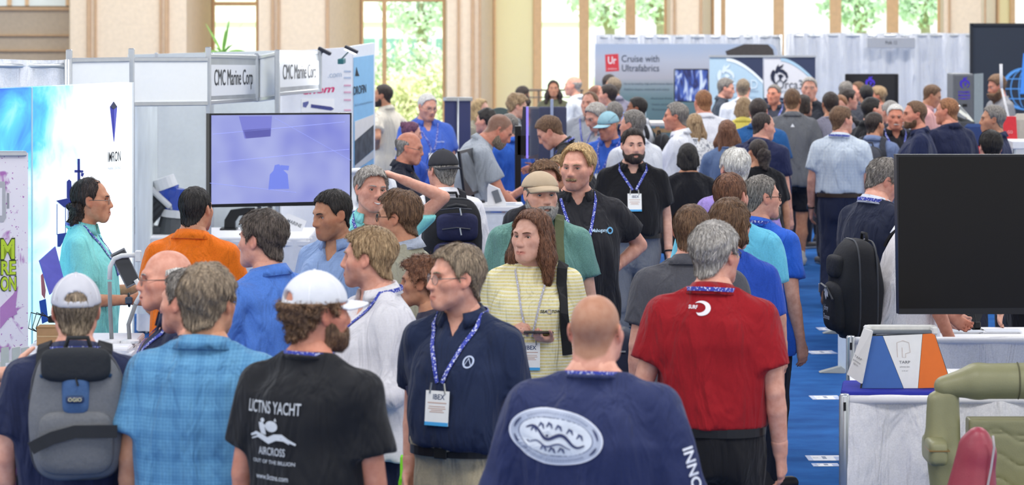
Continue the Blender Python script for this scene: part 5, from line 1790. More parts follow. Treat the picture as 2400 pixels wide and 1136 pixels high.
  cb.build('collar', ccol_, root, smooth=True)
 elif shirt in ('tee', 'scoop', 'jacket'):
  cb = MB(); pts = []
  for i in range(25):
   t = 2 * math.pi * i / 24
   pts.append(ringp(t, cr + .016 + (.02 if shirt == 'scoop' else 0) * max(0, math.cos(t)), .000 - .022 * max(0, math.cos(t)) - (.05 if shirt == 'scoop' else 0) * max(0, math.cos(t))))
  cb.tube(pts, .0085, 6, caps=False)
  cb.build('neckband', cm, root, smooth=True)
 # ---- trousers
 pm = cloth(pants, 'denim' if pants in ('2b3550', '39506e') else None) if isinstance(pants, str) else pants
 top_t = (.60 if tuck else .57) * h
 TG = Field((min(-.24 * wk, ank[-1][0] - .13), min(-.22 * wk, ank[-1][1] - .14, ank[1][1] - .14), .02), (max(.24 * wk, ank[1][0] + .13), max(.24 * wk, ank[1][1] + .16, ank[-1][1] + .16),   .66 * h), rt)
 D, xu, yu, zu = torso(TG.xyz(), a, b, c, .012 if tuck else .004)
 TG.F = np.maximum(D + 0 * TG.F, .430 * h - TG.xyz()[2])
 for q in (-1, 1):
  ke = np.array(knee[q])
  TG.capsule(hip[q], ke, .098 * wk * (1 + .12 * g), .076 * wk, .03, margin=.07)
  if not shorts:
   TG.capsule(ke, ank[q], .076 * wk, .060 * wk, .03, margin=.07)
 xt, yt, zt = TG.xyz()
 fold = 0
 for i in range(4):
  k_ = nr.normal(size=3) * np.array((30, 30, 16)); fold = fold + np.sin(xt * k_[0] + yt * k_[1] + zt * k_[2] + nr.rand() * 6.3)
 TG.F = TG.F + fold * .0025
 if skirt: TG.F = np.maximum(np.minimum(TG.F, np.maximum(np.sqrt((xt / (.20 * wk)) ** 2 + ((yt + .01) / (.15 * wk)) ** 2) - 1, 0) * .15 + (zt > .5 * h) * .05), .30 * h - zt)
 TG.F = np.maximum(TG.F, zu - top_t)
 TG.F = np.maximum(TG.F, (.30 * h if shorts else .035 * h) - zt)
 v, f = surfnet(TG.F, TG.lo, TG.res)
 v = relax(v, f, 1)
 add('shorts' if shorts else 'skirt' if skirt else 'trousers', v, f, pm, root, smooth=True)
 P.tv = v
 if belt:
  bt = MB(); n_ = 36; zb = (hem - .002) * h - .012
  ab, bb_, cb_ = [float(np.interp(zb, zs, q)) for q in (a, b, c)]
  for zz, ro in ((-.018, .016), (-.018, .021), (.018, .021), (.018, .016)):
   for i in range(n_):
    t = 2 * math.pi * i / n_
    ct_, st_ = math.cos(t), math.sin(t)
    e_ = 2 / 2.35
    bt.v.append(tuple(up((math.copysign(abs(ct_) ** e_, ct_) * (ab + ro), cb_ + math.copysign(abs(st_) ** e_, st_) * (bb_ + ro), zb + zz))))
  for r_ in range(4):
   for i in range(n_):
    a_, b_ = r_ * n_ + i, r_ * n_ + (i + 1) % n_
    a2, b2 = ((r_ + 1) % 4) * n_ + i, ((r_ + 1) % 4) * n_ + (i + 1) % n_
    bt.f.append((a_, b_, b2, a2))
  bo = bt.build('belt', mat(belt, rough=.45, noise=.03), root, smooth=False)
  bk = MB(); yb = cb_ + bb_ + .021
  bk.box(-.028, .028, yb, yb + .006, zb - .022, zb + .022, .002)
  bk.v = [tuple(up(q_)) for q_ in bk.v]
  bk.build('buckle', mat('30302e', rough=.3, metal=.6, noise=0), bo)
 # ---- shoes
 for q in (-1, 1):
  o = bpy.data.objects.new('shoe', shoe_mesh(shoe)); COL.objects.link(o); o.parent = root
  o.location = (ank[q][0], ank[q][1] + .01, 0 if ank[q][2] < .055 * h else .02); o.scale = (wk, wk, wk)
  o.rotation_euler = (0, 0, -q * .12)
 # ---- lanyard: a band behind the neck and two straps meeting on the chest
 if lanyard:
  lc = lanyard if isinstance(lanyard, dict) else {}
  lm = MB()
  zb = lc.get('low', .70)
  face_ = lc.get('face', 1)
  segs, nn_ = [], []
  rad = cr + (.036 if collar else .018)
  for i in range(11):
   t = math.radians(75 + 210 * i / 10)
   p = ringp(t, rad, .004 if collar else .010, .004)
   segs.append(p); nn_.append(nrm(p - ncb - axn * ((p - ncb) @ axn)))
  def drop(side, i):
   tt = i / 8
   xx = side * (rad * math.sin(math.radians(75)) * (1 - tt) + .012 * tt)
   zz = .835 * h + (zb - .835) * h * tt
   p = up((xx, .5, zz)); dr = RU @ np.array((0, -1, 0))
   hit = P.bvh.ray_cast(Vector(p), Vector(dr), 1.0) if P.bvh else (None,)
   if hit[0] is None: return None, None
   return np.array(hit[0]) + np.array(hit[1]) * .004, np.array(hit[1])
  r_side = [drop(1, i) for i in range(9)]; l_side = [drop(-1, i) for i in range(9)]
  r_side = [q_ for q_ in r_side if q_[0] is not None]; l_side = [q_ for q_ in l_side if q_[0] is not None]
  P1 = [q_[0] for q_ in reversed(r_side)] + segs + [q_[0] for q_ in l_side]
  N1 = [q_[1] for q_ in reversed(r_side)] + nn_ + [q_[1] for q_ in l_side]
  lm.ribbon(P1, N1, lc.get('w', .017), .003)
  lo_ = lm.build('lanyard', lanyard_mat(lc.get('color', '3040a8')), root)
  if lc.get('badge', True) and r_side:
   bx_ = (r_side[-1][0] + l_side[-1][0]) / 2
   nn2 = nrm(RU @ np.array((0, 1, .05)))
   bw, bh = .052, .135
   rt = nrm(RU @ np.array((-1, 0, 0)))          # seen from the front, right is the wearer's left
   upv = nrm(np.cross(nn2, -rt)); upv = upv if upv[2] > 0 else -upv
   hb = P.bvh.ray_cast(Vector(bx_ + nn2 * .4 - upv * (bh + .05)), Vector(-nn2), 1.0)
   if hb[0] is not None:
    lowp = np.array(hb[0]) + nn2 * .012
    upv = nrm(bx_ + nn2 * .012 - lowp); nn2 = nrm(np.cross(upv, -rt)); nn2 = nn2 if nn2 @ (RU @ np.array((0, 1, 0))) > 0 else -nn2
   cen = bx_ + nn2 * .012 - upv * (bh / 2 + .03)
   M = plane_M(cen, rt, upv)
   bb = MB(); bb.box(-bw, bw, -.0015, .0015, -bh / 2, bh / 2, M=M)
   bo = bb.build('badge', mat('f2f2ee', rough=.4, noise=.02), lo_)
   P.badge = (bo, M, bw, bh)
   cl_ = MB()
   for q in (-1, 1):
    cl_.tube([M @ Vector((q * .034, -.002, bh / 2 - .01)), M @ Vector((q * .028, -.004, bh / 2 + .03))], .004, 6)
   cl_.build('clip', mat('b8b8b4', rough=.3, metal=.8, noise=0), lo_)
   prints = MB(); prints.box(-bw, bw, -.0022, -.0012, -bh / 2, -bh / 2 + .014, M=M)
   prints2 = MB(); prints2.box(-bw * .8, bw * .8, -.0022, -.0012, bh * .14, bh * .17, M=M)
   for zz, ww in ((.04, .7), (-.02, .75), (-.07, .5), (-.12, .62)):
    prints2.box(-bw * ww, bw * ww, -.0022, -.0012, bh * zz, bh * (zz + .022), M=M)
   if s > 230:
    sign('IBEX', lo_, mat('223a66', noise=0), M @ Matrix.Translation((.006, -.0025, bh * .32)), w=bw * 1.0, h=.020, bold=.01)
    prints.build('badge_stripe', mat('4aa8e0', noise=0), lo_)
    prints2.build('badge_print', mat('c8a898', noise=0), lo_)
 PEOPLE[key] = P
 return P

def lanyard_mat(color):
 k = ('lany', color)
 if k in MATS: return MATS[k]
 m = bpy.data.materials.new('lanyard')
 t, b = nodes_of(m)
 b.inputs['Roughness'].default_value = .6
 tc = t.nodes.new('ShaderNodeTexCoord')
 n = t.nodes.new('ShaderNodeTexNoise'); n.inputs['Scale'].default_value = 120; n.inputs['Detail'].default_value = 2
 t.links.new(tc.outputs['Object'], n.inputs['Vector'])
 r = t.nodes.new('ShaderNodeValToRGB')
 r.color_ramp.interpolation = 'CONSTANT'
 r.color_ramp.elements[0].color = (*lin(color), 1)
 r.color_ramp.elements[1].position = .58
 r.color_ramp.elements[1].color = (*lin('d8dcf0'), 1)
 t.links.new(n.outputs[0], r.inputs[0]); t.links.new(r.outputs[0], b.inputs['Base Color'])
 MATS[k] = m
 return m

def decal(P, target, pts2d, faces, center, right, upv, nrmv, m, name, off=.004, dist=.5):
 """prints on cloth: 2-d shapes pressed onto the shirt's surface"""
 c_, r_, u_, n_ = [Vector(q) for q in (center, right, upv, nrmv)]
 bv = P.bvh
 out = []
 for a, b in pts2d:
  o = c_ + r_ * a + u_ * b
  hit = bv.ray_cast(o + n_ * dist, -n_, 2 * dist)
  p = hit[0] if hit[0] is not None else o
  out.append(p + n_ * off)
 return add(name, out, faces, m, target)

def text_decal(P, s_, center, right, upv, nrmv, w, h_, m, name='lettering', bold=0.0, off=.004, shear=0.0):
 v, f = text_mesh(s_, bold, shear=shear)
 xs = [q[0] for q in v]
 sx, sz = w / (max(xs) - min(xs)), h_ / .7
 return decal(P, P.shirt, [(q[0] * sx, q[1] * sz) for q in v], f, center, right, upv, nrmv, m, name, off)
# ------------------------------------------------------------------ the crowd, nearest first
P = person
# foreground, backs to the camera
P('cap_navy', 178, 645, 1.750, 'man in white mesh cap and navy polo wearing a grey and blue backpack', yaw=4, hyaw=8, hair='short', hc='ash', color='232a48', cap=('trucker', 'c6c6ce', 0, 'e2e2e6', 'f0f0f2'), girth=.6, build=1.05, L='hang', R='hang', lanyard=dict(badge=False), skin='pink', pants='20222c')
P('plaid', 488, 622, 1.810, 'man with ash-brown hair in a blue plaid polo, back to us', yaw=-8, hyaw=-22, hair='thick', hc='ash', color='6096bc', pattern='plaid', color2='467aa6', girth=.75, build=1.14, L='hang', R='hang', skin='tan', pants='2a2c38', hairk=1.15)
P('black_tee', 745, 640, 1.830, 'bearded man in white trucker cap and printed black t-shirt', yaw=-28, hyaw=-62, hair='curly', hc='brown', shirt='tee', color='1d1e22', cap=('trucker', 'd6d8de', 0, 'e0e2e8', 'f2f2f4'), beard='mid', beardc='brown', girth=.5, build=1.04, R='hang2', L='hang', lanyard=dict(badge=False), skin='red', pants='20222a')
P('bald_navy', 1397, 682, 1.80, 'bald man in navy long-sleeved shirt with an oval print on its back', yaw=-12, hyaw=-18, hair='buzzfade', hc='sandy', shirt='tee', color='2b3359', sleeve='long', girth=.8, build=1.18, L='wide', R='wide', lanyard=dict(badge=False), skin='pink', pants='22242c', redk=.3, glasses='sun')
P('red_polo', 1677, 521, 1.83, 'man with grey hair and glasses in a dark red polo and black trousers', yaw=-14, hyaw=-40, hair='thick', hc='grey', color='98161f', tuck=True, hem=.55, belt='18181a', pants='1a1a1e', girth=.55, build=1.10, L=((.30, -.05, -1), (.05, .75, -.7), .4), R='hang', glasses='thick', lanyard=dict(badge=False), skin='pink')
P('khaki', 1068, 572, 1.80, 'man with grey-brown hair and glasses, navy polo, badge and khaki trousers', yaw=152, hyaw=112, hair='thick', hc='ash', color='1f2a46', tuck=True, belt='17171a', pants='b9ab8d', girth=.45, build=1.0, R='pocket', L='hang', glasses='wire', lanyard=dict(low=.715), skin='pink', hairk=.8)
P('linen', 862, 532, 1.79, 'blond bearded man in a loose white linen shirt and navy trousers', yaw=112, hyaw=78, hair='thick', hc='sandy', shirt='shirt', color='dcdade', pattern='slub', color2='e8e6ea', pants='1e2340', girth=.65, build=1.08, L='hold', R='fwdlow', stubble=.55, lanyard=dict(badge=False, face=1), skin='pink', sleeve='long', hem=.47)
P('hand_left', -282, 600, 1.76, 'person outside the left edge holding out one hand', yaw=-78, color='8a2a58', L=((.1, .7, -.5), (-.1, .95, .05), .2), R=((.1, .95, -.35), (.05, .95, .12), .18), hc='dark', skin='fair')
P('curly_woman', 987, 602, 1.60, 'woman with short curly brown hair half hidden behind white linen shirt', yaw=95, hyaw=85, hair='mop', hc='auburn', female=True, color='3a3848', shirt='scoop', sleeve='short', skin='olive')
P('bald_glasses', 388, 580, 1.76, 'older bald man with wire glasses in profile, dark navy shirt', yaw=100, hyaw=98, hair='fringe', hc='white', shirt='shirt', color='1f2642', glasses='wire', girth=.5, skin='pink', redk=.3, lanyard=dict(badge=False))
P('grey_back', 436, 628, 1.74, 'man with short grey hair just in front of the older bald man', yaw=60, hyaw=62, hair='short', hc='salt', color='222a4a', girth=.6, skin='pink', lanyard=dict(badge=False))
# the middle of the aisle, facing the camera
P('yellow', 1245, 492, 1.70, 'woman in pale yellow striped t-shirt looking up from the phone in her hands', yaw=176, hyaw=146, hair='long', hc='auburn', female=True, shirt='scoop', color='ecdf9e', pattern='stripe', color2='f4efd6', sleeve='short', girth=1.0, build=1.16, L=((.20, .05, -1), (-.55, .80, .10), .55, (.15, -.35, 1)), R=((.20, .05, -1), (-.62, .78, .30), .7, (-.5, .2, -.6)), pants='2a2c3a', skin='fair', lanyard=dict(low=.655, color='b8b4b8', w=.010), hairk=1.05, headk=1.10)
P('flat_cap', 1267, 400, 1.82, 'grey-bearded man in beige flat cap and sage green polo', yaw=176, hyaw=200, hair='crop', hc='grey', color='6a958b', pattern='heather', cap=('flat', 'c4ae92', 0), beard='full', beardc='grey', girth=.5, build=1.14, L='hang', R='hang', lanyard=dict(badge=False), skin='fair', pants='33343c', iris='3a4a5a')
P('blond_black', 1352, 341, 1.88, 'tall man with swept-back blond hair and moustache in a charcoal polo', yaw=186, hyaw=158, hair='swoop', hc='blond', color='27272c', beard='mustache', beardc='sandy', stubble=.35, girth=.5, build=1.12, L='hip', R='hang', lanyard=dict(badge=False, low=.64), skin='pink', pants='34363e', hairk=1.1)
P('badge_black', 1484, 300, 1.80, 'bearded man in black polo and grey trousers with a white badge', yaw=182, hyaw=190, hair='short', hc='dark', color='17171b', beard='mid', beardc='dark', girth=.6, build=1.06, L='hang', R='hang', tuck=True, belt='141416', pants='70747c', lanyard=dict(low=.755), skin='fair')
P('spiky_hidden', 1277, 378, 1.76, 'man with tousled brown hair hidden behind the beige flat cap', yaw=175, hyaw=190, hair='spiky', hc='brown', color='2a2a30', skin='pink')
P('shades_head', 1312, 362, 1.74, 'person with blue sunglasses pushed up on short fair hair', yaw=150, hyaw=135, hair='short', hc='sandy', color='33343c', glasses='headwhite', skin='tan')
# left side of the aisle
P('cap_pack', 1037, 352, 1.79, 'man in dark cap and white shirt wearing a black and navy backpack', yaw=12, hyaw=32, hair='short', hc='grey', shirt='shirt', color='e6e6ec', cap=('ball', '333338', 180), girth=.6, build=1.0, glasses='wire', skin='pink', pants='2a2c38', sleeve='long')
P('blazer', 932, 448, 1.79, 'man with thick brown hair and glasses in an olive grey blazer', yaw=72, hyaw=76, hair='thick', hc='brown', shirt='blazer', color='a8a48f', undershirt='b4bccb', glasses='thick', girth=.4, skin='tan', pants='2c2c34', hairk=1.1)
P('smiling_aqua', 870, 391, 1.80, 'smiling grey-haired man in aqua shirt resting a hand on his head', yaw=186, hyaw=208, hroll=-6, hair='thick', hc='grey', shirt='shirt', color='92e6e4', sleeve='short', smile=True, girth=.45, L=((.72, .12, .62), (-.93, -.02, .40), .25, (-.2, -.1, -1)), R='hang', lanyard=dict(badge=False), skin='pink', hairk=.9)
P('denim_shirt', 777, 444, 1.78, 'tanned man with cropped black hair in a light blue linen shirt', yaw=146, hyaw=124, hpitch=10, hair='short', hc='black', shirt='shirt', color='86a0cc', pattern='slub', color2='9ab2d8', sleeve='long', girth=.35, L='hang', R='fwdlow', skin='olive', stubble=.4, pants='333848')
P('blue_shirt', 612, 494, 1.80, 'man with greying dark hair in a bright blue long-sleeved shirt', yaw=52, hyaw=64, hair='thick', hc='darkgrey', shirt='shirt', color='5684d6', sleeve='long', girth=.55, build=1.05, L=((.2, .25, -1), (-.1, .9, -.45), .3), R=((.2, .15, -1), (-.1, .9, -.45), .4), tuck=True, belt='1a1a1e', pants='24262e', skin='pink', hairk=1.1)
P('orange', 459, 434, 1.76, 'man with clipped black hair in a bright orange polo', yaw=-16, hyaw=-24, hair='crop', hc='black', color='ee7618', girth=.75, build=1.10, R='fwdlow', L='fwdlow', skin='tan', hairk=1.0, pants='2a2c34', stubble=.4)
P('aqua_left', 215, 415, 1.77, 'man with a curly dark mullet and glasses in a long aqua shirt', yaw=-92, hyaw=-86, hair='mullet', hc='dark', shirt='shirt', color='88e0de', sleeve='short', girth=.45, L=((.1, .22, -1), (-.1, .95, .12), .6), R=((.1, .14, -1), (-.12, .95, .02), .6), glasses='wire', lanyard=dict(badge=False), skin='tan', pants='22232a', hairk=.9, hem=.44)
# right side of the aisle, walking away
P('grey_polo', 1622, 476, 1.79, 'man with short brown hair in a charcoal grey shirt', yaw=-10, hyaw=-20, hair='short', hc='brown', color='54545a', girth=.55, build=1.06, skin='pink', pants='26272e', hairk=.8, sleeve='short')
P('longhair', 1712, 468, 1.76, 'person with straight brown hair and glasses in a royal blue polo', yaw=-22, hyaw=-42, hair='bob', hc='brown', color='2a50b4', glasses='thick', girth=.6, build=1.06, R='hang2', L='hang', skin='pink', pants='2a2c38')
P('turquoise', 1712, 401, 1.84, 'man with clipped auburn hair in a turquoise polo', yaw=-20, hyaw=-30, hair='crop', hc='auburn', color='6cc8e4', girth=.75, build=1.16, R='hang', L='hang', skin='pink', hairk=1.0, pants='2a2c38', beard='short', beardc='auburn', dx=0)
P('blue_goatee', 1786, 408, 1.775, 'man with grey goatee and glasses in a royal blue polo, in profile', yaw=-40, hyaw=-72, hair='short', hc='salt', color='2c62cc', glasses='thick', girth=.5, build=1.08, R='hang', L='hang', skin='pink', hairk=.7, beard='goatee', beardc='salt', lanyard=dict(badge=False), pants='2a2c38')
P('white_hair', 1722, 347, 1.80, 'man with snow-white hair in a lavender shirt', yaw=10, hyaw=18, hair='thick', hc='white', color='9a86c8', girth=.5, skin='pink', pants='2c2e38', hairk=.9)
P('navy_blazer', 2072, 373, 1.820, 'grey-haired man in a navy blazer looking down at the display', yaw=-52, hyaw=-78, hpitch=30, hair='thick', hc='salt', shirt='blazer', color='1d2338', undershirt='c8ccd8', girth=.5, build=1.14, L='fwdlow', R='hang', lanyard=dict(badge=False, w=.02), skin='pink', glasses='wire', pants='2a3046', hem=.40, hairk=.9)
P('backpack_right', 2205, 452, 1.78, 'man in white short-sleeved shirt carrying the embroidered black backpack', yaw=-78, hyaw=-84, hpitch=24, lean=17, s=414, hair='short', hc='grey', shirt='shirt', color='ece8ea', sleeve='short', girth=.6, build=1.08, R=((.14, .02, -1), (-.02, .40, -.92), .4), L='fwdlow', skin='red', pants='2a2e40')
P('woman_table', 2425, 440, 1.66, 'woman in black with a watch leaning over the table behind the screen', yaw=165, lean=32, s=379, female=True, hair='long', hc='brown', shirt='scoop', color='1b1b20', sleeve='short', R=((.10, .45, -.9), (.0, .75, -.62), .3), L=((.1, .42, -.9), (-.40, .72, -.60), .3), skin='fair', pants='1b1b20')
P('white_table', 2150, 456, 1.66, 'person in a white shirt bending over the table behind the screen', yaw=-90, hpitch=20, s=402, hair='short', hc='dark', shirt='shirt', color='eaeaee', sleeve='roll', R=((.1, .02, -1), (-.2, .90, -.35), .3), L='fwdlow', skin='pink', pants='2a2c38')
# further up the aisle
P('check', 1973, 248, 1.80, 'man in a pale checked short-sleeved shirt and navy jeans', yaw=-16, hyaw=-58, hair='thick', hc='brown', shirt='shirt', color='ccd6e0', pattern='check', color2='b4c2d4', sleeve='short', girth=.5, build=1.08, tuck=True, belt='3a2c22', pants='222840', L='hang', R='hang', skin='pink', step=.14, lanyard=dict(badge=False), shoe='6a4630', hairk=.8)
P('grey_shorts', 1857, 206, 1.84, 'man in heather grey polo and black shorts seen from behind', yaw=-4, hyaw=-10, hair='short', hc='brown', color='6e7074', pattern='heather', girth=.5, build=1.06, shorts=True, pants='24252b', L='hang', R='hang', skin='tan', step=.08, shoe='b4b4b2', hairk=.8)
P('navy_profile', 1790, 262, 1.77, 'man with receding dark hair in a navy polo, in profile', yaw=-34, hyaw=-72, hpitch=8, hair='recede', hc='dark', color='22284a', girth=.75, build=1.14, R='hang', L='hang', skin='pink', pants='2a2c38', hairk=.8)
P('blue_back', 1778, 229, 1.82, 'man with dark hair in a blue polo behind the navy one', yaw=-10, hyaw=-16, hair='short', hc='dark', color='23578f', girth=.6, build=1.14, R='hang', skin='pink', pants='2a2c38')
P('ponytail', 1776, 324, 1.62, 'woman with a curly dark ponytail in black', yaw=8, hyaw=24, hair='ponytail', hc='dark', female=True, shirt='tee', color='1b1b1f', sleeve='short', girth=.5, build=1.1, L='hang', R='hang', skin='tan', pants='1c1c22')
P('black_short', 1612, 336, 1.60, 'woman with short black hair dressed all in black', yaw=2, hyaw=4, hair='bob', hc='black', female=True, shirt='tee', color='1c1c21', sleeve='short', girth=.7, build=1.14, L='hold', R='hold', skin='tan', pants='1c1c21', hairk=.8)
P('long_denim', 1705, 281, 1.67, 'woman with long brown hair and sunglasses on her head, denim-blue top', yaw=-8, hyaw=-14, hair='long', hc='auburn', female=True, shirt='tee', color='64789c', sleeve='long', girth=.4, skin='fair', pants='2a3046', glasses='head', L='hold', R='hold')
P('blond_print', 1628, 266, 1.65, 'woman with wavy blond hair in a white patterned top', yaw=-4, hyaw=-8, hair='long', hc='sandy', female=True, shirt='scoop', color='dcdcdc', pattern='print', color2='8a8e96', sleeve='long', girth=.5, skin='fair', pants='2c2e38')
P('white_profile', 1583, 240, 1.81, 'grey-haired man in an untucked white shirt, in left profile', yaw=76, hyaw=82, hair='thick', hc='salt', shirt='shirt', color='e4e6ec', girth=.6, build=1.06, L='fwdlow', R='fwdlow', skin='red', pants='2a2c38', hairk=.8)
P('white_broad', 1648, 209, 1.84, 'broad man with cropped brown hair in a white polo, back turned', yaw=6, hyaw=14, hair='short', hc='redb', color='e8e8ee', girth=.8, build=1.22, L='fwdlow', R='fwdlow', skin='red', pants='2a2c38', hairk=.7)
P('yellow_polo', 1743, 226, 1.70, 'person with fair hair in a yellow polo', yaw=-10, hyaw=-14, hair='bob', hc='sandy', color='ead868', girth=.5, skin='tan', pants='2a2c38', hairk=.6)
P('grey_white', 1482, 256, 1.830, 'grey-haired man in a white shirt turned away to the left', yaw=40, hyaw=62, hair='short', hc='salt', shirt='shirt', color='e2e4ea', girth=.55, build=1.08, L='fwd', R='fwd', skin='pink', pants='2c2e38')
P('dark_pack', 1492, 226, 1.75, 'dark-haired man in a white shirt with a black backpack, in profile', yaw=72, hyaw=80, hair='short', hc='black', shirt='shirt', color='dcdfe6', girth=.4, skin='brown', pants='3a3c44', L='fwd', R='fwd', stubble=.5)
P('cap_blue', 1425, 263, 1.740, 'man in a pale blue cap and blue polo reaching out his arm', yaw=150, hyaw=132, hpitch=12, hair='crop', hc='sandy', color='3a64c4', cap=('ball', '98c0cc', 0), glasses='headblue', girth=.6, build=1.08, R=((.95, .45, -.35), (.75, .70, -.25), .3), L='hang', skin='red', lanyard=True, pants='34363e')
P('grey_down', 1397, 241, 1.800, 'grey-haired man looking down beside the pale blue cap', yaw=120, hyaw=120, hpitch=25, hair='thick', hc='grey', color='9a9ca4', skin='pink', girth=.5, lanyard=True, pants='34363e', hairk=.8)
P('grey_shirt_m', 1382, 214, 1.780, 'stout man in a light grey shirt behind the grey kiosk', yaw=160, hyaw=150, hair='recede', hc='brown', shirt='shirt', color='a4a8b0', sleeve='short', girth=.9, build=1.14, skin='pink', pants='34363e', lanyard=dict(badge=False))
P('bald_right', 1400, 197, 1.78, 'bald man with a tanned face turned right', yaw=-110, hyaw=-110, hair='buzzfade', hc='brown', shirt='shirt', color='6c88bc', skin='red', pants='34363e')
P('brown_left', 1424, 196, 1.80, 'brown-haired man facing the tanned bald man', yaw=60, hyaw=66, hair='short', hc='dark', shirt='shirt', color='7ca0d8', skin='pink', pants='34363e')
P('dark_wall', 1429, 173, 1.800, 'dark-haired man in navy by the printed wall', yaw=-60, hyaw=-30, hair='short', hc='dark', color='20243a', skin='tan', pants='2a2c38')
P('grey_wall', 1436, 180, 1.80, 'man in a grey-violet shirt with receding hair near the wall', yaw=40, hyaw=55, hair='recede', hc='ash', shirt='shirt', color='8a8698', skin='tan', pants='2a2c38', girth=.5)
P('grey_backhead', 1440, 237, 1.740, 'grey-haired man in a navy collar between cap and white shirt', yaw=10, hyaw=14, hair='short', hc='salt', color='252c4c', skin='pink', pants='2a2c38')
P('bald_white', 1343, 177, 1.80, 'bald man in a white shirt in front of the bright window', yaw=70, hyaw=78, hair='fringe', hc='grey', shirt='shirt', color='d8dce0', skin='pink', L='fwd', R='fwd', pants='34363e', hairk=.7)
P('olive_woman', 1297, 188, 1.66, 'woman with long dark hair in an olive top by the window', yaw=176, hyaw=182, hair='long', hc='dark', female=True, shirt='scoop', color='6a6a54', sleeve='cap', skin='tan', L='hold', R='hold', pants='34363e')
P('dark_window', 1226, 201, 1.64, 'woman with long dark hair turned to the window', yaw=-40, hyaw=-50, hair='long', hc='dark', female=True, shirt='tee', color='3a3a3e', skin='tan', pants='2a2c38')
P('curly_young', 1213, 221, 1.76, 'young man with curly fair hair in a grey polo, in right profile', yaw=-80, hyaw=-84, hpitch=10, hair='mop', hc='sandy', color='a0a4a8', skin='fair', pants='34363e', L='fwdlow', R='fwdlow')
P('blonde', 1127, 231, 1.66, 'woman with long blonde hair beside the dark blue banner', yaw=-110, hyaw=-112, hair='long', hc='blond', female=True, shirt='scoop', color='a8a08c', sleeve='long', skin='fair', pants='3a3c44')
P('lean_black', 1288, 287, 1.86, 'brown-haired man in black polo bending towards the screen', yaw=82, hyaw=86, hpitch=34, lean=20, hair='thick', hc='brown', color='1d1d22', girth=.45, s=277, L='reach', R='reach', skin='pink', pants='2a2c38', lanyard=dict(badge=False), hairk=.8)
P('lean_grey', 1170, 281, 1.93, 'balding bearded man in light grey polo leaning over the counter', yaw=-82, hyaw=-84, hpitch=34, lean=24, hair='buzz', hc='ash', color='a6acb4', girth=.8, build=1.12, s=284, L=((.1, .5, -.9), (0, .5, -.9), .3), R=((.12, .45, -.9), (0, .75, -.7), .3), skin='red', beard='short', beardc='ash', pants='3a3c44', stubble=.4)
P('dark_blue_back', 1138, 254, 1.70, 'dark curly-haired person in a blue shirt, face turned left', yaw=60, hyaw=66, hair='mop', hc='black', shirt='shirt', color='3458b8', sleeve='short', skin='pink', pants='2a2c38', hairk=.6)
P('grey_blue', 1190, 265, 1.690, 'greying man in a blue polo behind the light grey polo', yaw=40, hyaw=50, hair='recede', hc='salt', color='3060bc', girth=.6, build=1.08, skin='pink', pants='2a2c38', L='fwdlow', R='fwdlow')
P('white_specs', 1002, 219, 1.84, 'white-haired man with glasses in a blue shirt and badge', yaw=-158, hyaw=-148, hpitch=14, hair='short', hc='white', shirt='shirt', color='4a6cc8', sleeve='short', glasses='wire', girth=.6, build=1.14, lanyard=True, L='fwdlow', R='fwdlow', skin='pink', pants='34363e')
P('bald_dark_polo', 960, 307, 1.76, 'bald older man with glasses in a black polo, in right profile', yaw=-98, hyaw=-98, hpitch=10, hair='fringe', hc='grey', color='1d2030', glasses='wire', girth=.55, skin='red', L='fwdlow', R='fwdlow', pants='2a2c38')
P('purple_hair', 965, 284, 1.62, 'woman with purple-tinted hair in a blue top', yaw=-80, hyaw=-82, hair='bun', hc='purple', female=True, shirt='tee', color='3c5cb8', skin='pink', pants='2a2c38', hpitch=8)
P('khaki_shorts', 897, 197, 1.80, 'bearded man in off-white polo and khaki shorts by the window', yaw=62, hyaw=78, hair='short', hc='dark', color='dcd4c4', beard='mid', beardc='dark', shorts=True, pants='8e8c78', L='hip', R='hip', skin='tan', tuck=False, shoe='8a8478')
P('bald_white_back', 1742, 183, 1.80, 'balding man in a white shirt before the pale blue banner', yaw=-8, hyaw=-12, hair='short', hc='ash', color='dfe2e8', girth=.6, build=1.1, skin='pink', pants='2c2e38', hairk=.6)
P('grey_smile', 1702, 183, 1.78, 'grey-haired smiling man in a dark polo by the pale blue banner', yaw=-100, hyaw=-100, hpitch=10, hair='thick', hc='salt', color='3c4450', skin='pink', pants='2c2e38', hairk=.8)
P('blond_far', 1681, 188, 1.70, 'blond woman just behind the smiling grey-haired man', yaw=30, hyaw=40, hair='long', hc='blond', female=True, color='5a6478', shirt='tee', skin='fair', pants='2c2e38')
P('hand_chin', 1814, 197, 1.72, 'man in dark grey polo with a hand raised to his face', yaw=168, hyaw=150, hair='short', hc='salt', color='3a3e4a', girth=.6, build=1.08, R='chin', L='hang', skin='red', pants='2c2e38', lanyard=dict(badge=False))
P('tall_grey', 1897, 180, 1.88, 'tall grey-haired man in a dark polo beside the white banner', yaw=160, hyaw=172, hair='short', hc='grey', color='33363e', girth=.4, skin='pink', pants='2c2e38')
P('dark_behind', 1884, 222, 1.70, 'dark brown-haired person beside the grey polo with shorts', yaw=-50, hyaw=-60, hair='bob', hc='dark', color='4a4a52', shirt='tee', skin='tan', pants='2c2e38', hairk=.7)
P('pink_crown', 1969, 222, 1.750, 'man with thinning brown hair in black, behind the checked shirt', yaw=150, hyaw=160, hpitch=30, hair='recede', hc='redb', color='1e1e22', skin='pink', pants='2c2e38')
P('lavender_tee', 1946, 214, 1.800, 'dark-haired man in a grey-lavender t-shirt, back turned', yaw=6, hyaw=4, hair='short', hc='dark', color='8e8c9c', shirt='tee', girth=.5, skin='tan', pants='2c2e38', dx=0)
P('dark_specs', 1989, 208, 1.730, 'dark-haired man with glasses in right profile', yaw=-70, hyaw=-76, hair='thick', hc='dark', color='3a3a40', glasses='thick', skin='pink', pants='2c2e38')
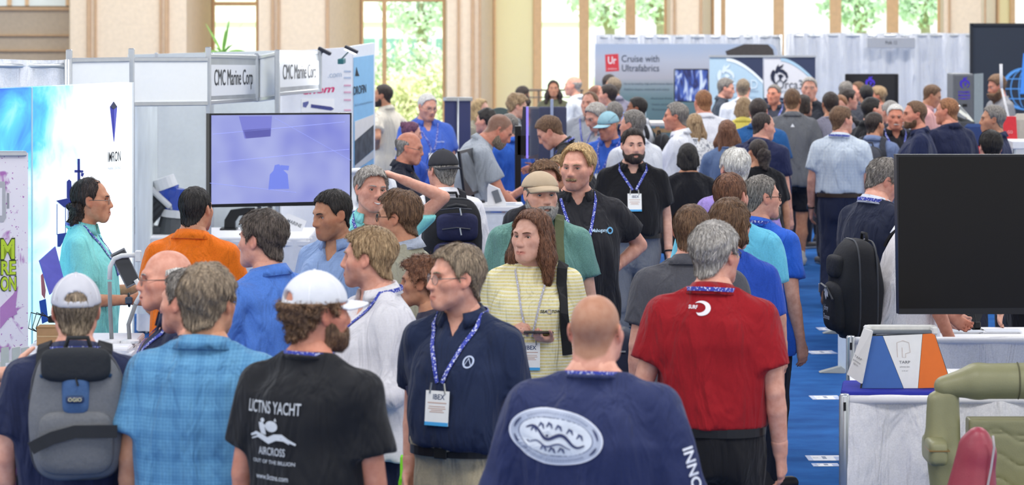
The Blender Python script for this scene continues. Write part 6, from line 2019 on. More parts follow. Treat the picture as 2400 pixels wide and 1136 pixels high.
P('grey_crop', 1985, 189, 1.77, 'man with cropped grey hair near the black screen', yaw=-30, hyaw=-50, hair='recede', hc='salt', color='4a4c54', skin='pink', pants='2c2e38')
P('brown_pink', 2010, 191, 1.700, 'brown-haired man with a flushed face near the black screen', yaw=120, hyaw=110, hair='short', hc='brown', color='5a5c66', skin='pink', pants='2c2e38', redk=.4)
P('dark_grey_tee', 2030, 198, 1.74, 'dark-haired man in a dark grey t-shirt, back to us', yaw=0, hyaw=6, hair='short', hc='black', color='44464e', shirt='tee', skin='tan', pants='2c2e38')
P('fair_left', 2056, 202, 1.690, 'fair-haired man facing left before the black screen', yaw=80, hyaw=86, hair='thick', hc='sandy', color='50525c', skin='red', pants='2c2e38')
P('dark_right', 2045, 227, 1.785, 'dark-haired man in a black shirt looking right', yaw=-60, hyaw=-72, hair='short', hc='black', color='1c1c20', skin='pink', girth=.6, pants='2c2e38')
P('pack_grey', 2050, 262, 1.690, 'dark-haired man in a blue-grey shirt with a grey backpack', yaw=-20, hyaw=-46, hair='short', hc='dark', shirt='shirt', color='7484a8', sleeve='short', girth=.55, build=1.06, skin='tan', pants='2c2e38', R='fwdlow')
P('moustache', 2099, 243, 1.75, 'white-haired man with a white moustache in a black polo', yaw=186, hyaw=176, hpitch=6, hair='short', hc='white', color='1e1f26', beard='mustache', beardc='white', girth=.7, build=1.04, lanyard=True, skin='red', pants='2c2e38', redk=.3)
P('grey_behind', 2086, 235, 1.720, 'grey-haired man half hidden behind the white moustache', yaw=20, hyaw=30, hair='short', hc='grey', color='3a3c46', skin='pink', pants='2c2e38')
P('navy_smile', 2143, 235, 1.83, 'smiling brown-haired man in a navy polo facing left', yaw=86, hyaw=98, hair='short', hc='brown', color='1f2748', girth=.6, build=1.10, smile=True, L='fwd', R='hang2', skin='red', pants='2a2c38', beard='short', beardc='brown', hairk=.8)
P('navy_redhair', 2219, 228, 1.830, 'broad man with reddish hair in a navy polo turned to the left', yaw=36, hyaw=66, hair='short', hc='redb', color='1d2340', girth=.75, build=1.20, L='fwd', R='hang', skin='red', pants='2a2c38', hairk=.8)
P('pink_shirt', 2185, 198, 1.80, 'man in a salmon pink shirt looking down', yaw=-96, hyaw=-100, hpitch=22, hair='short', hc='brown', shirt='shirt', color='e6aca6', girth=.5, L='fwd', R='fwd', sleeve='roll', skin='tan', pants='2c2e38')
P('navy_grey_right', 2326, 246, 1.81, 'grey-haired man in a navy polo in left profile above the screen', yaw=78, hyaw=86, hair='thick', hc='salt', color='1f2647', girth=.5, skin='tan', pants='2a2c38', hairk=.7, stubble=.3)
P('dark_above_tv', 2322, 305, 1.76, 'dark-haired man seen from behind over the black screen', yaw=4, hyaw=4, hair='thick', hc='black', color='2a2c38', skin='pink', pants='2a2c38', hairk=.8)
P('long_beard', 2336, 176, 1.86, 'man with brown hair and a long beard in a grey t-shirt', yaw=110, hyaw=104, hpitch=14, hair='thick', hc='brown', color='86868a', shirt='tee', beard='long', beardc='brown', girth=.6, skin='red', pants='2c2e38', L='fwdlow', R='fwdlow')
# ------------------------------------------------------------------ screens, tables, booth furniture
blackm = mat('141416', rough=.35, noise=.02)
whitem = mat('ececee', rough=.5, noise=.02)
def local(r): return lambda px, py, s: W(px, py, s) - r.location
# big lilac screen
tv = thing('display_screen', W(657, 0, 339), 'large screen with a pale violet picture on a two-post stand', 'screen'); tv.location.z = 0
L_ = local(tv)
c = (W(491, 266, 344), W(824, 264, 334), W(824, 480, 334), W(491, 486, 344))
slab('casing', c, .05, blackm, tv)
M, LL = wall_M(c, tv); H_ = (c[0] - c[3]).length
pic = bpy.data.materials.new('violet_picture')
t, b = nodes_of(pic); tc = t.nodes.new('ShaderNodeTexCoord')
nn = t.nodes.new('ShaderNodeTexNoise'); nn.inputs['Scale'].default_value = 2.2; nn.inputs['Detail'].default_value = 2; t.links.new(tc.outputs['Object'], nn.inputs['Vector'])
rp = t.nodes.new('ShaderNodeValToRGB'); E = rp.color_ramp.elements
E[0].position, E[0].color = .32, (*lin('8088e4'), 1); E[1].position, E[1].color = .72, (*lin('c0c8fa'), 1)
t.links.new(nn.outputs[0], rp.inputs[0]); t.links.new(rp.outputs[0], b.inputs['Emission Color']); b.inputs['Emission Strength'].default_value = .74
b.inputs['Base Color'].default_value = (.02, .02, .04, 1); b.inputs['Roughness'].default_value = .25
k = MB(); k.box(.014, LL - .016, -.004, .001, -H_ + .022, -.012, M=M); scr = k.build('display', pic, tv)
def tvp(pts, col, off=-.006):
 k = MB(); k.prism([(x * LL, -z * H_) for x, z in pts], .001, M @ Matrix.Translation((0, off, 0))); return k.build('picture', mat(col, rough=.3, emit=.45, noise=0), tv)
tvp([(.20, .03), (.43, .03), (.42, .25), (.24, .27)], '6a6cb0')
tvp([(.23, .18), (.42, .16), (.42, .25), (.25, .27)], '5e5c9c')
tvp([(.405, .82), (.415, .66), (.44, .62), (.45, .56), (.48, .55), (.50, .60), (.54, .66), (.55, .82)], '6a78c8')
tvp([(.49, .56), (.55, .57), (.545, .62), (.49, .61)], '6a78c8', -.0065)
for a, b2 in (((.02, .22), (.95, .10)), ((.05, .52), (.98, .40)), ((.45, .05), (.99, .52)), ((.0, .74), (.6, .86))):
 k = MB(); dx_, dz_ = (b2[0] - a[0]) * LL, -(b2[1] - a[1]) * H_
 k.tube([M @ Vector((a[0] * LL, -.005, -a[1] * H_)), M @ Vector((b2[0] * LL, -.005, -b2[1] * H_))], .0015, 4); k.build('picture', mat('9aa2e8', emit=.4, noise=0), tv)
for x_ in (.375, .455):
 k = MB(); p = M @ Vector((x_ * LL, .08, 0)); k.tube([(p.x, p.y, .02), (p.x, p.y, 2.78 - 300 / 336)], .022, 10); k.build('post', alu, tv, smooth=True)
k = MB(); p = M @ Vector((.415 * LL, .08, 0)); k.box(p.x - .4, p.x + .4, p.y - .3, p.y + .3, 0, .03, .01); k.build('base', blackm, tv)

# black screen right
t2 = thing('display_screen', W(2430, 0, 455), 'large switched-off black screen at the right edge', 'screen'); t2.location.z = 0
c = (W(2101, 362, 457), W(2760, 362, 452), W(2760, 736, 452), W(2107, 736, 457))
slab('casing', c, .06, mat('17161a', rough=.4, noise=.02), t2)
M, LL = wall_M(c, t2); H_ = (c[0] - c[3]).length
k = MB(); k.box(.014, LL - .012, -.004, .001, -H_ + .03, -.012, M=M); k.build('display', mat('151211', rough=.28, noise=.1, nscale=2, spec=.22), t2)
k = MB(); p = M @ Vector((LL * .82, .12, 0)); k.box(p.x - .05, p.x + .05, p.y - .04, p.y + .04, 0, 1.7); k.build('post', blackm, t2)
k = MB(); k.box(p.x - .2, p.x + .3, p.y - .3, p.y + .3, 0, .03, .01); k.build('base', blackm, t2)

def table(px0, px1, s0, s1, z, label, col='ececf0', skirt=True, over=.02):
 a, b2 = W(px0, 0, s0), W(px1, 0, s0); dep = FPX / s1 - FPX / s0
 r = thing('draped_table', Vector(((a.x + b2.x) / 2, a.y, 0)), label, 'table')
 hw_ = (b2.x - a.x) / 2
 k = MB(); k.box(-hw_, hw_, 0, dep, z - .03, z, .008); k.build('tabletop', mat(col, rough=.8, noise=.02), r)
 if skirt:
  v, f = [], []; rs_ = random.Random(int(px0)); n = int(2 * hw_ / .022)
  path = [(-hw_, dep * (1 - i / 12)) for i in range(12)] + [(-hw_ + 2 * hw_ * i / n, 0) for i in range(n + 1)] + [(hw_, dep * i / 12) for i in range(1, 13)]
  m_ = len(path)
  for j in range(6):
   zz = .02 + (z - .035) * j / 5
   for i, (x_, y_) in enumerate(path):
    wv = (math.sin(i * 1.35 + math.sin(i * .31) * 2) * .014 + .004) * (1.2 - j * .12)
    nx, ny = (0, -1) if 12 <= i < 12 + n + 1 else ((-1, 0) if i < 12 else (1, 0))
    v.append((x_ + nx * (wv + .012), y_ + ny * (wv + .012), zz))
  for j in range(5):
   for i in range(m_ - 1):
    f.append((j * m_ + i, j * m_ + i + 1, (j + 1) * m_ + i + 1, (j + 1) * m_ + i))
  add('skirt', v, f, mat(col, rough=.9, noise=.03), r, smooth=True)
  k = MB(); k.box(-hw_ - .015, hw_ + .015, -.022, dep, z - .07, z - .028, .004); k.build('valance', mat(col, rough=.85, noise=.02), r)
 for sx in (-1, 1):
  for yy in (.05, dep - .05):
   k = MB(); k.tube([(sx * (hw_ - .06), yy, 0), (sx * (hw_ - .06), yy, z - .03)], .016, 6); k.build('leg', alu, r)
 return r
table(326, 722, 281, 269, .80, 'white pleated table under the violet screen')
# steering actuator on it: black motor, blue housings, white caps
ac = thing('marine_actuator', W(375, 545, 276), 'blue and black marine actuator with white caps on the booth table', 'machine')
ac.location.z = .80
L_ = lambda px, py: W(px, py, 276) - ac.location
bluem = mat('2c4cae', rough=.25, noise=.04, spec=.6)
def cyl(name, a, b2, r0, r1, m, n=16, par=ac):
 k = MB(); d = (b2 - a); k.tube([a, a + d * .02, b2 - d * .02, b2], [r0 * .92, r0, r1, r1 * .92], n); return k.build(name, m, par, smooth=False)
a, b2 = L_(316, 528), L_(374, 466)
k = MB(); d = (b2 - a); M_ = plane_M(a + d / 2, d, Vector((-d.z, 0, d.x)))
k.box(-d.length / 2, d.length / 2, -.10, .10, -.105, .105, .02, M=M_); k.build('motor', mat('3a3e44', rough=.4, noise=.05), ac)
for q in range(5):
 k = MB(); k.box(-d.length / 2 + .01, d.length / 2 - .02, -.112, -.098, -.09 + q * .04, -.075 + q * .04, .003, M=M_); k.build('fin', mat('26282c', rough=.4, noise=.02), ac)
k = MB(); k.box(d.length / 2, d.length / 2 + .05, -.12, .12, -.125, .125, .015, M=M_); k.build('flange', mat('d4d6d8', rough=.4, noise=.02), ac)
k = MB(); k.box(-.05, .03, -.118, -.110, -.02, .02, M=M_); k.build('plate', mat('c8ccd0', noise=0), ac)
cyl('housing', L_(384, 468), L_(390, 438), .095, .090, bluem); cyl('cap', L_(390, 442), L_(381, 416), .105, .10, mat('e4e6e8', rough=.4, noise=.02))
cyl('housing', L_(388, 448), L_(412, 456), .085, .09, bluem); cyl('housing', L_(416, 440), L_(406, 492), .075, .105, bluem)
cyl('collar', L_(406, 490), L_(404, 508), .115, .12, mat('d4d6d8', rough=.4, noise=.02)); cyl('pedestal', L_(404, 506), Vector((L_(404, 506).x, 0, .0)), .10, .14, mat('505458', rough=.5))
for q in range(8):
 a_ = q * .785; p = L_(405, 490) + Vector((math.cos(a_) * .112, math.sin(a_) * .112, .005)); cyl('bolt', p, p + Vector((0, 0, .02)), .010, .010, alu, 6)
k = MB(); k.box(-.30, .02, -.10, .10, 0, .06, .01); k.build('cradle', mat('505458', rough=.5), ac)
# black bracket, small sign card
br = thing('black_bracket', W(560, 548, 272), 'curved black steel bracket standing under the violet screen', 'bracket'); br.location.z = .80
pts = [(525, 555), (526, 515), (540, 492), (575, 487), (596, 487), (594, 500), (560, 506), (551, 520), (551, 555)]
k = MB(); k.prism([((W(x, y, 272) - br.location).x, max((W(x, y, 272) - br.location).z, 0)) for x, y in pts], .08); k.build('plate', blackm, br)
k = MB(); k.box(-.16, -.02, -.05, .15, 0, .015); k.build('foot', blackm, br)
cd = thing('sign_card', W(682, 552, 274), 'small white sign card leaning on the booth table', 'card'); cd.location.z = .80
M_ = plane_M((0, 0, .005), (1, 0, -.42), (.42, .2, 1))
k = MB(); k.box(-.09, .09, -.003, .003, 0, .13, M=M_); k.build('card', whitem, cd)
sign('MARINE', cd, mat('50545c', noise=0), M_ @ Matrix.Translation((0, -.005, .07)), w=.13, h=.03, bold=.01)

# white moulded hatch behind the smiling man
ha = thing('white_hatch', W(850, 440, 322), 'white moulded oval hatch lid standing behind the smiling man', 'hatch'); ha.location.z = 0
zc = CAMZ - 447 / 322
def oval(y, k_): return [(math.copysign(abs(math.cos(a)) ** .75, math.cos(a)) * .25 * k_, y, zc + math.copysign(abs(math.sin(a)) ** .85, math.sin(a)) * .165 * k_) for a in [i * math.pi / 18 for i in range(36)]]
rings = [oval(.10, .9), oval(.04, 1.0), oval(.0, 1.0), oval(-.03, .94), oval(-.035, .86), oval(-.02, .80)]
v = [p for r_ in rings for p in r_]; f = []
for i in range(5):
 for j in range(36): f.append((i * 36 + j, i * 36 + (j + 1) % 36, (i + 1) * 36 + (j + 1) % 36, (i + 1) * 36 + j))
f.append(tuple(range(35, -1, -1))); f.append(tuple(180 + j for j in range(36)))
add('lid', v, [tuple(reversed(q)) for q in f], mat('f0f1f2', rough=.25, noise=.01), ha, smooth=True)
for x_ in (-.13, -.03, .07, .15):
 k = MB(); k.box(x_ - .012, x_ + .012, -.05, -.02, zc - .09, zc - .05, .006); k.build('lug', whitem, ha)
k = MB(); k.box(-.2, .2, .0, .12, 0, zc - .13, .01); k.build('plinth', whitem, ha)

# things by the backlit wall
ib = table(60, 302, 452, 433, .98, 'white draped counter before the backlit wall')
bxo = thing('cardboard_box', W(115, 0, 450), 'brown cardboard box with cables on the counter', 'box'); bxo.location.z = .98
k = MB(); k.box(-.065, .065, 0, .12, 0, .095, .003); k.build('carton', mat('b08a62', rough=.9, noise=.05), bxo)
k = MB(); k.box(-.066, .066, -.001, .121, .090, .098); k.build('flap', mat('9c7850', rough=.9, noise=.05), bxo)
k = MB(); k.box(-.065, .065, -.002, -.0005, .045, .053); k.build('tape', mat('c4a478', rough=.4), bxo)
ld_ = thing('router_box', W(128, 0, 445), 'small black device with cables on the cardboard box', 'device'); ld_.location.z = 1.078
k = MB(); k.box(-.04, .04, .02, .09, 0, .035, .006); k.build('casing', blackm, ld_)
for i in range(3):
 k = MB(); k.tube([(-.03 + i * .02, .02, .02), (-.06 - i * .03, -.03, .06), (-.09 - i * .02, -.05, -.02), (-.06 + i * .05, -.06, -.09)], .003, 5); k.build('cable', blackm, ld_)
lt = thing('tilted_screen', W(122, 0, 440), 'thin violet screen tilted back on the counter', 'screen'); lt.location.z = .98
c = [W(93, 610, 440), W(130, 577, 438), W(150, 655, 438), W(118, 690, 440)]
slab('display', c, .012, mat('5a5cb4', rough=.2, emit=.25, noise=.05), lt)
p0 = W(135, 670, 437) - lt.location
k = MB(); k.tube([p0 + Vector((0, .03, 0)), Vector((.03, .06, .01))], .012, 6); k.build('stem', blackm, lt)
k = MB(); k.box(-.06, .10, .0, .14, 0, .012, .004); k.build('foot', blackm, lt)
for nm, pth, lab in (('a', [(262, 806), (258, 720), (257, 660)], 'white gooseneck arm holding a tablet before the aqua shirt'), ('b', [(304, 806), (301, 760), (318, 712)], 'second gooseneck arm, lower and curved to the right')):
 g_ = thing('gooseneck_stand', W(pth[0][0], 0, 446), lab, 'stand'); g_.location.z = .98
 Lg = lambda px, py, s=446: W(px, py, s) - g_.location
 base = Lg(*pth[0]); base.z = 0
 k = MB(); k.lathe([(.05, 0), (.05, .012), (.02, .02)], 14, (base.x, base.y)); k.build('base', mat('e4e4e6', rough=.4), g_)
 k = MB(); k.tube([base] + [Lg(*q) for q in pth[1:]], .011, 8); k.build('rod', mat('8c8e90', rough=.5), g_, smooth=True)
 e_ = Lg(*pth[-1])
 up_ = [(257, 655), (258, 625), (268, 606), (285, 599), (318, 597)] if nm == 'a' else [(318, 712), (330, 690), (328, 672), (318, 655)]
 k = MB(); k.tube([Lg(*q) for q in up_], .0125, 8); k.build('gooseneck', mat('e4e4e2', rough=.45), g_, smooth=True)
 if nm == 'a':
  k = MB(); q_ = Lg(322, 600); k.box(q_.x - .012, q_.x + .02, q_.y - .015, q_.y + .02, q_.z - .03, q_.z + .03, .005); k.build('clamp', mat('e4e4e2', rough=.45), g_)
  tbx = thing('tablet', W(294, 628, 444), 'grey tablet held tilted by the white gooseneck arm', 'tablet')
  M_ = plane_M((0, 0, 0), (.5, -.05, -1), (1, .3, .5))
  k = MB(); k.box(-.10, .10, -.006, .006, -.042, .042, .003, M=M_); k.build('casing', mat('7c7e84', rough=.4), tbx)
  k = MB(); k.box(-.09, .09, -.008, -.005, -.036, .036, M=M_); k.build('display', mat('30323a', rough=.12, noise=0), tbx)

# white counter in the middle with screens
ct = thing('white_counter', W(1160, 0, 296), 'white aluminium-framed counter with papers and a tilted monitor', 'counter'); ct.location.z = 0
zc = 1.145
k = MB(); k.box(-.30, .22, 0, .55, zc - .04, zc, .006); k.build('top', whitem, ct)
for x_ in (-.28, .10, .20):
 k = MB(); k.box(x_ - .018, x_ + .018, .01, .05, 0, zc - .04, .004); k.build('leg', alu, ct)
k = MB(); k.box(-.27, .09, .03, .045, .05, zc - .05); k.build('panel', mat('e4e8ec', rough=.5), ct)
mo = thing('monitor', W(1108, 0, 298), 'dark monitor tilted edge-on on the white counter', 'monitor'); mo.location.z = zc; mo.location.y = FPX / 296 + .22
c = [W(1077, 354, 298), W(1112, 345, 285), W(1132, 448, 284), W(1092, 462, 297)]
slab('casing', c, .02, mat('26282c', rough=.4), mo)
cc = [Vector(c[0]).lerp(c[2], .06) + Vector((.0, -.006, 0)), Vector(c[1]).lerp(c[3], .06) + Vector((0, -.006, 0)), Vector(c[2]).lerp(c[0], .06) + Vector((0, -.006, 0)), Vector(c[3]).lerp(c[1], .06) + Vector((0, -.006, 0))]
slab('display', cc, .004, mat('84868a', rough=.08, noise=.5, nscale=9, metal=.5), mo)
p0 = W(1108, 455, 290) - mo.location
k = MB(); k.tube([p0 + Vector((0, .03, 0)), Vector((p0.x, p0.y + .06, .01))], .014, 6); k.build('stem', blackm, mo)
k = MB(); k.box(p0.x - .1, p0.x + .1, p0.y - .05, p0.y + .14, 0, .012, .004); k.build('foot', blackm, mo)
dv = thing('device_display', W(1162, 0, 300), 'white wedge display holding a small silver phone', 'display'); dv.location.z = zc; dv.location.y = FPX / 296 + .10
k = MB(); k.prism([(-.07, 0), (.08, 0), (.08, .02), (.03, .13), (-.06, .17), (-.07, .14)], .09); k.build('wedge', whitem, dv)
M_ = plane_M((.005, -.004, .075), (1, 0, .35), (-.35, 0, 1))
k = MB(); k.box(-.028, .028, -.01, .0, -.05, .05, .004, M=M_); k.build('phone', mat('8c9094', rough=.25, metal=.5), dv)
for i, (x_, y_, lab) in enumerate(((.10, .30, 'white paper sheets lying on the middle counter, back'), (.16, .16, 'white paper sheets lying on the middle counter, front'))):
 pp = thing('papers', W(1160, 0, 296) + Vector((x_, y_, 0)), lab, 'papers'); pp.location.z = zc
 for j in range(3):
  k = MB(); k.box(-.09 + j * .01, .05 + j * .008, -.10, .08, .001 + j * .002, .0025 + j * .002); k.build('sheet', mat('f0f0f2' if j < 2 else 'c8d0dc', rough=.7, noise=.03), pp)
# kiosk screens and the black post
ks = thing('kiosk_screen', W(1245, 0, 262), 'tall touch screen on a black post, seen edge-on', 'screen'); ks.location.z = 0
c = [W(1236, 250, 268), W(1262, 250, 250), W(1262, 372, 250), W(1228, 372, 268)]
slab('casing', c, .04, mat('3a3a48', rough=.3), ks)
M, LL = wall_M(c, ks)
k = MB(); k.box(.03, LL - .02, -.006, 0, -.44, -.02, M=M); k.build('display', mat('6a7078', rough=.05, noise=.4, nscale=5, metal=.3), ks)
k = MB(); k.box(-.008, .018, -.008, .01, -.45, 0, M=M); k.build('light_edge', mat('8878e0', emit=.8, noise=0), ks)
k = MB(); p = W(1214, 0, 268) - ks.location; k.box(p.x - .028, p.x + .028, p.y, p.y + .05, 0, CAMZ - 295 / 268, .004); k.build('post', blackm, ks)
k = MB(); k.box(p.x - .01, p.x + .10, p.y, p.y + .05, 1.42, 1.6, .006); k.build('bracket', blackm, ks)
k = MB(); k.box(p.x - .15, p.x + .2, p.y - .1, p.y + .25, 0, .03, .008); k.build('base', blackm, ks)
k2 = thing('monitor', W(1297, 0, 236), 'dark blue-grey monitor seen from behind beside the kiosk', 'monitor'); k2.location.z = 0
L_ = local(k2)
a, b2 = L_(1262, 250, 236), L_(1328, 398, 236)
k = MB(); k.box(a.x, b2.x, 0, .05, b2.z, a.z, .012); k.build('casing', mat('3c4058', rough=.5), k2)
k = MB(); k.box(L_(1290, 0, 236).x, L_(1297, 0, 236).x, -.015, 0, b2.z, CAMZ - 232 / 236, .003); k.build('strip', mat('a8b4d0', rough=.3, metal=.5), k2)
for i in range(5):
 k = MB(); k.box(a.x + .03 + i * .015, a.x + .038 + i * .015, -.004, 0, a.z - .28, a.z - .1); k.build('vent', mat('1c1e28', noise=0), k2)
k = MB(); k.box(-.03, .03, .0, .05, 0, b2.z + .1); k.build('post', blackm, k2)
k = MB(); k.box(-.25, .25, -.2, .25, 0, .03, .008); k.build('base', blackm, k2)
# wooden counter by the printed wall
wc = thing('wooden_counter', W(1530, 0, 196), 'light wooden frame counter with white top before the printed wall', 'counter'); wc.location.z = 0
zc = CAMZ - 286 / 196
k = MB(); k.box(-.25, .35, 0, .5, zc - .05, zc, .008); k.build('top', mat('e4dcd0', rough=.6), wc)
wood = mat('c49a68', rough=.6, noise=.1, nscale=20)
for x_ in (-.2, .06, .3):
 k = MB(); k.box(x_ - .025, x_ + .025, .03, .08, 0, zc - .05, .005); k.build('leg', wood, wc)
for z_ in (zc - .10, .55, .15):
 k = MB(); k.box(-.22, .32, .035, .07, z_ - .03, z_ + .02, .005); k.build('crossbar', wood, wc)
bot = thing('water_bottle', W(1512, 0, 198), 'clear water bottle on the wooden counter', 'bottle'); bot.location.z = zc; bot.location.y = FPX / 196 + .1
k = MB(); k.lathe([(.03, 0), (.033, .01), (.033, .13), (.014, .17), (.014, .19)], 12); k.build('bottle', mat('c8dce4', rough=.1, trans=.6, noise=0), bot, smooth=True)
k = MB(); k.lathe([(.016, .185), (.016, .205)], 10); k.build('cap', mat('e8f0f4', noise=0), bot)
# rail by the bright window
rw = thing('window_railing', W(1300, 0, 150), 'thin dark metal railing in front of the bright window', 'railing'); rw.location.z = 0
for z_, r_ in ((CAMZ - 211 / 150, .018), (CAMZ - 228 / 150, .012)):
 k = MB(); k.tube([(-.55, 0, z_), (.45, 0, z_)], r_, 6); k.build('rail', mat('6a5c50', rough=.5), rw)
for x_ in (-.5, -.25, 0, .25, .42):
 k = MB(); k.tube([(x_, 0, 0), (x_, 0, CAMZ - 211 / 150)], .016, 6); k.build('post', mat('6a5c50', rough=.5), rw)
hc_ = thing('green_chair', W(1172, 0, 205), 'rounded grey-green chair back behind the blue shirts', 'chair'); hc_.location.z = 0
zt = CAMZ - 252 / 205
k = MB(); pts = [(math.cos(a) * .15, .0, zt - .12 + math.sin(a) * .12) for a in [i * math.pi / 14 for i in range(15)]]
k.prism([(p[0], p[2]) for p in pts] + [(-.15, zt - .5), (.15, zt - .5)], .06); k.build('backrest', mat('5c6a66', rough=.7), hc_)
k = MB(); k.box(-.17, .17, -.36, .04, zt - .58, zt - .5, .02); k.build('seat', mat('5c6a66', rough=.7), hc_)
k = MB(); k.tube([(0, -.15, .03), (0, -.15, zt - .58)], .03, 8); k.build('pedestal', alu, hc_)
k = MB(); k.lathe([(.22, 0), (.22, .02), (.04, .05)], 16, (0, -.15)); k.build('foot', alu, hc_)
# potted palm
pa = thing('potted_palm', W(522, 0, 165), 'green palm rising above the booth fascia before the window', 'plant'); pa.location.z = 0
k = MB(); k.lathe([(.18, 0), (.24, .45), (.26, .48), (.24, .48)], 16); k.build('pot', mat('8a7a68', rough=.8), pa)
k = MB(); k.tube([(0, 0, .4), (.02, 0, 1.2), (0, .02, 2.02)], [.045, .04, .03], 8); k.build('stem', mat('7a8a50', rough=.8), pa, smooth=True)
rs_ = random.Random(3)
for i, (dx_, dz_, ln) in enumerate(((.30, .52, 1), (.10, .60, 1), (.42, .22, 1), (-.25, .5, 1), (-.35, .2, 1), (.52, .06, 1), (.45, -.12, 1), (.02, .42, .9), (.2, .36, .9), (-.12, .3, .8), (.3, .0, .9), (-.3, -.05, .9))):
 k = MB(); dy = rs_.uniform(-.25, .25); pts, wd = [], []
 for j in range(8):
  t_ = j / 7
  pts.append(Vector((dx_ * t_, dy * t_, 2.00 + dz_ * t_ * 1.02 - .22 * t_ * t_ * (1 if dz_ < .4 else .3)))); wd.append(.006 + .038 * math.sin(math.pi * min(1, t_ * .9 + .12)) * (1 - t_ * .35))
 for sgn in (-1, 1):
  n_ = len(k.v)
  for p, w_ in zip(pts, wd):
   k.v += [tuple(p), tuple(p + Vector((sgn * w_ * .55 * (1 if abs(dx_) < .25 else .35), sgn * w_ * .4, -w_ * .25 if abs(dx_) < .25 else sgn * w_ * .6)))]
  for j in range(7):
   k.f.append((n_ + 2 * j, n_ + 2 * j + 1, n_ + 2 * j + 3, n_ + 2 * j + 2))
 k.build('leaf', mat('86b858' if i % 3 else '9ac866', rough=.5, noise=.12, nscale=12), pa, smooth=True)

# far right things
cb = thing('grey_cabinet', W(2272, 0, 214), 'tall grey cabinet with violet lettering on its door', 'cabinet'); cb.location.z = 0
zt = CAMZ - 173 / 214
k = MB(); k.box(-.18, .05, 0, .45, 0, zt, .01); k.build('body', mat('75797e', rough=.5), cb)
k = MB(); k.box(-.17, .04, -.02, 0, .05, zt - .015, .006); k.build('door', mat('6a6c70', rough=.45), cb)
k = MB(); k.poly([(.05, 0, 0), (.05, 0, zt), (.20, .3, zt), (.20, .3, 0)], [(0, 3, 2, 1)]); k.build('side_panel', mat('8a949a', rough=.5), cb)
orca_logo(cb, Matrix.Translation((-.05, -.024, zt - .1)), '4a30c8', .7)
for z_, tx in ((.20, 'DYNAMIC'), (.235, 'MARINE'), (.27, 'STABILITY')):
 sign(tx, cb, mat('5a3ad8', noise=0), Matrix.Translation((-.06, -.024, zt - z_)), w=.13, h=.024, bold=.02)
k = MB(); k.box(-.08, -.03, -.026, -.02, zt - .36, zt - .33); k.build('lock', blackm, cb)
ch = thing('chrome_bell', W(2255, 0, 226), 'polished chrome bell-shaped fitting in front of the grey cabinet', 'fitting'); ch.location.z = 0
k = MB(); z_ = CAMZ - 275 / 226
k.tube([(-.09, 0, z_ + .07), (-.05, 0, z_ + .05), (.02, 0, z_), (.09, 0, z_ - .07)], [.085, .075, .055, .045], 16); k.build('bell', mat('d8d8d4', rough=.08, metal=1, noise=0), ch, smooth=True)
k = MB(); k.box(-.12, .12, -.1, .1, 0, z_ - .04, .01); k.build('plinth', mat('4a4c50'), ch)
wp_ = thing('white_pole', W(2350, 0, 224), 'white pole leaning by the dark printed wall', 'pole'); wp_.location.z = 0
Lw = local(wp_)
k = MB(); k.tube([Lw(2346, 150, 224), Lw(2347, 206, 224)], .016, 8); k.build('grip', whitem, wp_, smooth=True)
e_ = Lw(2366, 285, 224); k = MB(); k.tube([Lw(2347, 204, 224), e_, Vector((e_.x + .25, 0, 0))], .012, 8); k.build('shaft', whitem, wp_, smooth=True)
rt = thing('red_bag', W(2365, 0, 236), 'red tote bag standing right of the grey-haired man in navy', 'bag'); rt.location.z = 0
z0, z1 = CAMZ - 332 / 236, CAMZ - 273 / 236
k = MB(); k.prism([(-.07, z0), (.085, z0), (.07, z1), (-.05, z1)], .10); k.build('bag', mat('d8343c', rough=.6), rt)
sign('GO', rt, mat('f0c0c0', noise=0), Matrix.Translation((.01, -.003, (z0 + z1) / 2 - .03)), w=.05, h=.03)
k = MB(); k.box(-.3, .3, -.12, .3, 0, z0, .01); k.build('shelf', mat('caccd0'), rt)
bs = thing('beige_seat', W(2402, 0, 232), 'beige rounded seat back at the far right edge', 'seat'); bs.location.z = 0
k = MB(); k.box(-.10, .2, .1, .3, .55, CAMZ - 268 / 232, .06); k.build('backrest', mat('b8b0a4', rough=.7), bs)
k = MB(); k.box(-.10, .2, -.1, .3, .4, .56, .04); k.build('seat', mat('b8b0a4', rough=.7), bs)
k = MB(); k.tube([(.05, .1, 0), (.05, .1, .42)], .05, 8); k.build('pedestal', alu, bs)
bc = thing('blue_chair', W(2288, 0, 238), 'blue upholstered chair with red seat behind the navy polo', 'chair'); bc.location.z = 0
z1 = CAMZ - 290 / 238
k = MB(); k.box(-.11, .13, .0, .07, z1 - .24, z1, .03); k.build('backrest', mat('2c4478', rough=.8), bc)
k = MB(); k.box(-.12, .14, -.3, .03, z1 - .36, z1 - .22, .03); k.build('seat', mat('c03038', rough=.8), bc)
for sx in (-.1, .12):
 for yy in (-.27, .02):
  k = MB(); k.tube([(sx, yy, 0), (sx, yy, z1 - .34)], .014, 6); k.build('leg', alu, bc)
wt = thing('white_table', W(2410, 0, 246), 'small white table at the right edge behind the black screen', 'table'); wt.location.z = 0
z1 = CAMZ - 330 / 246
k = MB(); k.box(-.15, .4, 0, .4, z1 - .08, z1, .008); k.build('top', whitem, wt)
for sx in (-.12, .37):
 k = MB(); k.tube([(sx, .05, 0), (sx, .05, z1 - .08)], .02, 6); k.build('leg', alu, wt)

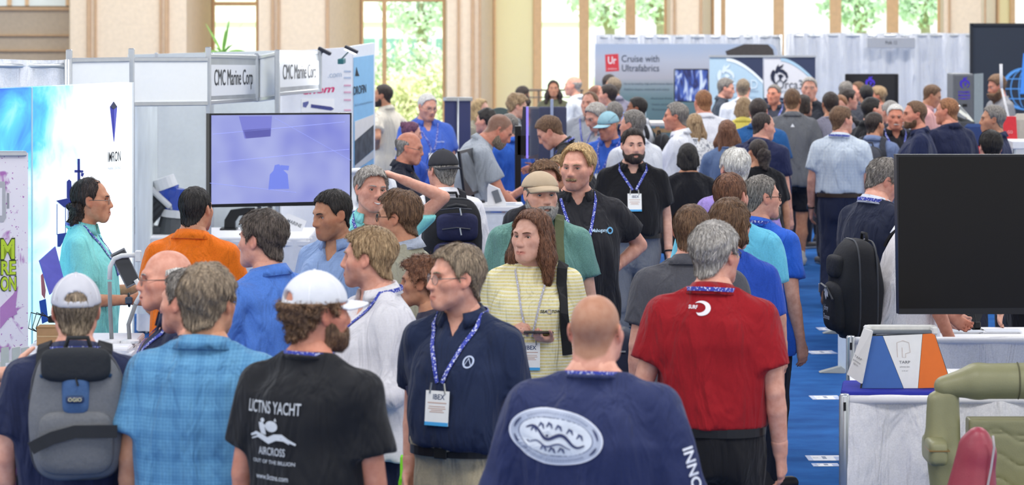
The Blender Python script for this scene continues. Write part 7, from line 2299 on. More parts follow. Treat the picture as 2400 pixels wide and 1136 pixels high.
# ---- right foreground: railed drapes, table, sample display, seats
def rail_drape(px0, px1, s, label):
 r = drape('low_drape', px0, s, px1, s, .03, .905, label, amp=.032, pitch=.34, col='f2f0f2', n=110, rails=False)
 L = (px1 - px0) / s
 k = MB(); k.tube([(0, 0, .908), (L, 0, .908)], .020, 8); k.build('rolled_top', mat('f2f0f2', rough=.9, noise=.03, nscale=60), r, smooth=True)
 k = MB(); k.tube([(-.01, -.005, 0), (-.01, -.005, .925), (-.01, -.005, .935)], [.026, .026, .02], 12); k.build('upright', alu, r, smooth=True)
 k = MB(); k.box(-.018, -.006, -.034, -.028, .86, .90); k.build('slot', blackm, r)
 k = MB(); k.lathe([(.18, 0), (.18, .008), (.03, .02)], 16, (-.01, 0)); k.build('base_plate', alu, r)
 return r
rail_drape(1984, 2520, 500, 'white low curtain with silver upright beside the blue carpet')
rail_drape(1998, 2520, 426, 'white low curtain behind the folded sample display')
tb = thing('exhibit_table', W(2220, 0, 470), 'table under a royal blue cloth at the aisle corner', 'table'); tb.location.z = 0
hw_, zt = 245 / 470, .825
k = MB(); k.poly([(-hw_ + .04, 0, zt - .03), (.75, 0, zt - .03), (.75, .95, zt - .03), (-hw_ + .14, .95, zt - .03), (-hw_ + .04, 0, zt), (.75, 0, zt), (.75, .95, zt), (-hw_ + .14, .95, zt)], [(3, 2, 1, 0), (4, 5, 6, 7), (0, 1, 5, 4), (1, 2, 6, 5), (2, 3, 7, 6), (3, 0, 4, 7)]); k.build('tabletop', mat('ececf0', rough=.8), tb)
cl = MB(); zr, ol = zt + .006, [(.06, .42), (-hw_ + .046, .42), (-hw_ - .004, .05), (-hw_ + .02, -.012), (.06, -.015)]
for z_, g_ in ((zt - .10, 0), (zr - .012, 0), (zr - .003, .006), (zr, .018)):
 cl.v += [(x + (g_ if x < 0 else 0), y + (g_ if y < .3 else 0), z_) for x, y in ol]
for j in range(3):
 for i in range(5): cl.f.append((j * 5 + i, (j + 1) * 5 + i, (j + 1) * 5 + (i + 1) % 5, j * 5 + (i + 1) % 5))
cl.f.append((19, 18, 17, 16, 15)); cl.build('runner', mat('2a32a4', rough=.8, noise=.05, bump=.2, bscale=12), tb)
for sx in (-hw_ + .22, .7):
 for yy in (.05, .9):
  k = MB(); k.tube([(sx, yy, 0), (sx, yy, zt - .03)], .018, 6); k.build('leg', alu, tb)
ds = thing('sample_display', W(2125, 0, 467), 'folded sample board with blue, white and orange panels', 'display'); ds.location.z = zt + .006
def dsp(px, py): q = W(px, py, 467) - ds.location; return (q.x, q.z)
base_z = min(dsp(2018, 914)[1], 0)
lean_ = .10
def dpt(px, py): x, z = dsp(px, py); z = max(z - base_z * .0, .002); return Vector((x, lean_ * z / .28 * .9, z))
def dquad(name, pts, col, off=0.0, t=.006):
 p = [dpt(*q) - Vector((0, off, 0)) for q in pts]; n = len(p)
 q = [v + Vector((0, t, 0)) for v in p]
 f = [tuple(range(n)), tuple(range(2 * n - 1, n - 1, -1))] + [((i + 1) % n, i, i + n, (i + 1) % n + n) for i in range(n)]
 return add(name, p + q, f, mat(col, rough=.5, noise=.02), ds)
dquad('backing', [(2016, 914), (2233, 908), (2196, 784), (2040, 790)], '30343a', 0, .012)
dquad('blue_panel', [(2020, 913), (2117, 910), (2073, 791), (2042, 792)], '3666ae', .004)
dquad('white_panel', [(2118, 910), (2151, 909), (2167, 787), (2074, 791)], 'ecebe8', .004)
dquad('orange_panel', [(2152, 909), (2231, 907), (2195, 785), (2168, 787)], 'e8701c', .004)
q_ = dpt(2120, 826)
Md = plane_M(q_ - Vector((0, .007, 0)), (1, 0, 0), (0, .30, 1))
for tx, z_, w_, h2 in (('TARP', -.055, .055, .014), ('performance fabric', -.078, .05, .007), ('by the yard', -.098, .03, .005)):
 sign(tx, ds, mat('6a6a6c', noise=0), Md @ Matrix.Translation((.005, -.001, z_)), w=w_, h=h2)
k = MB(); k.tube([Md @ Vector(p) for p in ((-.03, -.001, -.03), (-.03, -.001, .045), (.0, -.001, .055), (.03, -.001, .045), (.035, -.001, -.005), (.012, -.001, -.01), (.012, -.001, -.03), (-.005, -.001, -.03), (-.005, -.001, .02))], .001, 4); k.build('logo', mat('c8b0a0', noise=0), ds)
a, b2 = dpt(2040, 785), dpt(2197, 778)
k = MB(); k.box(a.x, b2.x, a.y - .004, a.y + .07, a.z - .004, a.z + .012, .004); k.build('top_slot', mat('6c7278', rough=.5), ds)
k = MB(); k.box(a.x, b2.x, a.y + .055, a.y + .085, a.z, a.z + .035, .006); k.build('top_bar', mat('e8e6e0', rough=.5), ds)
for x_ in (a.x, b2.x):
 k = MB(); k.box(x_ - .016, x_ + .016, a.y - .012, a.y + .085, a.z - .008, a.z + .034, .008); k.build('end_cap', mat('e8e6e0', rough=.5), ds)
k = MB()
P4 = [dsp(1986, 878), dsp(2016, 896), dsp(2044, 776), dsp(2027, 772)]
v = [Vector((P4[0][0], .02, max(P4[0][1], .006))), Vector((P4[1][0], -.045, max(P4[1][1], .003))), Vector((P4[2][0], .01, P4[2][1])), Vector((P4[3][0], .06, P4[3][1]))]
k.poly(v + [p + Vector((.008, .010, 0)) for p in v], [(0, 1, 2, 3), (7, 6, 5, 4), (1, 0, 4, 5), (2, 1, 5, 6), (3, 2, 6, 7), (0, 3, 7, 4)]); k.build('side_panel', mat('e8e6e0', rough=.5, noise=.02), ds)
r_ = (v[1] - v[0]).normalized(); u_ = (v[3] - v[0]).normalized()
Ms = plane_M((v[0] + v[1] + v[2] + v[3]) / 4 - Vector((.004, .006, 0)), r_, u_)
for tx, z_, w_ in (('TARP', -.02, .05), ('performance', -.04, .05), ('fabric', -.056, .03)):
 sign(tx, ds, mat('6a6a6c', noise=0), Ms @ Matrix.Translation((-.004, -.002, z_)), w=w_, h=.010)
# brochures on the table
for i, (x_, y_, rz, c_, lab) in enumerate(((.18, .50, .3, '24262e', 'black brochure pile fanned on the table beside the olive seat'), (.30, .42, -.2, '30343e', 'dark brochures lying over the fanned pile'), (.10, .16, .1, '2a2e3c', 'dark folder with lettering behind the olive seat'), (.36, .10, .05, '1c2130', 'navy leaflet at the table edge behind the olive seat'))):
 pp = thing('brochure', W(2220, 0, 470) + Vector((x_, y_, 0)), lab, 'brochure'); pp.location.z = zt + .001; pp.rotation_euler.z = rz
 for j in range(3 if i < 2 else 1):
  k = MB(); k.box(-.12 + j * .02, .12 + j * .02, -.08 + j * .015, .09 + j * .015, .001 + j * .005, .005 + j * .005); k.build('cover', mat(c_ if j != 1 else 'c8c8cc', rough=.4, noise=.05), pp)
 if i == 2: sign('MK', pp, mat('c8d0e0', noise=0), Matrix.Translation((0, .0, .006)) @ Matrix.Rotation(-math.pi / 2, 4, 'X'), w=.08, h=.05)
pp = thing('papers', W(2240, 0, 452), 'white sheets lying at the back of the aisle corner table', 'papers'); pp.location.z = zt + .001
for j in range(3):
 k = MB(); k.box(-.10 + j * .05, .10 + j * .05, .0 + j * .03, .2 + j * .03, .001 + j * .002, .0025 + j * .002); k.build('sheet', mat('eeeef0', rough=.7, noise=.04), pp)
t3 = table(2150, 2560, 393, 382, .775, 'white table behind the second low curtain, with papers')
for i, (px_, s_, lab) in enumerate(((2255, 390, 'stacked white sheets on the table below the black screen'), (2345, 390, 'white sheets right of the black phone stand'))):
 pp = thing('papers', W(px_, 0, s_), lab, 'papers'); pp.location.z = .776
 for j in range(4):
  k = MB(); k.box(-.12 + j * .012, .10 + j * .010, .0, .16, .001 + j * .003, .003 + j * .003); k.build('sheet', mat('f2f2f4' if j % 2 == 0 else 'd8dce4', rough=.7, noise=.03), pp)
ph = thing('phone_stand', W(2296, 0, 389), 'small black phone stand with an antenna on the white table', 'stand'); ph.location.z = .776
k = MB(); k.box(-.035, .035, .05, .12, 0, .015, .004); k.build('base', blackm, ph)
k = MB(); k.box(-.02, .02, .07, .10, .015, .06, .006); k.build('body', blackm, ph)
k = MB(); k.tube([(-.01, .085, .06), (-.022, .085, .13)], .003, 5); k.build('antenna', blackm, ph)
lp = thing('laptop', W(2258, 0, 386), 'dark laptop lid tilted on the white table under the screen', 'laptop'); lp.location.z = .776
k = MB(); M_ = plane_M((0, .1, .0), (1, 0, .08), (.35, -.3, 1)); k.box(-.10, .10, -.004, .004, .005, .14, M=M_); k.build('lid', mat('26282c', rough=.4), lp)
k = MB(); k.box(-.10, .10, .08, .26, 0, .012, .003); k.build('keyboard', mat('303236', rough=.5), lp)

# cards on the carpet, thin stand with feet
for i, (px_, py, w_, dep, lab) in enumerate(((1938, 771, 44, .20, 'white printed floor card farthest up the aisle edge'), (1926, 826, 62, .19, 'white printed floor card, second from the far end'), (1934, 932, 68, .19, 'white floor card with blue corners, middle of the row'), (1931, 1074, 80, .20, 'white floor card with blue corners, nearest pair, upper'), (1935, 1090, 62, .11, 'small white floor card with blue box, nearest to us'))):
 s_ = py / CAMZ; p = W(px_, py, s_)
 fc = thing('floor_card', Vector((p.x, p.y, 0)), lab, 'card', group='cards on the carpet'); fc.rotation_euler.z = (.05, .14, .06, .02, .03)[i]
 h2 = w_ / s_ / 2
 k = MB(); k.box(-h2, h2, -dep / 2, dep / 2, .001, .004); k.build('card', mat('e6e8ee', rough=.5, noise=.03), fc)
 k = MB(); k.box(-h2, -h2 + .03, -dep / 2, dep / 2, .004, .0045); k.build('print', mat('b8c4e0', noise=0), fc)
 k = MB(); k.box(h2 - .04, h2 - .002, -dep / 2, dep / 4, .004, .0045); k.build('print', mat('a8b8dc', noise=0), fc)
 k = MB(); k.box(-.01, .015, -dep * .2, dep * .3, .004, .0045); k.build('print', mat('8490a8', noise=0), fc)
 sign('Sail', fc, mat('70809c', noise=0), Matrix.Translation((-.05, 0, .005)) @ Matrix.Rotation(-math.pi / 2, 4, 'X'), w=.03, h=.03)
ft = thing('acrylic_stand', W(1968, 872, 314), 'thin pale stand on flat grey feet at the carpet edge', 'stand'); ft.location.z = 0
p1 = W(1964, 872, 314) - ft.location; p2 = W(1968, 780, 281) - ft.location
k = MB(); k.poly([(p1.x, p1.y, .0), (p1.x, p1.y, .42), (p2.x, p2.y, .42), (p2.x, p2.y, .0), (p1.x + .06, p1.y, .0), (p1.x + .06, p1.y, .42), (p2.x + .06, p2.y, .42), (p2.x + .06, p2.y, 0)],
                 [(0, 1, 2, 3), (7, 6, 5, 4), (0, 4, 5, 1), (2, 6, 7, 3), (1, 5, 6, 2)]); k.build('panel', mat('c8d4e0', rough=.3, noise=.03), ft)
for p in (p1, p2):
 k = MB(); k.prism([(p.x - .14, .004), (p.x - .12, .012), (p.x + .02, .05), (p.x + .05, .03), (p.x + .05, .0)], .09, Matrix.Translation((0, p.y - .04, 0))); k.build('foot', mat('a8aca8', rough=.5), ft)

# olive helm seat
def field_obj(name, build, lo, hi, res, m, parent, it=2):
 G = Field(lo, hi, res); build(G); v, f = surfnet(G.F, G.lo, G.res); v = relax(v, f, it)
 return add(name, v, f, m, parent, smooth=True)
olive = mat('8e8c66', rough=.42, noise=.04, nscale=20, bump=.08, bscale=180, spec=.5)
oc = thing('olive_helm_seat', W(2425, 0, 520), 'wide olive leather helm seat with armrest, right edge', 'seat'); oc.location.z = 0
def oc_(px, py): q = W(px, py, 520) - oc.location; return (q.x, q.z)
def bar(G, a, b2, r0, r1, y=0.0, k=.02): G.capsule((a[0], y, a[1]), (b2[0], y, b2[1]), r0, r1, k, full=True)
def backrest(G):
 for sg_ in (-1, 1):
  f_ = lambda px, py: (sg_ * -oc_(px, py)[0] if sg_ > 0 else oc_(px, py)[0], oc_(px, py)[1])
  bar(G, f_(2213, 905), f_(2290, 893), .048, .080, k=.05)
  bar(G, f_(2290, 893), f_(2425, 892), .080, .082, k=.02)
box_lo, box_hi = (-.60, -.14, .2), (.60, .16, 1.22)
tsk = lambda *a: None
field_obj('top_bolster', backrest, (-.60, -.12, .95), (.60, .12, 1.22), .011, olive, oc)
def sides(sg_):
 def fn(G):
  f_ = lambda px, py: (sg_ * -oc_(px, py)[0] if sg_ > 0 else oc_(px, py)[0], oc_(px, py)[1])
  bar(G, f_(2222, 925), f_(2226, 1075), .052, .052, .01, k=.03)
  bar(G, f_(2226, 1075), f_(2236, 1200), .052, .056, .01, k=.03)
  bar(G, f_(2190, 935), f_(2190, 1030), .036, .044, -.01, k=.03)
  bar(G, f_(2190, 1030), f_(2212, 1200), .044, .05, -.0, k=.03)
 field_obj('side_bolster', fn, (-.60 if sg_ < 0 else .2, -.12, .38), (-.2 if sg_ < 0 else .60, .12, 1.12), .011, olive, oc)
for sg_ in (-1, 1): sides(sg_)

def cushion(G):
 x, y, z = G.xyz()
 hw2 = -oc_(2268, 0)[0]; zt_ = oc_(0, 980)[1]
 q = np.maximum(np.maximum(np.abs(x) - hw2 + .03, np.abs(z - (zt_ + .35) / 2) - (zt_ - .35) / 2 + .03), np.abs(y - .02) - .03)
 G.F = q - .03 + .004 * np.cos(z * 95) * (np.abs(x + .18) < .2) * 0
 d = np.abs(np.sin(x * 26) * .030 + .0 - (np.mod(z, .11) - .055)); G.F = G.F + np.where(y < -.015, .006 * np.exp(-(d / .006) ** 2) * (np.abs(np.abs(x) - .0) < hw2 - .07), 0)
 d2 = np.abs(z - (zt_ - .05) + .25 * np.maximum(0, .28 - np.abs(x) * .8) * .4); G.F = G.F + np.where(y < -.015, .006 * np.exp(-(d2 / .006) ** 2), 0)
field_obj('back_cushion', cushion, (-.36, -.08, .30), (.36, .12, 1.0), .009, mat('868460', rough=.45, noise=.04, bump=.08, bscale=180, spec=.5), oc, 1)
for sg_ in (-1, 1):
 ax_ = oc_(2188, 1050); x_ = ax_[0] * (1 if sg_ < 0 else -1)
 def arm_f(G):
  x, y, z = G.xyz(); a = np.abs(x - x_) / .045; b_ = np.abs(y + .04) / .15; c_ = np.abs(z - ax_[1]) / .058
  G.F = ((a ** 5 + b_ ** 6 + c_ ** 5) ** .2 - 1) * .05
 field_obj('armrest', arm_f, (x_ - .07, -.22, ax_[1] - .09), (x_ + .07, .14, ax_[1] + .09), .007, olive, oc, 1)
 k = MB(); k.box(x_ - .046, x_ + .046, -.192, -.03, ax_[1] + .012, ax_[1] + .018); k.build('armrest_trim', mat('9a7a48', rough=.3, metal=.5, noise=0), oc)
sm = oc_(2384, 0)[0]
k = MB(); zc_ = oc_(0, 892)[1]; k.tube([(sm, -.0825 * math.cos(math.radians(a_)), zc_ + .0825 * math.sin(math.radians(a_))) for a_ in range(-70, 100, 10)], .0035, 6); k.build('seam', mat('5c5a40', rough=.6, noise=0), oc)
k = MB(); k.box(-.36, .36, -.45, .08, .42, .55, .04); k.build('seat_cushion', olive, oc)
k = MB(); k.tube([(0, -.15, .03), (0, -.15, .44)], .07, 14); k.build('pedestal', alu, oc, smooth=True)
k = MB(); k.lathe([(.26, 0), (.26, .03), (.08, .05)], 20, (0, -.15)); k.build('base', alu, oc)
rc = thing('maroon_seat', W(2283, 0, 588), 'maroon leather seat back with grey piping, bottom right', 'seat'); rc.location.z = 0
def rc_(px, py): q = W(px, py, 588) - rc.location; return (q.x, q.z)
maroon = mat('9a3a48', rough=.4, noise=.04, bump=.06, bscale=180, spec=.5)
def mback(G):
 bar(G, rc_(2292, 1026), rc_(2296, 1060), .046, .058, k=.04); bar(G, rc_(2296, 1060), rc_(2280, 1250), .060, .105, k=.04)
 bar(G, rc_(2270, 1045), rc_(2250, 1250), .035, .10, .02, k=.04)
 x, y, z = G.xyz(); G.F = np.maximum(G.F, np.abs(y) - .08)
field_obj('backrest', mback, (-.22, -.12, .60), (.22, .14, 1.12), .009, maroon, rc)
k = MB(); pts = [rc_(2322, 1014), rc_(2325, 1040), rc_(2318, 1090), rc_(2308, 1140), rc_(2300, 1200)]
k.tube([(x - .004, -.078, z) for x, z in pts], .005, 6); k.build('piping', mat('b0a8a8', rough=.5, noise=0), rc, smooth=True)
k = MB(); k.box(-.22, .22, -.42, .06, .46, .62, .05); k.build('seat_cushion', maroon, rc)
k = MB(); k.tube([(0, -.15, .03), (0, -.15, .48)], .06, 12); k.build('pedestal', alu, rc, smooth=True)
k = MB(); k.lathe([(.24, 0), (.24, .03), (.08, .05)], 20, (0, -.15)); k.build('base', alu, rc)

# ------------------------------------------------------------------ things people carry
def strap_path(P, x0, x1, zb, zf):
 """over the shoulder: from the back at height zb to the chest at height zf (fractions of the body height)"""
 h = P.h; pts, ns = [], []
 bv = P.bvh
 def hit(o, d):
  q = bv.ray_cast(Vector(P.up(o)), Vector(P.RU @ np.array(d, float)), 1.5)
  if q[0] is not None: pts.append(q[0] + q[1] * .006); ns.append(q[1])
 for i in range(6):
  t_ = i / 5; hit((x1 + (x0 - x1) * t_ * .6 + 0, -.6, (zb + (.80 - zb) * t_) * h), (0, 1, 0))
 for y_ in (-.09, -.05, -.01, .03):
  hit((x0, y_, 1.1 * h), (0, 0, -1))
 for i in range(6):
  t_ = i / 5; hit((x0 + (x1 - x0) * t_, .6, (.80 + (zf - .80) * t_) * h), (0, -1, 0))
 return pts, ns
def backpack(key, label, w_, h_, d_, zc, main, front, strapc, dark, flap=None, front_straps=True, shift=0.0, text=None, xoff=0.0):
 P = PEOPLE[key]; h = P.h
 r = empty('backpack', P.root.location.copy(), P.root.rotation_euler.z, label=label, cat='backpack')
 q = P.bvh.ray_cast(Vector((xoff, -.8, zc)), Vector((0, 1, 0)), 2)
 yb = (q[0].y if q[0] is not None else -.15) - .004 + shift
 cy = yb - d_ / 2
 def main_f(G):
  x, y, z = G.xyz(); zz = (z - zc) / (h_ / 2)
  wz = w_ / 2 * np.clip(1.02 - .22 * np.clip(zz, 0, 1) ** 2.2 - .05 * np.clip(-zz, 0, 1) ** 2, .3, 2)
  dz = d_ / 2 * np.clip(1 - .35 * np.clip(zz, 0, 1) ** 2, .3, 2)
  a = np.abs(x - xoff) / wz; b_ = np.abs(y - cy) / dz; c_ = np.abs(zz)
  G.F = ((a ** 4 + b_ ** 3.2 + c_ ** 5) ** .25 - 1) * .09 + (np.sin(x * 31 + z * 17) + np.sin(z * 27 - x * 12)) * .0012
 body = field_obj('pack_body', main_f, (xoff - w_ * .62, cy - d_ * .7, zc - h_ * .56), (xoff + w_ * .62, cy + d_ * .7, zc + h_ * .56), .011, mat(main, rough=.8, noise=.08, nscale=120, bump=.15, bscale=30), r)
 yf = cy - d_ * .44
 def pocket(px0, px1, pz0, pz1, dd, m, name='pocket'):
  def fn(G):
   x, y, z = G.xyz(); cx, cz = (px0 + px1) / 2 + xoff, (pz0 + pz1) / 2 + zc
   a = np.abs(x - cx) / ((px1 - px0) / 2); b_ = np.abs(y - yf) / dd; c_ = np.abs(z - cz) / ((pz1 - pz0) / 2)
   G.F = ((a ** 4 + b_ ** 2.6 + c_ ** 4.5) ** .25 - 1) * .06
  return field_obj(name, fn, (px0 + xoff - .03, yf - dd - .03, pz0 + zc - .03), (px1 + xoff + .03, yf + dd + .03, pz1 + zc + .03), .009, mat(m, rough=.8, noise=.08, nscale=120, bump=.15, bscale=40), r)
 for yy_, kk_ in ((cy - d_ * .12, 1.0), (cy + d_ * .28, .97)):
  lp_ = []
  for i in range(33):
   a_ = 2 * math.pi * i / 32; zz = math.copysign(abs(math.sin(a_)) ** .4, math.sin(a_))
   wz = w_ / 2 * (1.02 - .22 * max(zz, 0) ** 2.2 - .05 * max(-zz, 0) ** 2)
   lp_.append((xoff + math.copysign(abs(math.cos(a_)) ** .5, math.cos(a_)) * wz * kk_ * .99, yy_, zc + zz * h_ / 2 * kk_ * .99))
  k = MB(); k.tube(lp_, .006, 6, caps=False); k.build('piping', mat('3c3e44', rough=.5, noise=0), r, smooth=True)
 P.pack = (r, xoff, cy, yf, zc, w_, h_, d_)
 # handle and straps
 k = MB(); zt_ = zc + h_ * .47
 k.tube([(xoff - .05, cy + d_ * .2, zt_ - .01), (xoff - .035, cy + d_ * .2, zt_ + .045), (xoff + .035, cy + d_ * .2, zt_ + .045), (xoff + .05, cy + d_ * .2, zt_ - .01)], .009, 8); k.build('handle', mat(strapc, rough=.8), r, smooth=True)
 for sg_ in ((-1, 1) if front_straps is True else front_straps):
  pts, ns = strap_path(P, sg_ * .105, sg_ * .13, .76, .66)
  if len(pts) > 4:
   k = MB(); k.ribbon(pts, ns, .054, .012); k.build('strap', mat(strapc, rough=.85, noise=.06, nscale=90), r, smooth=False)
 return r, pocket, yf, cy
def on_pack(r, s_, x, z, y, w_, h_, col, bold=.01, shear=0.0):
 return sign(s_, r, mat(col, noise=0), Matrix.Translation((x, y, z)), w=w_, h=h_, bold=bold, shear=shear)
r, pk, yf, cy = backpack('cap_navy', 'grey and blue backpack with black straps on the navy polo', .33, .47, .17, 1.30, '6e7074', 0, '24262a', '222', xoff=.025)
pk(-.135, .135, -.21, .02, .035, '686a6e'); pk(-.05, .05, .0, .16, .026, '44628c', 'blue_pocket'); pk(-.125, .125, .12, .245, .03, '24272c', 'top_flap')
k = MB(); k.ribbon([Vector((x_ + .025, yf - .042, 1.30 - .05 - .05 * max(0, -x_ / .14) ** 1.5)) for x_ in (-.155, -.13, -.08, 0, .08, .15)], [Vector((0, -1, 0))] * 6, .045, .006); k.build('band', mat('26282c', rough=.8), r)
k = MB(); k.box(-.007, .057, yf - .040, yf - .030, 1.30 + .05, 1.30 + .075, .006); k.build('badge', mat('2c3a5c', rough=.4), r); on_pack(r, 'OGIO', .025, 1.30 + .0625, yf - .0415, .048, .013, 'd8d0a0')
k = MB(); k.tube([(-.10, yf + .01, 1.44), (-.04, yf - .005, 1.475), (.025, yf - .02, 1.445), (.09, yf - .005, 1.475), (.15, yf + .01, 1.44)], .008, 6); k.build('zipper', mat('2c4a6a', rough=.6), r, smooth=True)
k = MB(); k.tube([(.025, yf - .022, 1.445), (.035, yf - .03, 1.41)], .004, 5); k.build('zip_pull', blackm, r)
r, pk, yf, cy = backpack('cap_pack', 'black and navy travel backpack on the white shirt', .37, .50, .22, 1.27, '191a20', 0, '1c1c22', '1')
pk(-.12, .15, -.02, .16, .045, '25284a'); pk(-.14, .15, -.23, -.02, .06, '23254a')
for z_, w_ in ((.185, .10), (.06, .09), (-.04, .11)):
 k = MB(); k.tube([(-w_, yf - .045, 1.27 + z_), (0, yf - .066, 1.27 + z_ + .012), (w_, yf - .045, 1.27 + z_)], .005, 6); k.build('zipper', mat('3a3c44', rough=.4), r)
 k = MB(); k.tube([(.02, yf - .068, 1.27 + z_ + .01), (.028, yf - .072, 1.27 + z_ - .035)], .005, 6); k.build('zip_pull', alu, r)
k = MB(); k.tube([(-.05, yf - .02, 1.47), (0, yf - .05, 1.485), (.07, yf - .02, 1.47)], .012, 8); k.build('grip', mat('2c2c30', rough=.7), r, smooth=True)
r, pk, yf, cy = backpack('backpack_right', 'black backpack with white embroidered name on the white shirt', .36, .56, .26, 1.16, '1e1e22', 0, '1c1c20', '1', front_straps=(-1, 1))
pk(-.14, .14, -.24, .04, .05, '232327'); pk(-.11, .11, .06, .19, .035, '202024')
k = MB(); k.tube([(-.10, yf - .055, 1.16 + .02), (.02, yf - .062, 1.16 + .01), (.11, yf - .055, 1.16 - .05)], .006, 6); k.build('zipper', mat('4a4c50', rough=.4), r)
k = MB(); k.box(-.118, -.106, yf - .066, yf - .058, 1.16 - .03, 1.16 + .02, .003); k.build('zip_pull', alu, r)
Mx = Matrix.Translation((0.0, yf - .056, 0)) @ Matrix.Rotation(math.radians(0), 4, 'Z')
k = MB()
for pts in (((-.03, .0), (-.012, .03), (.012, .034), (.03, .012), (.03, -.015), (.01, -.005), (-.005, -.03), (-.022, -.012)), ((-.04, .02), (-.02, .035), (-.03, .012))):
 k.prism([(x * 1.0 + .0, z + 1.13) for x, z in pts], .002, Matrix.Translation((0, yf - .058, 0)))
k.build('emblem', mat('e4e4e6', noise=0), r)
sign('Johnny', r, mat('e8e8ea', noise=0), Matrix.Translation((-.0, yf - .060, 1.055)), w=.085, h=.032, shear=.35)
sign('Donovan', r, mat('e8e8ea', noise=0), Matrix.Translation((.01, yf - .060, 1.005)), w=.11, h=.030, shear=.35)
r, pk, yf, cy = backpack('pack_grey', 'dark grey backpack with pale patches on the blue-grey shirt', .30, .42, .16, 1.18, '4a4c54', 0, '3a3c44', '1')
pk(-.11, .11, -.18, .02, .04, '44464e')
k = MB(); k.box(-.02, .02, yf - .05, yf - .04, 1.16, 1.20, .004); k.build('patch', mat('c8ccd4', noise=0), r)
k = MB(); k.box(-.07, -.05, yf - .02, yf - .01, 1.25, 1.27, .003); k.build('patch', mat('d8d8e0', noise=0), r)
r, pk, yf, cy = backpack('dark_pack', 'black patterned backpack on the dark-haired man in white', .30, .44, .18, 1.16, '202024', 0, '1c1c20', '1')
pk(-.11, .11, -.18, .03, .04, '2c2c32')
# flat cap man's pack: only its olive straps show in front
r, pk, yf, cy = backpack('flat_cap', 'black backpack with olive shoulder straps behind the sage polo', .34, .48, .18, 1.22, '1e1f22', 0, '5c6244', '1')

def hold(P, side):                                      # where a closed hand holds
 wp, Fd, n, td, kn, q = P.hand[side]
 return P.root.matrix_basis @ Vector(kn + n * .035 * q + Fd * .02 * q), P.root.matrix_basis.to_3x3() @ Vector(Fd), P.root.matrix_basis.to_3x3() @ Vector(n)
bpy.context.view_layer.update()
# phone and handbag of the woman in yellow
P = PEOPLE['yellow']
p, fd, nn_ = hold(P, -1)
fo = thing('phone', p, 'dark phone in the hands of the woman in yellow', 'phone')
fd = fd.normalized(); nn_ = nn_.normalized(); M_ = plane_M((0, 0, 0), fd, nn_.cross(fd)); M_ = M_ if (M_.to_3x3() @ Vector((0, -1, 0))).dot(nn_) > 0 else plane_M((0, 0, 0), -fd, nn_.cross(fd))
k = MB(); k.box(-.078, .078, -.006, .006, -.038, .038, .005, M=M_); k.build('case', mat('3c3434', rough=.35), fo)
k = MB(); k.box(-.072, .072, -.0075, -.005, -.034, .034, M=M_); k.build('display', mat('23242a', rough=.08, noise=0), fo)
wp, Fd, n, td, kn, q = P.hand[-1]
k = MB(); kk = []
for i in range(13):
 a_ = i * math.pi / 6; kk.append(Vector(wp - Fd * .012) + Vector(n) * math.cos(a_) * .030 * q + Vector(td) * math.sin(a_) * .036 * q)
k.tube(kk, .008, 6, caps=False); wo = k.build('watch_strap', mat('b8b4ae', rough=.5), P.root, smooth=True)
k = MB(); c_ = Vector(wp - Fd * .012) - Vector(n) * .034 * q; Mw = plane_M(c_, Vector(td), Vector(Fd)); k.box(-.018, .018, -.006, .006, -.020, .020, .004, M=Mw); k.build('watch_face', mat('1c1e24', rough=.15), wo)
ear = MB()
for sg_ in (-1, 1):
 c0 = P.HC + P.RH @ (np.array((sg_ * .084, -.004, -.045)) * P.hk)
 ear.tube([Vector(c0) + Vector((0, math.cos(i * .785) * .009, math.sin(i * .785) * .011 - .012)) for i in range(9)], .0022, 5)
ear.build('earring', mat('d0a050', rough=.25, metal=.9, noise=0), P.root)
hb = thing('shoulder_bag', P.root.location.copy(), 'navy shoulder bag with black strap carried by the woman in yellow', 'bag'); hb.rotation_euler.z = P.root.rotation_euler.z
pts, ns = strap_path(P, -.148, -.18, .74, .60)
k = MB(); k.ribbon(pts, ns, .052, .010); k.build('strap', mat('1a1a1c', rough=.8), hb)
def bagf(G):
 x, y, z = G.xyz(); a = np.abs(x + .40) / .12; b_ = np.abs(y + .10) / .17; c_ = np.abs(z - .98) / .15
 G.F = ((a ** 3 + b_ ** 4 + c_ ** 4) ** .25 - 1) * .1
field_obj('bag_body', bagf, (-.56, -.32, .78), (-.24, .12, 1.18), .012, mat('20243a', rough=.7, noise=.06, bump=.2, bscale=20), hb)
k = MB(); k.box(-.47, -.33, .068, .076, 1.02, 1.028); k.build('zipper', mat('8a8c90', rough=.4), hb)
# navy folder, lime tote
P = PEOPLE['khaki']; R_ = P.root.matrix_basis
fl = thing('navy_folder', W(976, 0, 590), 'navy folder held against the hip of the khaki trousers', 'folder'); fl.location.z = CAMZ - 950 / 590
L_ = local(fl)
a = [L_(950, 906, 590), L_(996, 890, 598), L_(1002, 1006, 598), L_(976, 1012, 590)]
k = MB(); k.poly(a + [q + Vector((.0, .018, 0)) for q in a], [(0, 3, 2, 1), (4, 5, 6, 7), (0, 1, 5, 4), (1, 2, 6, 5), (2, 3, 7, 6), (3, 0, 4, 7)]); k.build('cover', mat('1c2244', rough=.6, noise=.04), fl)
k = MB(); k.poly([q + Vector((.004, .004, -.004)) for q in a] + [q + Vector((.008, .014, -.004)) for q in a], [(0, 3, 2, 1), (4, 5, 6, 7), (0, 1, 5, 4), (1, 2, 6, 5), (2, 3, 7, 6), (3, 0, 4, 7)]); k.build('pages', mat('d8d8dc', rough=.8), fl)
lm_ = thing('lime_tote', W(953, 0, 566), 'lime green tote bag hanging between two men at the bottom edge', 'bag'); lm_.location.z = 0
def lz(py): return CAMZ - py / 566
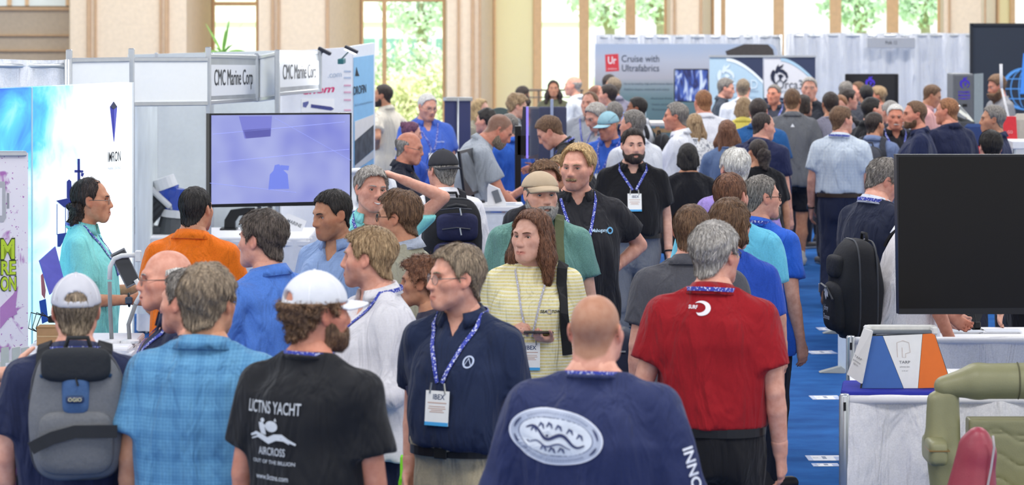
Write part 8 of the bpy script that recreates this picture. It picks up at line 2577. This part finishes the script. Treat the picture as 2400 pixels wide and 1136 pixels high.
k = MB(); k.poly([(-.02, -.10, .30), (-.02, .12, .30), (.03, .12, .30), (.03, -.10, .30), (-.03, -.12, lz(1118)), (-.03, .14, lz(1118)), (.035, .14, lz(1122)), (.035, -.12, lz(1122))], [(0, 1, 2, 3), (4, 5, 1, 0), (5, 6, 2, 1), (6, 7, 3, 2), (7, 4, 0, 3)]); k.build('bag', mat('86e02c', rough=.7), lm_)
for x_ in (-.02, .03):
 k = MB(); k.tube([(x_, -.05, lz(1118)), (x_, -.03, lz(1070)), (x_, .03, lz(1070)), (x_, .06, lz(1118))], .006, 6); k.build('handle', mat('86e02c', rough=.7), lm_)
# coffee cup in the linen shirt's hand
p, fd, nn_ = hold(PEOPLE['linen'], -1)
cu_ = thing('paper_cup', p - Vector((0, 0, .05)), 'small paper cup in the hand of the linen shirt', 'cup')
k = MB(); k.lathe([(.024, 0), (.032, .09), (.033, .092), (.030, .092), (.026, .08)], 14); k.build('cup', mat('a88058', rough=.8), cu_, smooth=False)
k = MB(); k.lathe([(.034, .090), (.034, .098), (.028, .104)], 14); k.build('lid', mat('f0f0ee', rough=.5), cu_)

# ------------------------------------------------------------------ watches, prints and marks on clothes
def wristwatch(key, side, col='1c1c20'):
 P = PEOPLE[key]; wp, Fd, n, td, kn, q = P.hand[side]
 k = MB(); k.tube([Vector(wp - Fd * .015) + Vector(n) * math.cos(i * .5236) * .029 * q + Vector(td) * math.sin(i * .5236) * .034 * q for i in range(13)], .007, 6, caps=False)
 o = k.build('watch_strap', mat(col, rough=.5), P.root, smooth=True)
 k = MB(); Mw = plane_M(Vector(wp - Fd * .015) - Vector(n) * .032 * q, Vector(td), Vector(Fd)); k.box(-.020, .020, -.006, .006, -.020, .020, .006, M=Mw); k.build('watch_face', mat('5a6878', rough=.2, metal=.4), o)
for q in (('badge_black', -1), ('check', -1), ('aqua_left', 1), ('woman_table', 1)):
 wristwatch(*q)
def back_frame(P, x, zf):                               # a spot on the back: x to the wearer's right, zf of the height
 c = P.up((x, -.02, zf * P.h)); return c, P.RU @ np.array((1, 0, 0)), P.RU @ np.array((0, 0, 1)), P.RU @ np.array((0, -1, 0))
def front_frame(P, x, zf):
 c = P.up((x, 0, zf * P.h)); return c, P.RU @ np.array((-1, 0, 0)), P.RU @ np.array((0, 0, 1)), P.RU @ np.array((0, 1, 0))
def shape_decal(P, fr, polys, col, name='print', off=.004):
 for pts in polys:
  n = len(pts); cx = sum(p[0] for p in pts) / n; cz = sum(p[1] for p in pts) / n
  P2 = [(cx, cz)] + list(pts)
  decal(P, P.shirt, P2, [(0, i + 1, (i + 1) % n + 1) for i in range(n)], *fr, mat(col, rough=.7, noise=.06, nscale=60), name, off)
def band_decal(P, fr, outer, inner, col, name='print', off=.004):
 n = len(outer)
 decal(P, P.shirt, list(outer) + list(inner), [(i, (i + 1) % n, n + (i + 1) % n, n + i) for i in range(n)], *fr, mat(col, rough=.7, noise=.05), name, off)
def stroke(pts, w_):
 L, R_ = [], []
 for i, p in enumerate(pts):
  a, b_ = pts[max(i - 1, 0)], pts[min(i + 1, len(pts) - 1)]
  dx_, dz_ = b_[0] - a[0], b_[1] - a[1]; l_ = math.hypot(dx_, dz_) or 1
  ww = w_ * (1 - .6 * abs(2 * i / (len(pts) - 1) - 1) ** 2)
  L.append((p[0] - dz_ / l_ * ww, p[1] + dx_ / l_ * ww)); R_.append((p[0] + dz_ / l_ * ww, p[1] - dx_ / l_ * ww))
 return L, R_
def stroke_decal(P, fr, pts, w_, col, off=.006):
 L, R_ = stroke(pts, w_); n = len(L)
 decal(P, P.shirt, L + R_, [(i, i + 1, n + i + 1, n + i) for i in range(n - 1)], *fr, mat(col, rough=.7, noise=.05), 'print', off)
# oval print on the bald man's back
P = PEOPLE['bald_navy']; fr = back_frame(P, -.10, .757)
tilt = math.radians(-6)
rot = lambda pts: [(x * math.cos(tilt) - z * math.sin(tilt), x * math.sin(tilt) + z * math.cos(tilt)) for x, z in pts]
o1, o2, o3, o4 = [rot(ellip(0, 0, .165 * k_, .088 * k_ + (k_ - 1) * .05, 48)) for k_ in (1.0, .965, .80, .78)]
for a_, b_, c_ in ((o1, o2, 'd4d8e4'), (o2, o3, 'aeb6c8'), (o3, o4, '3a4468')):
 band_decal(P, fr, a_, b_, c_)
rings = [rot(ellip(0, 0, .165 * .78 * k_, (.088 - .011) * .78 * k_, 48)) for k_ in (1.0, .66, .33)]
for a_, b_ in zip(rings, rings[1:]): band_decal(P, fr, a_, b_, 'd0d6e0')
shape_decal(P, fr, [rings[2]], 'd0d6e0')
wave = lambda x0, x1, n, f: [(x0 + (x1 - x0) * i / n, f(x0 + (x1 - x0) * i / n)) for i in range(n + 1)]
stroke_decal(P, fr, rot(wave(-.105, .105, 26, lambda x: .012 * math.sin(x * 62) - x * .14)), .0055, '2a335c')
stroke_decal(P, fr, rot(wave(-.09, .06, 18, lambda x: -.026 + .006 * math.sin(x * 80))), .003, '4a5478')
for x_, z_ in ((-.05, .028), (-.02, .034), (.012, .030), (.05, .022), (-.075, .012), (.085, .01), (-.03, -.038), (.0, -.042), (.03, -.04)):
 stroke_decal(P, fr, rot([(x_ - .010, z_ - .006), (x_ - .003, z_ + .008), (x_ + .005, z_ + .004), (x_ + .011, z_ - .008)]), .0042, '39436c')
for a0, a1 in ((2.6, 3.1), (3.35, 3.85), (-.55, -.15), (.1, .6)):
 stroke_decal(P, fr, rot(ellip(0, 0, .147, .0775, 14, a0, a1)), .0032, '2c355f', .007)
for i in range(26):                                     # lettering round the rim, too small to read
 a_ = .75 + i * .066; p_ = ellip(0, 0, .145, .0765, 2, a_, a_ + .03)
 stroke_decal(P, fr, rot([p_[0], (p_[0][0] * .93, p_[0][1] * .93)]), .0022, '5c668a', .007)
 a_ = -.75 - i * .066; p_ = ellip(0, 0, .145, .0765, 2, a_, a_ - .03)
 stroke_decal(P, fr, rot([p_[0], (p_[0][0] * .93, p_[0][1] * .93)]), .0022, '5c668a', .007)
# sleeve lettering, right arm
P_ = P; U_ = P.arms[1][0]; S0, E0 = np.array(P.sh[1]), np.array(P.el[1])
mid = S0 + (E0 - S0) * 1.02
out_ = nrm(np.array((.75, -.66, .1))); out_ = nrm(out_ - U_ * (out_ @ U_))
text_decal(P, 'INNOVATION', mid, U_, nrm(np.cross(out_, U_)), out_, .34, .040, mat('e6e8f0', noise=0), bold=.02)
# printed back of the black t-shirt
P = PEOPLE['black_tee']; wh = mat('c4c8cc', rough=.7, noise=.1, nscale=80)
for tx, zf, w_, h2, x_ in (('LICTNS YACHT', .768, .23, .040, -.06), ('AIRCROSS', .688, .12, .026, -.06), ('OUT OF THE BILLION', .669, .19, .012, -.055), ('www.lictns.com', .641, .15, .018, -.06)):
 text_decal(P, tx, *back_frame(P, x_, zf), w_, h2, wh, bold=.01)
fr = back_frame(P, -.06, .722); Z7 = lambda q: [(x * .78, z * .62) for x, z in q]
stroke_decal(P, fr, Z7([(-.125, -.02), (-.09, -.005), (-.05, -.02), (-.02, -.035), (.02, -.015), (.06, -.01), (.09, -.03), (.13, -.05)]), .008, 'd0d4d8')
stroke_decal(P, fr, Z7([(-.12, -.038), (-.08, -.022), (-.045, -.035), (-.015, -.05), (.03, -.028), (.07, -.03), (.10, -.048)]), .0045, 'd0d4d8')
shape_decal(P, fr, [Z7(q_) for q_ in (ellip(.0, .038, .036, .030, 18), ellip(-.052, .068, .012, .012, 12), [(-.075, .055), (-.05, .058), (-.035, .02), (-.03, -.01), (-.06, -.005), (-.07, .025)], [(-.045, .05), (-.02, .03), (-.025, .022), (-.05, .04)], [(.015, .07), (.022, .085), (.03, .066)])], 'd0d4d8')
# red polo: crescent mark; grey polo: small triangle; marks on chests
P = PEOPLE['red_polo']; fr = back_frame(P, -.035, .822)
o_ = ellip(.01, 0, .040, .030, 20, -1.9, 2.4); i_ = ellip(-.002, .002, .030, .020, 20, -1.9, 2.4)
decal(P, P.shirt, o_ + i_, [(i, i + 1, 20 + i + 1, 20 + i) for i in range(19)], *fr, mat('f0eaec', noise=0), 'print', .004)
text_decal(P, 'SURF', *back_frame(P, -.062, .824), .040, .014, mat('f0eaec', noise=0), bold=.03)
P = PEOPLE['grey_shorts']; shape_decal(P, back_frame(P, .0, .80), [[(-.022, -.016), (.022, -.016), (.0, .02)]], 'eef0f2')
P = PEOPLE['blond_black']
text_decal(P, 'iTMahogany', *front_frame(P, -.105, .742), .115, .020, mat('bcd8ec', noise=0), bold=.01)
fr = front_frame(P, -.182, .740); band_decal(P, fr, ellip(0, 0, .021, .021, 20), ellip(0, 0, .012, .012, 20), '6aa8d0')
P = PEOPLE['yellow']
text_decal(P, 'SEA', *front_frame(P, -.068, .728), .036, .014, mat('2a2a2e', noise=0), bold=.02, shear=.2)
text_decal(P, 'TOW', *front_frame(P, -.128, .728), .040, .014, mat('2a2a2e', noise=0), bold=.02, shear=.2)
band_decal(P, front_frame(P, -.097, .728), ellip(0, 0, .013, .013, 16), ellip(0, 0, .007, .007, 16), 'b0a8a0')
for key, x_, s2 in (('smiling_aqua', .105, 1), ('aqua_left', -.10, 1)):
 P = PEOPLE[key]; fr = front_frame(P, x_, .735)
 text_decal(P, 'IMRON', *fr, .05, .014, mat('1e2a48', noise=0), bold=.02)
 fr = front_frame(P, x_, .760); shape_decal(P, fr, [[(-.018, .016), (.018, .016), (0, -.022)]], '3a78c0')
P = PEOPLE['denim_shirt']; shape_decal(P, front_frame(P, -.10, .735), [[(-.016, 0), (-.004, .006), (.014, .003), (.018, -.002), (.004, -.005), (-.012, -.004)]], '2a4a3a')
P = PEOPLE['khaki']; fr = front_frame(P, -.105, .762); band_decal(P, fr, ellip(0, 0, .020, .024, 20), ellip(0, 0, .014, .018, 20), 'b8c4dc'); stroke_decal(P, fr, [(-.012, -.014), (0, .014), (.012, -.014)], .003, 'b8c4dc')
P = PEOPLE['navy_smile']; c_ = P.sh[-1] + (P.el[-1] - P.sh[-1]) * .55; text_decal(P, 'MARINE', c_, (0, 1, 0), (0, 0, 1), (-1, 0, 0), .10, .022, mat('d8dce8', noise=0), bold=.02) if False else None
P = PEOPLE['white_specs']; text_decal(P, 'marine', *front_frame(P, -.09, .745), .09, .018, mat('c8d0f0', noise=0), bold=.01)
P = PEOPLE['bald_dark_polo']; text_decal(P, 'Cove', *front_frame(P, -.10, .735), .06, .020, mat('8ac8c8', noise=0), bold=.01)
P = PEOPLE['long_denim']; shape_decal(P, back_frame(P, .08, .76), [[(-.02, -.03), (.03, -.03), (.03, .03), (-.02, .03)]], 'd8c850')
# sunglasses hung on the linen shirt
P = PEOPLE['linen']; c = P.up((.0, .5, .715 * P.h)); hit = P.bvh.ray_cast(Vector(c), Vector((0, -1, 0)), 1)
if hit[0] is not None:
 p0 = hit[0] + Vector((0, .012, 0)); k = MB(); fr_ = None
 for dz_ in (.035, -.035):
  k.tube([p0 + Vector((math.cos(i * .5236) * .024, 0, dz_ + math.sin(i * .5236) * .026)) for i in range(13)], .0022, 5, caps=False)
 k.tube([p0 + Vector((0, 0, .010)), p0 + Vector((0, .006, 0)), p0 + Vector((0, 0, -.010))], .002, 5)
 fr_ = k.build('sunglasses', mat('6a5a30', rough=.3, metal=.5, noise=0), P.root)
 for dz_ in (.035, -.035):
  k = MB(); k.poly([p0 + Vector((math.cos(i * .5236) * .023, .001, dz_ + math.sin(i * .5236) * .025)) for i in range(12)], [tuple(range(12))]); k.build('lens', mat('2a3a30', rough=.1, noise=0), fr_)
